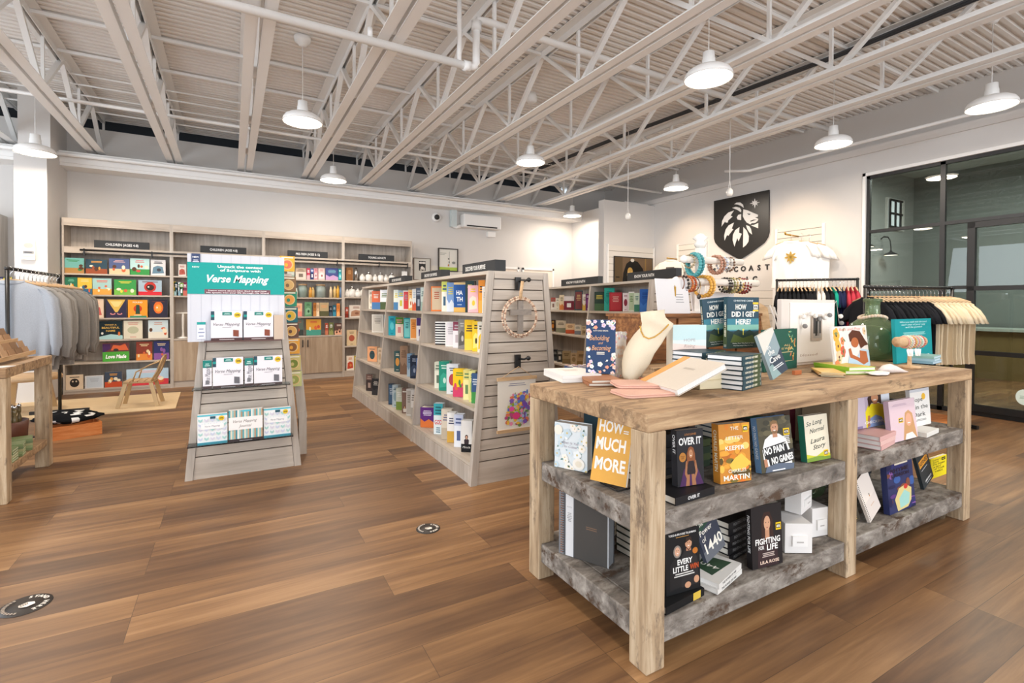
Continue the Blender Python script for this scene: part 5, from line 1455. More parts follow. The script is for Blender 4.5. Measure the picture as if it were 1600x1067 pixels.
def howdid(A):
    A.r(0, 0, 1, 1, '#2b4756').r(0, .34, 1, .58, '#3c7f8f').r(0, .36, 1, .46, '#7fb3a4')
    A.poly([(0, 0), (1, 0), (1, .34), (.85, .30), (.7, .36), (.55, .30), (.35, .37), (.2, .31), (0, .36)], '#23372f').poly([(.1, .12), (.9, .1), (.8, .26), (.5, .2), (.2, .28)], '#4c5a2c')
    A.r(.49, .26, .51, .36, '#d8c84a').e(.5, .36, .03, .02, '#e8d860').t('CHRISTINE CAINE', .5, .93, .03, '#dfe8e8', wd=.62, bold=.015)
    A.t('HOW', .42, .81, .10, '#f1efe6', wd=.34, bold=.03).t('DID I GET', .5, .67, .10, '#f1efe6', wd=.74, bold=.03).t('HERE?', .5, .52, .10, '#f1efe6', wd=.48, bold=.03)
    A.t('Finding Your Way Back to God', .5, .10, .022, '#dfe0d4', wd=.66).t('When Everything Is Pulling You Away', .5, .055, .020, '#dfe0d4', wd=.62)
    A.r(.80, .86, .98, .90, '#edc53a').r(.82, .76, .96, .85, '#e8e6dc').t('30%', .89, .805, .05, '#26282a', wd=.12, bold=.03).r(.80, .72, .98, .75, '#edc53a')
def hs(A): A.r(0, 0, 1, 1, '#2c4a55').r(.55, 0, .95, 1, '#46553a').t('HOW DID I GET HERE?', .46, .5, .42, '#efe9d4', wd=.62, bold=.03).r(.92, .2, .97, .8, '#8a8f86')
def cave(A):
    A.r(0, 0, 1, 1, '#8fa0a6').poly([(0, .55), (.6, .75), (1, .9), (1, 1), (0, 1)], '#d8d5cc').poly([(0, 0), (1, 0), (1, .52), (.7, .40), (.4, .45), (0, .25)], '#3c4654').poly([(0, 0), (.55, .0), (.25, .3), (0, .28)], '#8fa8a8')
    A.t('In', .38, .66, .10, '#f1efec', wd=.18).t('the', .42, .54, .11, '#f1efec', wd=.38, bold=.01).t('Cave', .5, .38, .13, '#f1efec', wd=.66, bold=.01).lines(.15, .16, .9, .24, 2, '#d9dcde', 3)
def greenb(A):
    q = random.Random(9)
    for i in range(22):
        u_ = q.choice([q.uniform(.7, .95), q.uniform(.05, .3)]); v_ = q.uniform(.3, .95)
        A.leaf(u_, v_, .08, q.uniform(0, 360), q.choice(['#c9a45a', '#d8764a', '#6fa37e'])); A.e(u_, v_, .02, .013, '#e0b86a')
    A.t('ALL', .68, .60, .05, '#e0c48a', wd=.2).t('IS WELL', .68, .52, .05, '#e0c48a', wd=.35).lines(.5, .42, .86, .45, 1, '#c9b88a').lines(.5, .2, .86, .22, 1, '#c9b88a')
def seab(A):
    A.r(0, 0, 1, 1, '#dfe9e6').r(0, .72, 1, 1, '#c6dfe0').poly([(0, .50), (1, .44), (1, .60), (0, .66)], '#f2dcd2').r(0, .38, 1, .46, '#f0cfc4').poly([(0, .12), (.3, .30), (.55, .24), (.8, .34), (1, .30), (1, 0), (0, 0)], '#5c8080').poly([(0, .0), (1, 0), (1, .14), (.5, .10), (0, .20)], '#8fb0b0')
    A.t('HOPE', .5, .72, .055, '#b9aeb0', wd=.34).t('Rising', .5, .61, .06, '#c0a9a0', wd=.34, shear=.3)
def childb(A):
    q = random.Random(3)
    for (u_, v_, r_) in ((.10, .80, .09), (.12, .55, .08), (.24, .42, .07), (.12, .30, .08), (.06, .12, .07), (.25, .66, .05), (.92, .86, .05)):
        A.flower(u_, v_, r_, q.choice(['#e08a5a', '#e8b04a', '#d8604a', '#f0c8a0']), '#5c3a2c')
    for i in range(10): A.leaf(q.uniform(.0, .3), q.random(), .08, q.uniform(0, 360), '#7c8a5c')
    A.poly([(.30, 0), (1, 0), (1, .38), (.78, .44), (.60, .22), (.40, .30)], '#b9d4e4').poly([(.72, .40), (.92, .36), (.95, .10), (.80, .05), (.60, .18), (.42, .26), (.40, .46), (.46, .48), (.50, .32), (.70, .22)], '#b5673c')
    A.poly([(.44, .80), (.56, .90), (.78, .86), (.90, .66), (1, .52), (.88, .50), (.76, .44), (.70, .62), (.56, .68), (.46, .62)], '#5a2e1c').e(.60, .60, .11, .12, '#b5673c').t('Rest and Pray', .5, .93, .07, '#e8a8a0', wd=.64, shear=.3).lines(.3, .03, .6, .09, 2, '#d8e4ea', 3)
def tealb(A):
    A.t('When you walk with the Lord', .5, .93, .04, '#d8f2f0', wd=.74, shear=.3).t('each step of your way', .5, .87, .04, '#d8f2f0', wd=.66, shear=.3).t('will be guided', .5, .81, .04, '#d8f2f0', wd=.46, shear=.3).lines(.15, .62, .85, .70, 3, '#9fdad6', 3).r(.55, .05, .9, .14, '#f2f0ec')
def blessed(A): A.t('blessed', .42, .13, .06, '#b9a596', wd=.34, shear=.15)
def wfloral(A):
    q = random.Random(15)
    for i in range(30):
        u_, v_ = q.random(), q.random()
        if .25 < u_ < .75 and .42 < v_ < .66: continue
        A.leaf(u_, v_, .16, q.uniform(0, 360), q.choice(['#4c7a66', '#6f9a94', '#8fb0b4', '#385c50']))
        A.flower(u_, v_, q.uniform(.08, .15), q.choice(['#eef2f2', '#d6e2e8', '#f4eee4', '#c9dae2']), '#d9c58a')
    A.e(.12, .84, .13, .11, '#f3ebdc').e(.75, .15, .18, .13, '#f5efe4').e(.75, .15, .10, .07, '#eadfca').t('Best Is Yet', .5, .58, .055, '#a59ca8', wd=.5, shear=.35).t('to Come', .5, .50, .055, '#a59ca8', wd=.38, shear=.35)
def hmm(A): A.t('HOW', .42, .82, .17, '#f7f2e8', wd=.70, bold=.03).t('MUCH', .46, .56, .18, '#f7f2e8', wd=.84, bold=.03).t('MORE', .50, .27, .18, '#f7f2e8', wd=.86, bold=.03).lines(.74, .74, .95, .80, 2, '#fbf6ec', 2)
def overit(A):
    A.t('LOLO JONES', .52, .92, .035, '#b4763c', wd=.44, bold=.02).t('OVER IT', .50, .80, .13, '#efeeec', wd=.86, bold=.03)
    A.poly([(.08, 0), (.24, .30), (.36, .34), (.64, .34), (.78, .28), (.98, 0)], '#4b2a55').poly([(.30, 0), (.36, .22), (.46, .26), (.44, 0)], '#a5714f').poly([(.54, 0), (.52, .26), (.62, .24), (.70, 0)], '#a5714f')
    A.poly([(.34, .20), (.32, .44), (.42, .50), (.60, .50), (.70, .44), (.68, .20)], '#2c2224').poly([(.32, .44), (.27, .22), (.36, .10), (.40, .14), (.35, .24), (.40, .46)], '#a5714f').poly([(.70, .44), (.76, .24), (.66, .10), (.62, .14), (.68, .24), (.62, .46)], '#a5714f')
    A.poly([(.36, .34), (.36, .58), (.43, .68), (.52, .70), (.61, .67), (.67, .56), (.68, .34), (.61, .44), (.42, .44)], '#8a5230').e(.51, .57, .075, .075, '#c08c66').e(.20, .52, .13, .085, '#b57a35').lines(.12, .49, .28, .55, 3, '#7a4c1c', 2)
    face(A, .51, .57, 1)
def keeper(A):
    q = random.Random(4)
    for i in range(34): A.e(q.random(), q.uniform(.2, 1), q.uniform(.06, .2), q.uniform(.03, .08), q.choice(['#e8a23c', '#f0bc4e', '#d8822c', '#f3cf72', '#b86a28']))
    for i in range(20): A.e(q.random(), q.uniform(0, .42), q.uniform(.05, .16), q.uniform(.03, .06), q.choice(['#5c4a24', '#3c3a24', '#c8502c', '#e0782c', '#7a6a30']))
    A.poly([(.3, .30), (.5, .42), (.7, .48), (.92, .36), (1, .30), (.8, .22), (.4, .2)], '#e6c250').t('THE', .5, .92, .06, '#f6efd8', wd=.26, bold=.01).t('LETTER', .5, .76, .06, '#f6efd8', wd=.56, bold=.01).t('KEEPER', .5, .59, .075, '#fbf6e6', wd=.62, bold=.015).t('CHARLES', .55, .20, .06, '#f6efd8', wd=.58, bold=.01).t('MARTIN', .52, .09, .09, '#fbf6e6', wd=.84, bold=.015)
    stick(A, .86, .90, .8)
def gaines(A):
    q = random.Random(6); A.r(0, 0, 1, 1, '#4f4a38')
    for i in range(20): A.e(q.random(), q.uniform(.5, 1), .1, .05, q.choice(['#5c5640', '#6a6248', '#3f3c2e']))
    A.poly([(.10, .10), (.08, .42), (.18, .60), (.36, .68), (.60, .68), (.80, .58), (.92, .30), (.92, .10)], '#ecebe8').r(.42, .62, .56, .74, '#c08a68').e(.49, .80, .115, .115, '#c99674').poly([(.37, .80), (.38, .90), (.47, .94), (.58, .92), (.62, .82), (.56, .87), (.44, .87)], '#8a6a44').e(.49, .72, .08, .035, '#8a6848')
    face(A, .49, .80, 1.5)
    A.poly([(.08, .44), (.78, .52), (.84, .33), (.14, .22)], '#222325').poly([(.22, .26), (1, .38), (1, .16), (.26, .08)], '#222325').t('NO PAIN', .42, .40, .125, '#f6f5f2', wd=.60, bold=.035, rot=5).t('NO GAINES', .64, .22, .125, '#f6f5f2', wd=.66, bold=.035, rot=5)
    A.poly([(.1, 0), (.95, 0), (.98, .10), (.5, .14), (.15, .10)], '#5f6a7c').lines(.3, .01, .7, .05, 1, '#eee').poly([(.10, .10), (.20, .10), (.18, .25), (.09, .24)], '#b98466').lines(.70, .48, .95, .64, 5, '#e8e6e0', 5); stick(A, .84, .70, .85, '41%')
def story(A): A.t('So Long', .42, .84, .10, '#2c3a36', wd=.70, bold=.01, shear=.35, rot=6).t('Normal', .52, .68, .10, '#2c3a36', wd=.66, bold=.01, shear=.35, rot=6).t('Laura', .50, .46, .10, '#2c3a36', wd=.62, bold=.01, shear=.35, rot=6).t('Story', .56, .32, .10, '#2c3a36', wd=.56, bold=.01, shear=.35, rot=6).poly([(0, 0), (1, 0), (1, .12), (.7, .18), (.4, .10), (0, .17)], '#c9cc3c').poly([(0, 0), (1, 0), (1, .06), (.5, .10), (0, .08)], '#7c9a3c'); stick(A, .82, .14, .9, '30%')
def elw(A):
    A.t('TODD & BROOKE TILGHMAN', .5, .93, .032, '#f0efec', wd=.80, bold=.02).lines(.3, .88, .7, .90, 1, '#b98a4a')
    A.poly([(.10, .06), (.12, .46), (.26, .56), (.46, .54), (.50, .10)], '#232223').poly([(.44, .08), (.46, .58), (.58, .68), (.80, .66), (.92, .50), (.96, .08)], '#2a2829').e(.34, .66, .115, .10, '#8d847c').e(.34, .66, .075, .072, '#d8a88c').r(.60, .64, .74, .72, '#b98468').e(.67, .76, .10, .085, '#c89878').poly([(.57, .77), (.60, .85), (.74, .86), (.78, .77), (.70, .81)], '#3a2a22').poly([(.59, .72), (.67, .66), (.76, .72), (.74, .69), (.67, .64), (.60, .69)], '#4a342a')
    face(A, .34, .67, 1); face(A, .67, .76, 1.1); A.t('EVERY', .55, .49, .085, '#f3f2ef', wd=.44, bold=.03).t('LITTLE', .42, .38, .085, '#f3f2ef', wd=.44, bold=.03).t('WIN', .82, .38, .085, '#c0532c', wd=.26, bold=.03).lines(.2, .26, .85, .33, 2, '#d8d6d2', 3).e(.62, .10, .09, .05, '#c89878').e(.88, .16, .08, .06, '#c89878').e(.86, .62, .08, .05, '#b8702c')
def p1440(A): A.poly([(0, .0), (1, 0), (1, .28), (0, .2)], '#6a6d74').poly([(0, .55), (1, .7), (1, 1), (0, 1)], '#2c4a3a').t('The', .22, .72, .10, '#f1ebdf', wd=.32).t('Power', .40, .56, .11, '#f1ebdf', wd=.62, bold=.01).t('of', .20, .42, .10, '#f1ebdf', wd=.2).t('1440', .55, .24, .20, '#f6f1e4', wd=.86, bold=.02); stick(A, .55, .86, .8, '30%')
def ffl(A):
    A.poly([(.18, 0), (.20, .38), (.34, .50), (.66, .50), (.82, .38), (.86, 0)], '#3a2a2c').poly([(.32, .42), (.32, .76), (.42, .88), (.60, .88), (.70, .74), (.72, .44), (.60, .50), (.42, .50)], '#3b2620').r(.44, .44, .58, .60, '#c08e70').e(.51, .70, .105, .12, '#cf9f80').e(.47, .71, .014, .008, '#2c1c18').e(.56, .71, .014, .008, '#2c1c18').e(.51, .63, .03, .008, '#a5524c')
    A.t('FIGHTING', .52, .42, .095, '#f4f2ef', wd=.82, bold=.025).t('FOR', .30, .32, .06, '#f4f2ef', wd=.18, bold=.02).t('LIFE', .66, .31, .095, '#f4f2ef', wd=.36, bold=.025).lines(.3, .16, .75, .24, 3, '#c9b8b0', 3).t('LILA ROSE', .56, .08, .05, '#f4d8c4', wd=.62, bold=.02); stick(A, .88, .62, .8)
def checkin(A):
    A.r(0, 0, .3, 1, '#c9bccb').r(.62, .45, 1, 1, '#dfe4ec').poly([(.30, .0), (.30, .40), (.38, .56), (.50, .60), (.66, .60), (.80, .54), (.90, .36), (.90, .10), (.80, .0)], '#f0e02c').poly([(.34, .0), (.40, .22), (.58, .30), (.74, .22), (.82, 0)], '#8fa8d8').poly([(.40, .50), (.38, .74), (.46, .88), (.62, .92), (.76, .82), (.76, .56), (.68, .62), (.48, .62)], '#3a241c').r(.53, .58, .64, .68, '#b87c58').e(.58, .74, .10, .115, '#c28a64').e(.58, .69, .05, .015, '#f2ece6').poly([(.33, .02), (.36, .30), (.42, .30), (.40, .02)], '#b87c58').t('CHECKING IN', .6, .13, .065, '#f6f4f2', wd=.68, bold=.025).r(.0, 0, .2, .06, '#8a7ca0'); stick(A, .85, .88, .75, '20%')
def pinkw(A): A.poly([(.44, 0), (.50, .30), (.58, .66), (.72, .72), (.86, .62), (.92, .30), (.98, 0)], '#c99a6a').poly([(.50, .0), (.56, .14), (.80, .16), (.95, .0)], '#f0e6e2').e(.70, .48, .12, .16, '#e0a98c').e(.70, .40, .06, .015, '#f6efe8').lines(.1, .86, .7, .92, 2, '#b9a0b0', 3); stick(A, .40, .50, .8)
def hope(A): A.r(0, .92, 1, 1, '#c9ccd2').t('Hope', .34, .72, .12, '#26282a', wd=.58, bold=.005).t('in the', .56, .52, .12, '#26282a', wd=.64, bold=.005).t('Dark', .42, .32, .12, '#26282a', wd=.64, bold=.005).lines(.2, .14, .8, .2, 2, '#888', 3).e(.68, .78, .10, .09, '#e8b83a')
def comic(A):
    q = random.Random(8)
    for i in range(26): A.e(q.random(), q.random(), q.uniform(.06, .2), q.uniform(.03, .1), q.choice(['#2c2f6a', '#5a3a7c', '#3a5c9c', '#7a4a3c', '#1f234c', '#8a5aa0']))
    A.poly([(.30, .02), (.22, .26), (.40, .46), (.66, .50), (.88, .40), (.84, .16), (.70, .04)], '#d9c98a').poly([(.40, .06), (.38, .26), (.60, .40), (.80, .30), (.74, .10)], '#9fd0c8').e(.66, .46, .08, .05, '#c83c34').t('RHYME', .48, .84, .08, '#2a1c30', wd=.7, bold=.03).t('& REASON', .48, .74, .07, '#2a1c30', wd=.7, bold=.03).r(.3, .94, .8, .98, '#e8dcc8')
def refined(A): A.r(.10, .52, .90, .70, '#f0a63a').t('REFINED', .52, .61, .10, '#2a2c30', wd=.72, bold=.02).lines(.15, .43, .75, .46, 1, '#d8dce0').t('AMBER EMERSON', .55, .13, .05, '#f0f0ee', wd=.6, bold=.02).lines(.3, .05, .8, .08, 1, '#c8ccd0')
def yellowb(A): A.t("DON'T", .38, .88, .08, '#2a2a20', wd=.50, bold=.01).t('GIVE', .30, .77, .08, '#2a2a20', wd=.36, bold=.01).t('THE ENEMY', .50, .66, .075, '#2a2a20', wd=.78, bold=.01).t('A SEAT', .38, .54, .08, '#2a2a20', wd=.50, bold=.01).t('AT YOUR', .50, .43, .08, '#2a2a20', wd=.62, bold=.01).t('TABLE', .45, .31, .08, '#2a2a20', wd=.5, bold=.01).r(.66, .78, .9, .92, '#2a2a20').t('41', .78, .85, .06, '#f0e02c', wd=.16, bold=.02)

# --- on the table top
lay(2, 893, 591, -14, .20, .27, .017, ['#ece9e4', '#e6e3de'], 'white softcover book at the far left corner of the rustic table', hard=False, pages='#f6f4f0', art=lambda A: A.lines(.25, .55, .8, .8, 3, '#b9aea0', 2), jit=1)
lay(2, 915, 578, -8, .16, .20, .014, ['#2b3958', '#34466c'], 'navy floral book lying under the standing navy book', zp=.90, art=lambda A: floral_navy(A), sart=None, jit=5)
stand(916, 962, 500, 1.90, -40, ZT + .031, '#2e4468', 'navy book with pink flowers and copper script standing on the table', art=floral_navy, t=.026)
stand(961, 979, 500, 1.93, 15, ZT, '#e0d8cf', 'white flower-patterned book standing just behind the navy one', art=lambda A: floral_navy(A), t=.03, h=.23)
lay(2, 936, 598, -20, .15, .21, .014, ['#9c6848', '#a87450'], 'brown leather notebook between white books and pink pouches', art=lambda A: A.r(.06, .05, .94, .95, '#b07c58'), jit=5)
def pouch(px, py, z, rz, label):
    p = at_z(px, py, .89)
    t = thing('leather_pouch', label, 'pouch', (p.x, p.y, z), R(rz), 'pink leather pouches')
    b = MB(); PK = flat('#d9ab98', .55, bump=.15, bscale=200, name='pink_leather')
    def rr(w_, h_, r_, n=6):
        o = []
        for (cx_, cy_, a0) in ((w_ / 2 - r_, -h_ / 2 + r_, -90), (w_ / 2 - r_, h_ / 2 - r_, 0), (-w_ / 2 + r_, h_ / 2 - r_, 90), (-w_ / 2 + r_, -h_ / 2 + r_, 180)):
            for i in range(n + 1): a = R(a0 + 90 * i / n); o.append((cx_ + r_ * math.cos(a), cy_ + r_ * math.sin(a)))
        return o
    b.prism(rr(.245, .165, .03), PK, h=.007); b.prism(rr(.240, .160, .028), PK, O=(0, 0, .008), h=.006); b.build('body', t, bevel=.002)
    b = MB(); b.prism(rr(.236, .156, .027), flat('#c9978a', .6, name='pink_seam'), O=(0, 0, .0068), h=.0015); b.build('seam', t)
    b = MB(); b.box(.03, .06, .0145, .05, .12, .017, flat('#a5604c', .6, name='red_brown_leather')); b.build('strap', t)
pouch(1006, 614, ZT, -12, 'lower of two flat pink leather pouches at the near corner of the table')
pouch(1001, 606, ZT + .0155, -26, 'upper of two flat pink leather pouches at the near corner of the table')
# necklace bust: a thin curved linen board with a rounded neck
p = at_y(985, 588, 1.84)
BR = R(-40)
rows = [(0, -.026, .026), (.012, -.036, .040), (.035, -.040, .060), (.08, -.041, .092), (.13, -.033, .115), (.18, -.010, .150), (.22, .018, .182), (.247, .042, .203), (.262, .054, .205), (.276, .056, .186), (.292, .052, .170), (.312, .050, .164), (.33, .048, .166)]
def bust_y(z, u):
    nk = min(1, max(0, (z - .235) / .04))
    return -(.030 + .022 * nk) * math.sin(PI * u) + .20 * z - .012
t = thing('necklace_bust', 'cream linen necklace bust with a gold chain', 'jewellery display', (p.x, p.y, ZT), BR)
b = MB(); vs, fs, n = [], [], 13
for z, xl, xr in rows:
    nk = min(1, max(0, (z - .235) / .04))
    for j in range(n): u_ = j / (n - 1); vs.append((xl + (xr - xl) * u_, bust_y(z, u_), z + .001 + .014 * u_ * (z > .2)))
    for j in range(n): u_ = 1 - j / (n - 1); vs.append((xl + (xr - xl) * u_, bust_y(z, u_) * (1 - nk) + nk * (.045 * math.sin(PI * u_) + .20 * z - .012) + .010 * (1 - nk), z + .001 + .014 * u_ * (z > .2)))
m_ = 2 * n
for i in range(len(rows) - 1):
    for j in range(m_): fs.append((i * m_ + j, i * m_ + (j + 1) % m_, (i + 1) * m_ + (j + 1) % m_, (i + 1) * m_ + j))
fs += [tuple(range(m_ - 1, -1, -1)), tuple((len(rows) - 1) * m_ + j for j in range(m_))]
b.add(vs, fs, LINEN, smooth=True); b.build('bust', t)
b = MB(); b.bar((.03, .13, .002), (.07, .045, .20), .07, .008, LINEN, side=(1, 0, 0)); b.build('rear_strut', t)
t = thing('gold_necklace', 'fine gold chain draped on the cream bust', 'necklace', (p.x, p.y, ZT), BR)
ck = [(.046, .262), (.050, .238), (.062, .214), (.085, .204), (.112, .212), (.140, .232), (.165, .256), (.182, .276)]
b = MB()
def yat(x, z):
    for (z0, a0, b0), (z1, a1, b1) in zip(rows, rows[1:]):
        if z0 <= z <= z1:
            k = (z - z0) / (z1 - z0); l_, r_ = a0 + (a1 - a0) * k, b0 + (b1 - b0) * k
            return bust_y(z, min(1, max(0, (x - l_) / (r_ - l_)))) - .004
    return 0
for (x0, z0), (x1, z1) in zip(ck, ck[1:]):
    for k in range(6):
        x, z = x0 + (x1 - x0) * k / 6, z0 + (z1 - z0) * k / 6
        b.ball((x, yat(x, z - .008), z), .0034, GOLD, n=6)
b.build('chain', t)
# leaning planner
def plank_book():
    A0 = at_z(1003, 602, ZT + .004); A1 = at_z(1060, 619, ZT + .004)
    e = (A1 - A0); e.z = 0; w_ = e.length; u = e.normalized()
    hdir = Vector((-u.y, u.x, 0)); 
    if hdir.x < 0: hdir = -hdir
    B = at_z(1122, 574, ZT + .105)
    v = (B - A1); v = (v - u * v.dot(u)); L = min(.34, v.length); v.normalize()
    n_ = u.cross(v)
    if n_.z < 0: n_ = -n_
    t = thing('planner', 'large pale planner with an orange spine strip leaning on the cream books', 'planner', A0)
    b = MB()
    def P(a, c_, d_): return u * a + v * c_ + n_ * d_
    def slab(a0, a1, c0, c1, d0, d1, m, cc):
        vs = [P(*q) for q in ((a0, c0, d0), (a1, c0, d0), (a1, c1, d0), (a0, c1, d0), (a0, c0, d1), (a1, c0, d1), (a1, c1, d1), (a0, c1, d1))]
        b.add(vs, [(0, 3, 2, 1), (4, 5, 6, 7), (0, 1, 5, 4), (1, 2, 6, 5), (2, 3, 7, 6), (3, 0, 4, 7)], m, cc)
    slab(0, w_, 0, L, .024, .027, PRINT, '#d5cabc'); slab(0, w_, 0, L, .0, .003, PRINT, '#c9beb0')
    slab(0, .045, -.0006, L + .0006, .0265, .0285, PRINT, '#e3a35c'); slab(0, .003, 0, L, .003, .024, PRINT, '#e3a35c')
    A = Art(b, P(0, 0, .0275), tuple(u), tuple(v), w_, L); A.lines(.35, .62, .75, .68, 2, '#b5a99c', 2)
    b.build('cover', t)
    b = MB(); slab(.004, w_ - .003, .003, L - .003, .0035, .0235, PAGES, '#eeebe6'); b.build('page_block', t)
plank_book()
lay(2, 1108, 603, -8, .21, .15, .040, ['#d8c9a4', '#cdbd98'], 'thick cream-paged book beside the dark stack', pages='#e6d9b8', jit=6)
stand(1052, 1104, 508, 1.74, -14, ZT, '#e6e2d6', 'pale seascape book with cream page block standing before the chest', art=seab, t=.055, pages='#efe4c8')
C0 = at_z(1160, 611, ZT); u15 = Vector((math.cos(R(15)), math.sin(R(15)), 0)); v15 = Vector((-math.sin(R(15)), math.cos(R(15)), 0))
cst = C0 + u15 * .112 + v15 * .078
zt_ = lay(7, 1160, 600, 105, .155, .225, .0205, ['#2a3b42'], 'dark-spined hardback in the tall stack on the table front', xy=(cst.x, cst.y), sart=hs, pages='#f4f4f4', jit=1.5)
cs2 = cst + v15 * .19 + u15 * .05
lay(7, 1161, 590, 100, .155, .225, .0205, ['#2a3b42'], 'dark-spined hardback in the rear stack behind the tall one', xy=(cs2.x, cs2.y), sart=hs, pages='#f4f4f4', jit=1.5)
stand(1137, 1186, 464.5, cs2.y - .03, -6, zt_, '#2b4756', 'dark teal book with large white lettering standing on the stacks', art=howdid, sart=hs, t=.024)
stand(1104, 1146, 468, cs2.y + .045, -22, zt_, '#2b4756', 'dark teal book half hidden, leaning left behind the standing one', art=howdid, sart=hs, t=.024, lean=-6)
stand(1202, 1240, 524, 1.50, 6, ZT, '#8fa0a6', 'grey misty book leaning to the left against the stack', art=cave, t=.016, tilt=14, lean=-14, hard=False, h=.225, w_=.17)
stand(1196, 1247, 514.5, 1.72, 6, ZT, '#1f5548', 'tall dark green book with gold florals behind the misty one', art=greenb, t=.02)
# wooden easel-backed frame
p = at_y(1202, 500, 2.3)
t = thing('picture_frame', 'back of a wooden frame with easel legs beside the chest', 'picture frame', (p.x, p.y, .886), R(12))
b = MB(); T = Matrix.Translation((0, 0, .09)) @ Matrix.Rotation(R(14), 4, 'Y') @ Matrix.Rotation(R(-14), 4, 'X')
b.box(-.085, 0, .0, .085, .014, .30, BEIGEWOOD, T=T); b.build('back_board', t)
b = MB(); b.bar((-.02, -.01, .37), (.03, -.12, .0), .008, .008, WHITE); b.bar((.05, -.01, .36), (.09, -.12, .0), .008, .008, WHITE); b.bar((-.06, .06, 0), (-.02, .0, .12), .01, .01, BEIGEWOOD); b.build('easel_leg', t)
# blessed frame with felt balls
xl, xr_ = at_y(1221, 520, 1.80).x, at_y(1304, 520, 1.80).x
fh = at_y(1262, 468, 1.80).z - ZT
t = thing('wall_plaque', 'white frame with a small photo and grey felt balls, right of the green book', 'picture frame', (xl, 1.80, ZT))
fwid = xr_ - xl
b = MB(); b.box(0, .0, 0, fwid, .03, fh, flat('#ddd3cb', .6, name='whitewashed_wood')); b.build('outer_frame', t, bevel=.004)
b = MB(); b.box(.075, -.006, .02, fwid - .02, 0, fh - .02, PRINT, '#f0ebe4'); A = Art(b, (.075, -.006, .02), (1, 0, 0), (0, 0, 1), fwid - .095, fh - .04); A.t('blessed', .42, .12, .045, '#b9a596', wd=.40, shear=.15); b.build('mat_board', t)
b = MB(); cx_ = fwid * .60; cz = fh * .56
b.box(cx_ - .055, -.016, cz - .075, cx_ + .055, -.006, cz + .085, flat('#b9aa9c', .6, name='taupe_wood')); A = Art(b, (cx_ - .042, -.0165, cz - .062), (1, 0, 0), (0, 0, 1), .084, .134)
A.r(0, 0, 1, 1, '#4a4644').r(.0, 0, 1, .22, '#a8a29c').poly([(.25, .1), (.3, .8), (.5, .9), (.52, .12)], '#2a2827').poly([(.55, .1), (.55, .82), (.72, .86), (.78, .12)], '#8f8984').e(.42, .86, .09, .07, '#b9b0a8').e(.63, .86, .08, .06, '#c9c2ba')
b.build('photo_frame', t)
t = thing('felt_garland', 'string of grey and white felt balls hanging on the white frame', 'garland', (xl, 1.80, ZT))
FG, FWh = flat('#8a8886', .95, name='grey_felt'), flat('#ece7e0', .95, name='white_felt')
b = MB()
for i, (u_, v_) in enumerate(((.30, .74), (.33, .60), (.52, .75), (.60, .70), (.70, .72), (.80, .76), (1.02, .74), (1.04, .63), (.44, .78))):
    b.ball((u_ * fwid, -.030, v_ * fh), .0145, FG if i % 2 else FWh, n=10)
b.build('felt_balls', t)
b = MB(); b.tube([(.30 * fwid, -.018, .60 * fh), (.32 * fwid, -.018, .80 * fh), (.55 * fwid, -.02, .74 * fh), (.80 * fwid, -.02, .76 * fh), (.99 * fwid, -.012, .99 * fh), (1.03 * fwid, -.018, .64 * fh)], .0012, WHITE, n=5); b.build('string', t)
lay(3, 1293, 585, -52, .11, .21, .007, ['#4c3a30', '#c99a5c', '#e2b86a'], 'thin notebook fanned out at the table front edge', hard=False, jit=7, pages='#d9c9a4')
b = MB(); pz = at_z(1245, 585, ZT); b.box(-.03, -.008, 0, .03, .008, .022, flat('#b5683c', .5, name='copper_wood')); o_ = b.build('easel_foot', loc=(pz.x, pz.y, ZT)); tag(o_, 'small copper-brown block beside the misty book', 'stand')
lay(2, 1318, 575, -22, .17, .24, .019, ['#8fb83a', '#9cc444'], 'green-edged yellow book near the praying-child book', zp=.905, pages='#f0ead4', art=lambda A: A.r(.04, .03, .97, .97, '#d8b84a').lines(.2, .5, .8, .8, 3, '#b9d06a', 3), spine='#9cc83c', jit=6)
stand(1309, 1362, 510, 1.56, 6, ZT, '#eae4de', 'white flowery book with a praying brown-haired child', art=childb, t=.012, tilt=6)
# demijohn
p = at_y(1363, 520, 1.79)
t = thing('glass_demijohn', 'large green glass bottle with flat lip on the table', 'bottle', (p.x, p.y, ZT))
b = MB(); s_ = 1.0
outer = [(.001, .006), (.13, .002), (.155, .02), (.160, .08), (.158, .16), (.150, .205), (.125, .245), (.085, .275), (.055, .295), (.045, .31), (.042, .37), (.044, .395), (.056, .40), (.057, .415), (.045, .42)]
inner = [(.036, .42), (.036, .31), (.05, .285), (.08, .265), (.12, .236), (.143, .20), (.150, .16), (.152, .08), (.147, .026), (.001, .014)]
b.lathe(outer + inner, GGLASS, n=40); b.build('bottle_body', t)
b = MB(); b.lathe([(.0, 0)] and [(.024, 0), (.024, .004), (.001, .005)], flat('#cfdccf', .3, name='embossed_glass'), T=Matrix.Translation((-.02, -.160, .12)) @ Matrix.Rotation(R(90), 4, 'X'), n=20); b.build('seal', t)
b = MB()
for i in range(30):
    a = 2 * PI * i / 30; b.ball((p.x + .078 * math.cos(a), p.y + .078 * math.sin(a), ZT + .292 + .010 * math.sin(2 * a)), .0115, BEAD if i % 2 else flat('#d8c6b4', .7, name='cream_bead'), n=8)
tag(b.build('bead_garland'), 'pale wooden bead garland around the neck of the green bottle', 'garland')
stand(1404, 1460, 498.5, 1.57, 4, ZT, '#12959b', 'bright teal book with white script behind the bracelet stand', art=tealb, t=.02, tilt=3)
lay(3, 1442, 566, 12, .21, .15, .016, ['#8fb3c4', '#a5c4d0', '#93b8b0'], 'pale blue book at the right end of the table', pages='#c9dae4', jit=4)
p = at_y(1421, 570, 1.42)
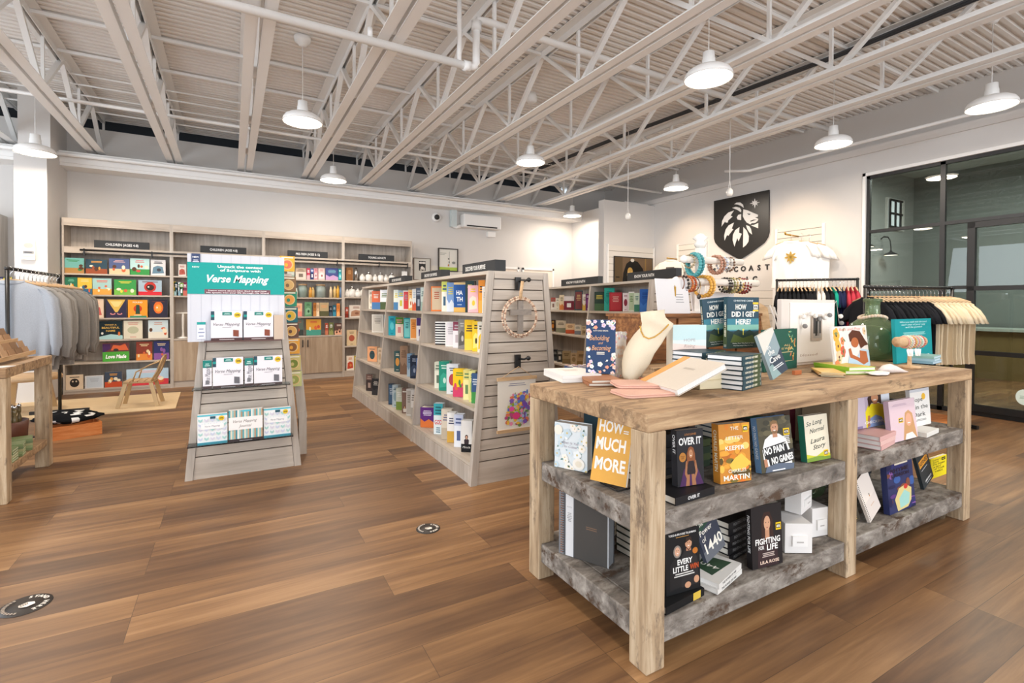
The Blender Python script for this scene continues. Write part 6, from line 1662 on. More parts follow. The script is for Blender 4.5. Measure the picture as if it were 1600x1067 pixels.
t = thing('bracelet_stand', 'round wooden T-shaped stand with tagged bracelets at the right of the table', 'jewellery stand', (p.x, p.y, ZT), R(-10))
b = MB(); b.lathe([(.001, 0), (.055, 0), (.055, .012), (.012, .016), (.010, .06), (.012, .127)], BEIGEWOOD, n=24); b.build('foot', t)
b = MB(); b.tube([(-.11, 0, .157), (.11, 0, .157)], .030, BEIGEWOOD, n=22); b.build('crossbar', t)
MULTI = ['#e0a49a', '#d8c49a', '#b9cfc8', '#e8d8c8', '#c97a6a', '#d9b36a', '#a9bcc9']
def bracelet(par, x, y, z, R_, c, label, group, m=None, beads=0, rz=0, hang=0):
    b = MB(); n = beads or 22
    pts = [(0, (R_) * math.sin(2 * PI * i / n), -hang + R_ * math.cos(2 * PI * i / n)) for i in range(n)]
    if beads:
        for q_ in pts: b.ball(q_, R_ * .19, m or flat(c, .4), n=6)
    else: b.tube(pts, .0032, m or flat(c, .4), n=6, closed=True)
    o = b.build('bracelet', loc=(x, y, z)); o.rotation_euler.z = rz
    return tag(o, label, 'bracelet', group)
for i in range(12):
    dxx = -.055 + i * .0125
    q0 = Vector((dxx, 0, 0)); a = R(-10)
    bracelet(None, p.x + dxx * math.cos(a), p.y + dxx * math.sin(a), ZT + .1555, .0335, MULTI[i % 7], 'thin beaded bracelet on the round wooden stand, %s from left' % ORD[i], 'bracelets on the wooden stand', beads=18 if i % 2 else 0, rz=a)
b = MB()
for i in range(6):
    T = Matrix.Translation((-.075 + i * .022, -.034, .120)) @ Matrix.Rotation(R(-20 + 14 * (i % 3)), 4, 'Y')
    b.box(-.008, 0, -.045, .012, .001, -.004, CERAM, T=T)
b.build('price_tags', t)
# shell and cloth in front
p = at_z(1393, 583, ZT)
t = thing('ceramic_shell', 'white spiral sea shell lying at the table front edge', 'shell', (p.x, p.y, ZT), R(-25))
b = MB(); pts = [(-.075, 0, .016), (-.045, 0, .024), (-.01, 0, .026), (.03, .004, .020), (.08, .012, .009), (.115, .02, .004)]
b.tube(pts, [.006, .020, .026, .018, .008, .002], flat('#e0d5d0', .4, bump=.4, bscale=50, name='shell_white'), n=14); b.build('shell', t)
q = random.Random(2)
def crumple(name, label, x, y, z, rx, ry, rz_, c, cat, seed, amp=.35, m=None):
    b = MB(); nu, nv = 28, 14; vs, fs = [], []
    for i in range(nv + 1):
        for j in range(nu):
            th, ph = 2 * PI * j / nu, PI * i / nv
            d = Vector((math.sin(ph) * math.cos(th), math.sin(ph) * math.sin(th), -math.cos(ph)))
            k_ = 1 + amp * (noise.noise(d * 1.8 + Vector((seed, 0, 0))) + .5 * noise.noise(d * 5 + Vector((0, seed, 0))))
            zz = max(0, rz_ + d.z * rz_ * k_)
            vs.append((d.x * rx * k_, d.y * ry * k_, zz))
    for i in range(nv):
        for j in range(nu): fs.append((i * nu + j, i * nu + (j + 1) % nu, (i + 1) * nu + (j + 1) % nu, (i + 1) * nu + j))
    b.add(vs, fs, m or CLOTH, c, True)
    return tag(b.build(name, loc=(x, y, z)), label, cat)
p = at_z(1386, 588, ZT); crumple('folded_cloth', 'crumpled white cloth under the sea shell', p.x + .02, p.y + .05, ZT + .0005, .085, .04, .009, '#ece4de', 'cloth', 3, .3)
p = at_y(1478, 540, 1.72); crumple('cap', 'crumpled white cap at the right end of the table', 3.745, 1.86, ZT, .055, .07, .055, '#e6ddd4', 'cap', 8, .5)

# --- first bay, middle shelf
ZM, ZB = .541, .166
z_ = lay(1, 1082, 777, 93, .15, .22, .028, ['#1f1f22'], 'black lying book under the standing black one on the middle shelf', z0=ZM, xy=(1.475, 1.325), sart=spine_t('OVER IT', '#e9e9e9', wd=.3), jit=0)
stand(1062, 1103, 673, 1.30, -8, z_, '#252428', 'black book with a long-haired woman sitting on its cover', art=overit, sart=spine_t('OVER IT', '#f0f0f0', wd=.34, u=.25), t=.032, tilt=3)
stand(1129, 1177, 664, 1.29, -10, ZM, '#d08a34', 'golden autumn-coloured novel on the middle shelf', art=keeper, sart=spine_t('CHARLES MARTIN', '#f4ead0', wd=.7), t=.038, tilt=4, hard=False)
stand(1194, 1246, 655, 1.29, -6, ZM, '#5d83ad', 'book with a white-shirted man and slanted black title bands', art=gaines, sart=spine_t('NO PAIN NO GAINES', '#e8eef4', wd=.6), t=.03, tilt=8, spine='#6f96bf')
stand(1265, 1301, 650.5, 1.29, -4, ZM, '#e5dcc6', 'cream script-lettered book with green spine at the end of the middle shelf', art=story, t=.03, tilt=6, spine='#2f7a62', hard=False)
lay(6, 1075, 720, 95, .15, .22, .028, ['#232326', '#2b2a2c'], 'dark book in the pile behind the seated-woman book', z0=ZM, xy=(1.52, 1.56), sart=spine_t('OVER IT', '#b9b9b9', wd=.3))
lay(8, 1185, 720, 92, .15, .22, .023, ['#2c3a44', '#3a4a56'], 'dark blue book in the pile behind the white-shirted man book', z0=ZM, xy=(1.98, 1.52), sart=spine_t('NO PAIN', '#9ab', wd=.3))
lay(6, 1250, 720, 92, .14, .20, .024, ['#1f6a54'], 'green-spined book in the pile beside the cream script book', z0=ZM, xy=(2.26, 1.56), sart=spine_t('SO LONG NORMAL', '#cfe0d4', wd=.6), pages='#e8e2d2')
lay(5, 1160, 700, 88, .16, .23, .03, ['#55524e', '#3d3b39'], 'grey book in the pile at the back of the middle shelf', z0=ZM, xy=(1.86, 1.80))
lay(6, 1290, 660, 90, .15, .22, .03, ['#7a1f24', '#6d1a20'], 'dark red book in the pile at the rear right of the middle shelf', z0=ZM, xy=(2.34, 1.80), sart=spine_t('GRACE', '#c98a80', wd=.3))
lay(4, 1130, 760, 90, .15, .22, .03, ['#3c4a38', '#55603f'], 'mossy green book in the pile behind the golden novel', z0=ZM, xy=(1.74, 1.56), sart=spine_t('KEEPER', '#aeb592', wd=.3))
# end of the table (faces the island)
stand(869, 917, 663, 1.275, -62, ZM, '#dfe6e8', 'pale blue flower-covered book at the left end of the middle shelf', art=wfloral, t=.05, plane='x', w_=.155, pages='#d8d4cc')
stand(929, 973, 656, 1.272, -66, ZM + .012, '#e0a542', 'mustard book with big white letters tilted on a small easel', art=hmm, t=.018, plane='x', tilt=16, lean=0, hard=False, w_=.15)
p = at_x(957, 765, 1.29)
t = thing('book_easel', 'small black wire easel holding the mustard book', 'easel', (p.x + .01, p.y, ZM))
b = MB()
for s in (-.045, .045):
    b.tube([(-.035, s, .012), (-.02, s, .004), (.03, s, .004), (.09, s * .6, .003)], .003, BLACK, n=6); b.tube([(.02, s, .004), (.05, s * .6, .14)], .003, BLACK, n=6)
b.tube([(-.02, -.045, .004), (-.02, .045, .004)], .003, BLACK, n=6); b.build('wire_frame', t)
for i, (yy, c_, hh) in enumerate(((1.80, '#2a4450', .23), (1.76, '#e0ddd6', .22), (1.73, '#203848', .24))):
    o = book(.15, hh, .025, c_, '%s book standing deep on the middle shelf, %s from left' % (('dark teal', 'white', 'navy')[i], ORD[i]), parts=True); put(o, 1.46 + .03 * i, yy, ZM + .001, -80)
# bottom shelf, end
o = stand(877, 950, 777, 1.30, -64, ZB, '#55565a', 'large dark grey spiral planner in a clear-edged box on the bottom shelf', t=.055, plane='x', w_=.235, pages='#8f9296', spine='#6a6b6e',
          art=lambda A: [A.r(.0, 0, .10, 1, '#7c7d80'), A.r(.14, .0, .30, 1, '#d9d9da'), A.t('NOTES', .22, .78, .02, '#8a8a8c', wd=.1), A.lines(.17, .55, .27, .7, 6, '#9a9a9c', 2), A.r(.32, .0, 1, 1, '#4a4744'), A.lines(.5, .5, .82, .56, 2, '#7a6250', 2), A.r(.97, 0, 1, 1, '#a9abae')])
b = MB()
for i in range(26):
    z0_ = .012 + i * .0105
    b.tube([(-.100 + .006 * math.cos(a_ * PI / 4), -.003 - .006 * math.sin(a_ * PI / 4), z0_) for a_ in range(-1, 7)], .0013, flat('#b98a74', .35, 1.0, name='copper_wire'), n=5)
b.build('spiral_binding', o)
lay(3, 868, 850, -70, .16, .22, .022, ['#e6e2da', '#b9b4ac'], 'white book in the low pile at far left of the bottom shelf', z0=ZB, xy=(1.47, 1.84))
# bottom shelf, front
z_ = lay(1, 1072, 945, 95, .15, .22, .028, ['#191a1c'], 'black lying book with yellow band under the smiling couple book', z0=ZB, xy=(1.425, 1.325), sart=lambda A: A.r(.7, 0, .9, 1, '#d8b84a'), jit=0)
stand(1046, 1099, 829, 1.275, -6, z_, '#17181a', 'black book with a smiling couple on its cover', art=elw, sart=spine_t('EVERY LITTLE WIN', '#e6e6e6', wd=.6), t=.026, tilt=3)
z_ = lay(2, 1140, 905, 105, .15, .22, .02, ['#e2e0dc'], 'white lying book with black print on the bottom shelf', z0=ZB, xy=(1.675, 1.335), sart=spine_t('THE POWER OF 1440', '#2a2a2a', wd=.6), jit=5, art=lambda A: [A.poly([(.2, .1), (.9, .2), (.8, .7), (.3, .8)], '#2f4a34'), A.t('1440', .5, .5, .12, '#f0ece2', wd=.6)], pages='#f4f2ee')
stand(1104, 1143, 814, 1.36, 4, z_, '#3b3f4d', 'green and grey book with large numerals leaning sideways', art=p1440, t=.018, tilt=12, lean=-16, hard=False, h=.205, w_=.14)
lay(6, 1150, 880, 98, .15, .22, .027, ['#1d1c1e', '#242325'], 'black book in the pile behind the portrait book on the bottom shelf', z0=ZB, xy=(1.93, 1.46), sart=spine_t('FIGHTING FOR LIFE', '#8f8f8f', wd=.6))
stand(1181, 1228, 790, 1.27, -8, ZB, '#242021', 'black portrait book of a dark-haired woman on the bottom shelf', art=ffl, sart=spine_t('FIGHTING FOR LIFE', '#f0f0f0', wd=.6), t=.028, tilt=3)
lay(5, 1100, 860, 92, .15, .22, .028, ['#2b3128', '#3a4034'], 'dark green book in the pile deep on the bottom shelf', z0=ZB, xy=(1.60, 1.62))
def whitebox(px, Y, z, w_, d_, h_, rz, label):
    p = at_y(px, 500, Y)
    t = thing('white_box', label, 'box', (p.x, Y, z + .001), R(rz), 'white gift boxes')
    b = MB(); b.box(-w_ / 2, 0, 0, w_ / 2, d_, h_, flat('#e9e6e3', .6, name='white_cardboard')); b.build('carton', t, bevel=.002)
    b = MB(); b.box(-w_ * .25, -.008, h_ * .25, w_ * .3, -.0005, h_ * .60, flat('#f1efec', .5, name='white_label_card')); A = Art(b, (-w_ * .25, -.0085, h_ * .25), (1, 0, 0), (0, 0, 1), w_ * .55, h_ * .35); A.lines(.15, .35, .85, .6, 1, '#b9b4b0', 2); b.build('label', t)
whitebox(1252, 1.275, ZB, .12, .14, .13, -30, 'left white cardboard box on the bottom shelf')
whitebox(1286, 1.32, ZB, .10, .12, .135, -12, 'right white cardboard box on the bottom shelf')
whitebox(1264, 1.33, ZB + .137, .15, .07, .10, 14, 'white cardboard box resting on top of two others')
# --- second bay
zz_ = lay(3, 1373, 693, 97, .15, .22, .022, ['#d8aca8', '#e2bcb6'], 'pink lying book under the yellow-sweater book', z0=ZM, xy=(2.875, 1.325), jit=3, pages='#f6f0ec')
stand(1340, 1396, 608, 1.36, -3, zz_, '#b7a8ba', 'lilac book with a woman in a yellow sweater', art=checkin, t=.02, tilt=5)
stand(1398, 1438, 626, 1.27, 0, ZM, '#dcc4cc', 'pale pink book with a smiling fair-haired woman', art=pinkw, t=.024, tilt=6, spine='#c9b0c0')
z2 = lay(2, 1447, 676, 94, .14, .2, .012, ['#e6e4de'], 'thin white book under the white lettered book', z0=ZM, xy=(3.37, 1.32), hard=False)
stand(1428, 1458, 608, 1.33, 0, z2, '#eceae6', 'white book with large thin black lettering', art=hope, t=.02, tilt=4, hard=False)
lay(5, 1400, 650, 90, .15, .22, .026, ['#3a3738', '#4c4648'], 'dark book in the pile behind the pink books', z0=ZM, xy=(3.12, 1.62))
lay(4, 1340, 690, 90, .15, .22, .026, ['#d8b8b4', '#e0c4c0'], 'pale pink book in the pile behind the yellow-sweater book', z0=ZM, xy=(2.80, 1.66))
stand(1396, 1436, 722, 1.275, 0, ZB, '#2e3560', 'blue and purple comic-style book on the lower right shelf', art=comic, t=.028, tilt=5)
stand(1434, 1478, 716, 1.37, 6, ZB, '#333a3e', 'charcoal book with an orange title band leaning left', art=refined, t=.018, tilt=10, lean=-12, h=.22, w_=.20)
stand(1460, 1485, 713, 1.42, 0, ZB, '#f0de24', 'bright yellow book at the right end of the bottom shelf', art=yellowb, t=.02, tilt=3, hard=False)
o = stand(1358, 1388, 738, 1.29, 6, ZB, '#e9dfd6', 'white spiral notebook with a tiny bee, leaning left', t=.014, tilt=14, lean=-15, h=.21, w_=.17, art=lambda A: A.r(0, 0, 1, .42, '#ddd3cc').e(.55, .46, .03, .02, '#c98a3c').e(.55, .50, .03, .02, '#3a2c20').lines(.4, .25, .7, .28, 1, '#c9a58a'))
b = MB()
for i in range(22): b.tube([(-.074 + .007 * math.cos(a_ * PI / 4), .006 - .008 * math.sin(a_ * PI / 4), .01 + i * .009) for a_ in range(9)], .0012, BLACK, n=5)
b.build('spiral_binding', o)
stand(1335, 1350, 770, 1.30, 4, ZB, '#3c362c', 'small black book with a gold emblem at the left of the lower shelf', t=.014, tilt=10, lean=-10, h=.15, w_=.10, art=lambda A: A.e(.5, .5, .28, .25, '#b59a52').e(.5, .5, .2, .18, '#4c4430').lines(.2, .1, .8, .2, 2, '#b59a52', 2))
b = MB(); b.lathe([(.001, 0), (.05, .002), (.075, .03), (.08, .08), (.065, .12), (.03, .15), (.018, .18), (.022, .22)], GGLASS, T=Matrix.Translation((0, 0, .081)) @ Matrix.Rotation(R(90), 4, 'Y'), n=24)
tag(b.build('green_bottle', loc=(2.78, 1.62, ZB)), 'green glass bottle lying behind the spiral notebook', 'bottle')
lay(4, 1430, 760, 90, .15, .22, .026, ['#3a4046', '#2a2e32'], 'charcoal book in the pile behind the comic book', z0=ZB, xy=(3.25, 1.62))
for i, (c_, hh) in enumerate((('#7c6a52', .22), ('#b8a88c', .20), ('#8a3c4c', .21))):
    o = book(.14, hh, .02, c_, '%s book standing at the left of the second middle shelf' % ('olive brown', 'straw-coloured', 'wine-red')[i]); put(o, 2.60 + .03 * i, 1.44 + .05 * i, ZM + .001, -50)

# --- chest and jewellery behind the table
x0_, x1_ = at_y(1003, 490, 2.30).x, at_y(1188, 495, 2.30).x
t = thing('wooden_chest', 'dark brown wooden chest on the table behind', 'chest', (0, 0, .886))
ch = .312
b = MB(); b.box(x0_, 2.30, 0, x1_, 2.62, ch - .02, CRATE); b.build('body', t)
b = MB(); b.box(x0_ - .01, 2.29, ch - .02, x1_ + .01, 2.63, ch, CRATE); b.build('lid', t)
n_ = 4
for i in range(n_):
    a, c_ = x0_ + (x1_ - x0_) * i / n_, x0_ + (x1_ - x0_) * (i + 1) / n_
    b = MB(); b.box(a + .012, 2.285, .02, c_ - .012, 2.30, ch - .03, CRATE); dr_ = b.build('drawer_front', t)
    k_ = MB(); k_.ball(((a + c_) / 2, 2.278, ch * .55), .012, BRASS); k_.build('knob', dr_)
ZC = .886 + ch + .001
def card(px0, px1, pyt, Y, label, logo=True, tilt=8):
    a, c_ = at_y(px0, 470, Y).x, at_y(px1, 470, Y).x
    h_ = at_y(px0, pyt, Y).z - ZC
    t = MB(); t.box(0, 0, 0, c_ - a, .006, h_, PRINT, '#e6e3e4'); A = Art(t, (0, 0, 0), (1, 0, 0), (0, 0, 1), c_ - a, h_)
    if logo: A.lines(.56, .32, .84, .62, 4, '#8a8c90', 3, .25)
    o = t.build('white_card', loc=(a, Y, ZC)); o.rotation_euler.x = R(-tilt)
    return tag(o, label, 'display card')
card(1029, 1079, 434, 2.34, 'white display card with tiny print left on the chest'); card(1083, 1150, 455, 2.48, 'wide white display card behind the bracelets', False)
px_ = at_y(1090, 440, 2.46)
t = thing('jewellery_stand', 'white two-tier jewellery stand crowded with bracelets on the chest', 'jewellery stand', (px_.x, 2.44, ZC), R(-4))
CRK = flat('#e6ddd2', .7, bump=.5, bscale=30, name='whitewashed_wood_bar')
def zpy(py, y=2.44): return at_y(1100, py, y).z - ZC
b = MB(); b.box(-.05, -.04, 0, .05, .04, .014, CERAM); b.box(-.028, -.02, .014, .028, .02, zpy(388), CERAM); b.build('post', t)
def xoff(px): return at_y(px, 440, 2.44).x - px_.x
for (a, c_, py, r_) in ((1052, 1168, 441, .026), (1063, 1146, 408, .024)):
    b = MB(); b.tube([(xoff(a), -.045, zpy(py)), (xoff(c_), -.045, zpy(py))], r_, CRK, n=18); b.ball((xoff(a), -.045, zpy(py)), r_ * 1.15, CERAM, n=14); b.build('crossbar', t)
b = MB(); b.lathe([(.03, 0), (.045, .03), (.03, .05), (.055, .07), (.02, .10)], CERAM, n=9, o=(0, 0, zpy(388))); b.build('finial', t)
spec = [(1062, 441, .034, '#7a4a2c', 0), (1068, 441, .036, '#2c2420', 12), (1074, 441, .036, '#c8703c', 18), (1079, 441, .034, '#b85a30', 18), (1084, 441, .034, '#4a3428', 0), (1098, 441, .048, '#e0a848', 22), (1106, 441, .046, '#e8b458', 22),
        (1136, 441, .034, '#3a3026', 14), (1140, 441, .035, '#8a8a5a', 16), (1144, 441, .035, '#c9b07a', 16), (1148, 441, .034, '#4a4a3a', 16), (1152, 441, .034, '#d8b46a', 14), (1156, 441, .035, '#7a2a24', 16), (1160, 441, .036, '#8a2c24', 16), (1164, 441, .035, '#5c1f1c', 14), (1132, 441, .034, '#2a2420', 14),
        (1077, 408, .030, '#9a8a6a', 14), (1083, 408, .052, '#4fa0a4', 24), (1087, 408, .050, '#3f9096', 24), (1117, 408, .042, '#b98a74', 18), (1121, 408, .042, '#a87a62', 18), (1128, 408, .032, '#c9d0e0', 14), (1134, 408, .032, '#b9b4b0', 14), (1140, 408, .032, '#7a5a44', 14)]
for i, (px, py, r_, c_, bd) in enumerate(spec):
    q = at_y(px, 440, 2.395)
    bar = 'lower' if py > 430 else 'upper'
    k_ = [s[0] for s in sorted([s for s in spec if s[1] == py])].index(px)
    zz = ZC + zpy(py) + .0 - (r_ - .028)
    bracelet(None, q.x, 2.395, zz - .012, r_ * 1.45, c_, 'bracelet on the %s bar of the white stand, %s from left' % (bar, ORD[k_]), 'bracelets on the white stand', beads=bd, rz=R(-4 + (i * 37 % 17) - 8))
q = at_y(1090, 440, 2.37)
t = thing('pendant_necklace', 'necklace with round dark medallion hanging from the white stand', 'necklace', (q.x, 2.36, ZC))
b = MB(); b.tube([(-.02, 0, zpy(441)), (-.01, 0, zpy(455)), (0, 0, zpy(462)), (.015, 0, zpy(452)), (.02, 0, zpy(441))], .002, BRASS, n=5); b.build('chain', t)
b = MB(); b.lathe([(.001, 0), (.018, 0), (.018, .004), (.001, .005)], flat('#55504c', .4, .6, name='dark_medallion'), T=Matrix.Translation((0, 0, zpy(464))) @ Matrix.Rotation(R(90), 4, 'X'), n=20); b.build('medallion', t)
q = at_y(1053, 455, 2.37); b = MB(); b.bar((q.x, 2.36, ZC + zpy(470)), (q.x, 2.36, ZC + zpy(450)), .010, .008, BRASS); b.tube([(q.x, 2.36, ZC + zpy(450)), (q.x + .006, 2.38, ZC + zpy(444))], .002, BRASS, n=5); tag(b.build('tassel'), 'gold tassel hanging from the left end of the lower bar', 'tassel')
# ================================================================ CLOTHES
def garment(kind, c, label, group, c_in='#2a2a2a', logo=None, seed=0, name=None):
    """hangs from its neck at the origin, faces -y, shoulders along x"""
    L = .66 if kind == 'sweat' else .68
    t = thing(name or ('sweatshirt' if kind == 'sweat' else 't_shirt'), label, 'clothing', group=group)
    q = random.Random(seed); ph = q.uniform(0, 6)
    prof = [(-.005, .085, .018), (-.02, .105, .026), (-.05, .185, .032), (-.075, .232, .036), (-.13, .243, .040), (-.30, .246, .036), (-.45, .240, .040), (-.58, .236, .044)]
    prof += [(-.60, .222, .036), (-L, .215, .036)] if kind == 'sweat' else [(-L, .245, .044)]
    n = 40; vs, fs = [], []
    for i, (z, W, D) in enumerate(prof):
        f = min(1, -z / .5)
        for j in range(n):
            th = 2 * PI * j / n
            fold = 1 + .55 * f * math.sin(7 * th + ph + z * 2.5) + .4 * f * math.sin(11 * th + 2 * ph - z * 3)
            x = W * math.copysign(abs(math.cos(th)) ** .8, math.cos(th)) * (1 - .06 * f * math.sin(4 * th + ph))
            vs.append((x, D * math.sin(th) * fold, z))
    for i in range(len(prof) - 1):
        for j in range(n): fs.append((i * n + j, i * n + (j + 1) % n, (i + 1) * n + (j + 1) % n, (i + 1) * n + j))
    b = MB(); b.add(vs, fs, CLOTH, c, True)
    if logo:
        A = Art(b, (-.10, -.052, -.34), (1, 0, 0), (0, 0, 1), .2, .2, .002, PRINT); logo(A)
    b.build('torso', t)
    b = MB()
    ring = [(.088 * math.cos(2 * PI * i / 20), -.004 + .024 * math.sin(2 * PI * i / 20), -.012 - .020 * (math.sin(2 * PI * i / 20) < 0) * abs(math.sin(2 * PI * i / 20))) for i in range(20)]
    b.tube(ring, .009, CLOTH, [v * .93 for v in lin(c)], n=8, closed=True); b.build('neckband', t)
    for s in (-1, 1):
        b = MB()
        if kind == 'sweat':
            pts = [(s * .205, 0, -.075), (s * .245, .0, -.13), (s * .262, .004, -.25), (s * .270, .008, -.38), (s * .272, .01, -.50), (s * .272, .01, -.535), (s * .272, .01, -.59)]
            rs = [.050, .062, .060, .055, .052, .036, .035]
        else:
            pts = [(s * .195, 0, -.075), (s * .24, 0, -.12), (s * .275, 0, -.18), (s * .30, 0, -.25)]
            rs = [.045, .066, .072, .076]
        nn = 14; V_, F_ = [], []
        for i, (p_, r_) in enumerate(zip(pts, rs)):
            for j in range(nn):
                a = 2 * PI * j / nn
                V_.append((p_[0] + r_ * .8 * math.cos(a) * (1 + .22 * math.sin(5 * a + i * .6 + ph)), p_[1] + r_ * .62 * math.sin(a) * (1 + .38 * math.sin(4 * a + i * .5 + ph)), p_[2] + r_ * .25 * math.cos(a) * -s))
        for i in range(len(pts) - 1):
            for j in range(nn): F_.append((i * nn + j, i * nn + (j + 1) % nn, (i + 1) * nn + (j + 1) % nn, (i + 1) * nn + j))
        F_.append(tuple((len(pts) - 1) * nn + j for j in range(nn)))
        b.add(V_, F_, CLOTH, c, True); b.build('sleeve', t)
    return t
def hanger(m, label, group):
    t = thing('hanger', label, 'hanger', group=group)
    b = MB(); b.tube([(-.20, 0, -.055), (-.10, 0, -.02), (0, 0, .0), (.10, 0, -.02), (.20, 0, -.055)], .008, m, n=8); b.build('hanger_bar', t)
    b = MB(); b.tube([(0, 0, 0), (0, 0, .055), (.018, 0, .075), (.020, 0, .098), (0, 0, .112), (-.018, 0, .100)], .0022, CHROME, n=6); b.build('hook', t)
    return t
def rail(name, label, A_, B_, z, feet=True, drop=None):
    t = thing(name, label, 'clothes rail', (A_.x, A_.y, 0))
    d = Vector((B_.x - A_.x, B_.y - A_.y, 0)); b = MB(); u = d.normalized(); v = Vector((-u.y, u.x, 0))
    b.tube([(0, 0, z), tuple(d + Vector((0, 0, z)))], .016, BLACK, n=12); b.build('rail_tube', t)
    for e in (Vector((0, 0, 0)), d):
        b = MB(); b.tube([tuple(e + Vector((0, 0, .03))), tuple(e + Vector((0, 0, z)))], .016, BLACK, n=12); b.ball(tuple(e + Vector((0, 0, z))), .021, BLACK, n=10); b.build('upright', t)
        b = MB(); b.bar(tuple(e - v * .26 + Vector((0, 0, .026))), tuple(e + v * .26 + Vector((0, 0, .026))), .035, .03, BLACK); b.build('foot_bar', t)
    return d
def hang_row(A_, d, z, n, cols, kinds, hm, where, groupc, rz_off=0, s0=.05, s1=.95):
    ang = math.atan2(d.y, d.x) + R(90)
    hp = None; gp = {}
    for i in range(n):
        f = s0 + (s1 - s0) * i / (n - 1)
        x, y = A_.x + d.x * f, A_.y + d.y * f
        c = cols[i]
        if hp is None: hp = h_ = hanger(hm, '', 'hangers on ' + where)
        else: h_ = copy_tree(hp)
        k_ = ORD[i] if i < len(ORD) else 'last'
        tag(h_, 'clothes hanger on %s, %s from its left end' % (where, k_), 'hanger', 'hangers on ' + where)
        j = R((((i * 53) % 17) - 8) * (1.5 if kinds == 'sweat' else 1) + rz_off)
        h_.location = (x, y, z - .096); h_.rotation_euler = (0, 0, ang + j)
        key = (c, i % 3)
        nm = CN.get(c, 'grey')
        if key not in gp: gp[key] = g_ = garment(kinds, c, '', groupc, seed=i)
        else: g_ = copy_tree(gp[key])
        noun = 'sweatshirt' if kinds == 'sweat' else 't-shirt'
        tag(g_, '%s %s on %s, %s from its left end' % (nm, noun, where, k_), 'clothing', groupc)
        g_.location = (x, y, z - .10); g_.rotation_euler = (0, 0, ang + j)
        if kinds == 'tee': g_.scale = (1, .55, 1)
        if kinds == 'sweat': g_.scale = (1.18 + .05 * (i * 7 % 4), .85, 1.16 + .045 * (i * 5 % 4)); h_.scale = (1.15, 1, 1)
CN = {'#a3a8b0': 'blue-grey', '#a09d99': 'light grey', '#938f8a': 'grey', '#8b8782': 'darker grey', '#1f2023': 'black', '#26272b': 'charcoal black', '#e3d2b4': 'cream', '#dcc9a8': 'sandy cream', '#ddd8d2': 'white', '#1f9a84': 'teal', '#252b4a': 'navy', '#b43c4a': 'red'}
# left rail with grey sweatshirts
zr = 1.56
A_ = at_z(11, 419, zr); B_ = at_z(92, 431, zr)
B2 = B_
dl = rail('clothes_rail', 'black clothes rail on the left hung with grey sweatshirts', A_, B2, zr)
hang_row(A_, dl, zr, 13, ['#a3a8b0'] + ['#a09d99', '#8b8782', '#938f8a'] * 4, 'sweat', BEIGEWOOD, 'the left clothes rail', 'grey sweatshirts on the left rail', rz_off=180)
# right rails
A1, B1_ = at_z(1214, 438, 1.60), at_z(1340, 436, 1.60)
d1 = rail('clothes_rail', 'black clothes rail of dark t-shirts farther from the camera, left of the glazing', A1, B1_, 1.60)
hang_row(A1, d1, 1.60, 22, ['#1f2023'] * 11 + ['#ddd8d2', '#ddd8d2', '#26272b', '#1f2023', '#1f9a84', '#252b4a', '#252b4a', '#252b4a', '#b43c4a', '#b43c4a', '#b43c4a'], 'tee', BEIGEWOOD, 'the far right clothes rail', 't-shirts on the far right rail', s0=.03, s1=.97)
A2, B2_ = at_z(1352, 448, 1.45), at_z(1488, 450, 1.45)
d2 = rail('clothes_rail', 'black clothes rail of black and cream t-shirts in front of the glazing', A2, B2_, 1.45)
hang_row(A2, d2, 1.45, 22, ['#26272b', '#1f2023'] * 6 + ['#e3d2b4', '#dcc9a8'] * 5, 'tee', BEIGEWOOD, 'the near right clothes rail', 't-shirts on the near right rail', s0=.03, s1=.97)
# white shirt on the slatwall, smaller one farther left
def leaflogo(A):
    for a in range(-60, 241, 50): A.leaf(.5, .5, .42, a, '#b08d3c')
    A.e(.5, .5, .08, .08, '#8a6c2c').r(.44, .02, .56, .3, '#b59a52')
for i, (px, py, z_, lab) in enumerate(((1236, 380, 2.20, 'front'), (1252, 384, 2.18, 'second'), (1264, 388, 2.16, 'rear'))):
    p = at_x(px, py, XR - .40 + .07 * i)
    g_ = garment('tee', '#f0ece6', 'white t-shirt hanging on the wall slats, %s of three' % lab, 'white t-shirts on the wall slats', seed=40 + i, logo=leaflogo if i == 0 else None)
    g_.location = (p.x, p.y, 2.20 - .02 * i); g_.rotation_euler = (0, 0, R(-62)); g_.scale = (1, 1, 1)
    h_ = hanger(BEIGEWOOD, 'hanger of the %s white t-shirt on the wall slats' % lab, None); h_.location = (p.x, p.y, 2.205 - .02 * i); h_.rotation_euler = (0, 0, R(-62))
p = at_x(1236, 372, XR - .2)
b = MB(); b.tube([(XR - .004, p.y, 2.30), (XR - .34, p.y, 2.31)], .012, BRASS, n=8); b.tube([(XR - .34, p.y, 2.31), (XR - .35, p.y, 2.34)], .012, BRASS, n=8); tag(b.build('wall_bracket'), 'brass display arm carrying the white t-shirts', 'display arm')
p = at_x(1048, 392, XR - .2)
g_ = garment('tee', '#efe8dc', 'small cream t-shirt with dark print hanging left of the jewellery stand', None, seed=60, logo=lambda A: A.e(.5, .8, .4, .5, '#55504a').e(.5, .3, .2, .2, '#b59a52')); g_.location = (p.x, p.y, 2.12); g_.rotation_euler = (0, 0, R(-55))
b = MB(); b.tube([(XR - .004, p.y, 2.14), (XR - .30, p.y, 2.15)], .012, BRASS, n=8); tag(b.build('wall_bracket'), 'brass display arm carrying the small cream t-shirt', 'display arm')

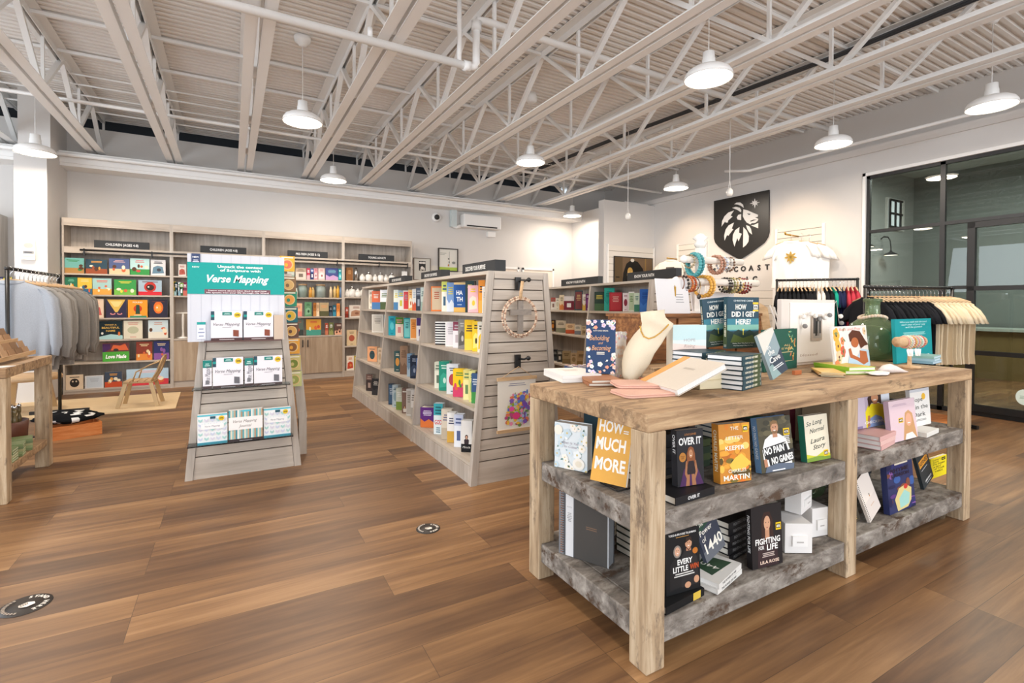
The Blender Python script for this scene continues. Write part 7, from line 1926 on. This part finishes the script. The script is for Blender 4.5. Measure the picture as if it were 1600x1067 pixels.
# ================================================================ LEFT SIDE
b = MB(); b.add([], [], PRINT)
b = MB()
RUG = flat('#dcc096', .95, bump=.5, bscale=160, name='jute_rug')
b.prism([(-2.6, 7.15), (-.58, 7.15), (-.62, 8.42), (-2.6, 8.42)], RUG, h=.008)
tag(b.build('rug'), 'pale straw-coloured rug under the small chair', 'rug')
t = thing('child_chair', 'small tan metal chair with slatted wooden seat on the rug', 'chair', (-.965, 7.555, .0095), R(-4))
TAN = flat('#c3a67c', .35, .5, name='champagne_metal'); TANW = BEIGEWOOD
b = MB(); b.box(-.15, -.155, .285, .15, .155, .297, TAN); b.build('seat_frame', t, bevel=.004)
for i in range(4):
    b = MB(); b.box(-.145 + .072 * i, -.15, .298, -.145 + .072 * i + .062, .15, .310, TANW); b.build('seat_slat', t)
for sx in (-1, 1):
    for sy in (-1, 1):
        b = MB(); b.bar((sx * .125, sy * .13, .286), (sx * .195, sy * .165, .0), .040, .028, TAN); b.build('leg', t)
b = MB(); b.tube([(.13, -.14, .30), (.19, -.14, .42), (.235, -.13, .56), (.245, -.06, .60), (.245, .06, .60), (.235, .13, .56), (.19, .14, .42), (.13, .14, .30)], .011, TAN, n=10); b.build('back_frame', t)
for y_ in (-.05, 0, .05):
    b = MB(); b.bar((.145, y_, .30), (.245, y_, .60), .028, .008, TAN, side=(0, 1, 0)); b.build('back_slat', t)
for s in (-1, 1):
    b = MB(); b.tube([(.225, s * .135, .54), (.12, s * .15, .50), (-.02, s * .15, .42), (-.05, s * .15, .31)], .008, TAN, n=8); b.build('arm_rod', t)
t = thing('low_table', 'low rounded beige table behind the grey sweatshirts', 'table', (-2.05, 7.75, .0095))
b = MB(); b.lathe([(.001, .36), (.30, .36), (.31, .385), (.30, .41), (.001, .41)], TANW, n=32); b.build('table_top', t)
for s in range(4):
    a = R(45 + 90 * s); b = MB(); b.bar((.2 * math.cos(a), .2 * math.sin(a), .36), (.27 * math.cos(a), .27 * math.sin(a), 0), .05, .04, TAN); b.build('leg', t)
# patterned cushion bag on a tan crate
p = at_z(104, 680, .0)
t = thing('tan_crate', 'low tan wooden crate under the patterned bag on the floor', 'crate', (p.x + .02, p.y - .02, 0), R(20))
b = MB()
b.box(-.22, -.16, .0, .22, .16, .02, ORNG); b.box(-.22, -.16, .02, -.20, .16, .12, ORNG); b.box(.20, -.16, .02, .22, .16, .12, ORNG); b.box(-.20, -.16, .02, .20, -.145, .12, ORNG); b.box(-.20, .145, .02, .20, .16, .12, ORNG); b.build('box', t)
c_ = crumple('patterned_bag', 'black bag with white flower pattern lying on the low tan crate', p.x + .02, p.y - .02, .121, .24, .15, .055, '#17181a', 'bag', 5, .25)
me = c_.data; ca = me.color_attributes['Col']
for poly in me.polygons:
    v_ = poly.center
    if noise.noise(Vector((v_.x * 14, v_.y * 14, v_.z * 14))) > .26:
        for li in poly.loop_indices: ca.data[li].color = (.75, .73, .70, 1)
# tiered earring rack on the left table
ZL = .846
RX = -1.30; RY = at_x(46, 541, RX - .03).y - .56
t = thing('tiered_rack', 'tiered wooden rack of earring cards on the left table', 'display rack', (RX, RY, ZL), R(90))
for k_ in range(4):
    b = MB(); y0_ = .0 + .085 * k_; z0_ = .02 + .095 * k_
    b.box(-.55, y0_, z0_, .56 - .05 * k_, y0_ + .075, z0_ + .010, BEIGEWOOD); b.box(-.55, y0_ - .006, z0_, .56 - .05 * k_, y0_, z0_ + .03, BEIGEWOOD); b.build('tier', t)
for s in (-.53, .40):
    b = MB(); b.prism([(0, 0), (.38, 0), (.38, .33), (.30, .33)], BEIGEWOOD, O=(s, -.01, 0), U=(0, 1, 0), V=(0, 0, 1), h=.012); b.build('side_panel', t)
KRAFT = ['#b08d6c', '#8f6f52', '#a5805e', '#c09c78', '#6f5848']
for k_ in range(4):
    n_ = 7 - k_ // 2
    for i in range(n_):
        x_ = .48 - .05 * k_ - .135 * i
        b = MB(); T = Matrix.Rotation(R(90), 4, 'Z') @ Matrix.Rotation(R(-20), 4, 'X')
        b.box(-.055, 0, 0, .055, .004, .10, PRINT, KRAFT[(i + k_) % 5], T=T); b.box(-.05, -.012, .0, .05, -.004, .05, PRINT, KRAFT[(i + 2 * k_) % 5], T=T)
        tag(b.build('earring_card', loc=(RX - .03 - .085 * k_, RY + x_, ZL + .032 + .095 * k_)), 'brown kraft earring card, %s from the right on the %s tier' % (ORD[i], ('lowest', 'second', 'third', 'top')[k_]), 'card', 'kraft cards on the left table')
lay(1, 0, 0, -30, .21, .28, .004, ['#eeeeee'], 'white sheet of card at the front edge of the left table', z0=ZL, xy=(-1.50, 4.32), hard=False, parts=False) if False else None
b = MB(); b.box(-.14, -.09, 0, .14, .09, .003, PRINT, '#ededee'); o_ = b.build('paper_sheet', loc=(-1.37, 4.33, ZL)); o_.rotation_euler.z = R(-25); tag(o_, 'white sheet of card at the front edge of the left table', 'paper')
# lower shelf of the left table
for j in range(3):
    lay(5, 0, 0, 90 + 6 * j, .13, .20, .016, ['#7c8a5c', '#93a070', '#a9a678', '#6f7f58'], 'green book on the left table shelf, %s pile' % ('near', 'middle', 'far')[j], z0=.216, xy=(-1.335, 4.44 + .155 * j), jit=4, pages='#d9dcc0')
t = thing('brown_basket', 'dark brown leather basket of small glass vials on the left table shelf', 'basket', (-1.43, 4.93, .216))
b = MB(); b.lathe([(.001, .001), (.12, .001), (.125, .10), (.13, .18), (.122, .18), (.118, .10), (.11, .012), (.001, .012)], flat('#5a2e1c', .5, name='brown_leather'), n=28); b.build('basket_body', t)
VGL = flat('#6a5a3a', .15, name='amber_vial')
for i in range(12):
    a = 2 * PI * i / 12; rr_ = .10 if i % 2 else .05
    b = MB(); b.lathe([(.001, 0), (.014, 0), (.014, .13), (.008, .15), (.012, .16), (.012, .18), (.001, .18)], VGL, n=10); b.ball((0, 0, .19), .013, CHROME, n=8)
    o_ = b.build('glass_vial', loc=(-1.43 + rr_ * .8 * math.cos(a), 4.93 + rr_ * .8 * math.sin(a), .216 + .014 + .0)); o_.rotation_euler = (0, 0, 0)
    o_.scale.z = 1.4
    tag(o_, 'small amber vial with silver top standing in the brown basket', 'vial', 'vials in the basket')
# dolly under the right rail
p = at_z(1500, 672, .0)
t = thing('wooden_dolly', 'flat orange wooden dolly with black casters right of the table', 'dolly', (p.x, p.y + .02, 0), R(-8))
b = MB(); b.box(-.60, -.02, .085, .14, .44, .105, ORNG); b.box(-.60, .0, .065, .14, .03, .085, ORNG); b.box(-.60, .39, .065, .14, .42, .085, ORNG); b.build('platform', t, bevel=.003)
for (x_, y_) in ((.06, .03), (.06, .39), (-.52, .03), (-.52, .39)):
    b = MB(); b.tube([(x_ - .014, y_, .033), (x_ + .014, y_, .033)], .033, flat('#1a1a1a', .4, name='black_rubber'), n=18); b.bar((x_, y_, .04), (x_, y_, .066), .03, .02, CHROME); b.build('caster', t)
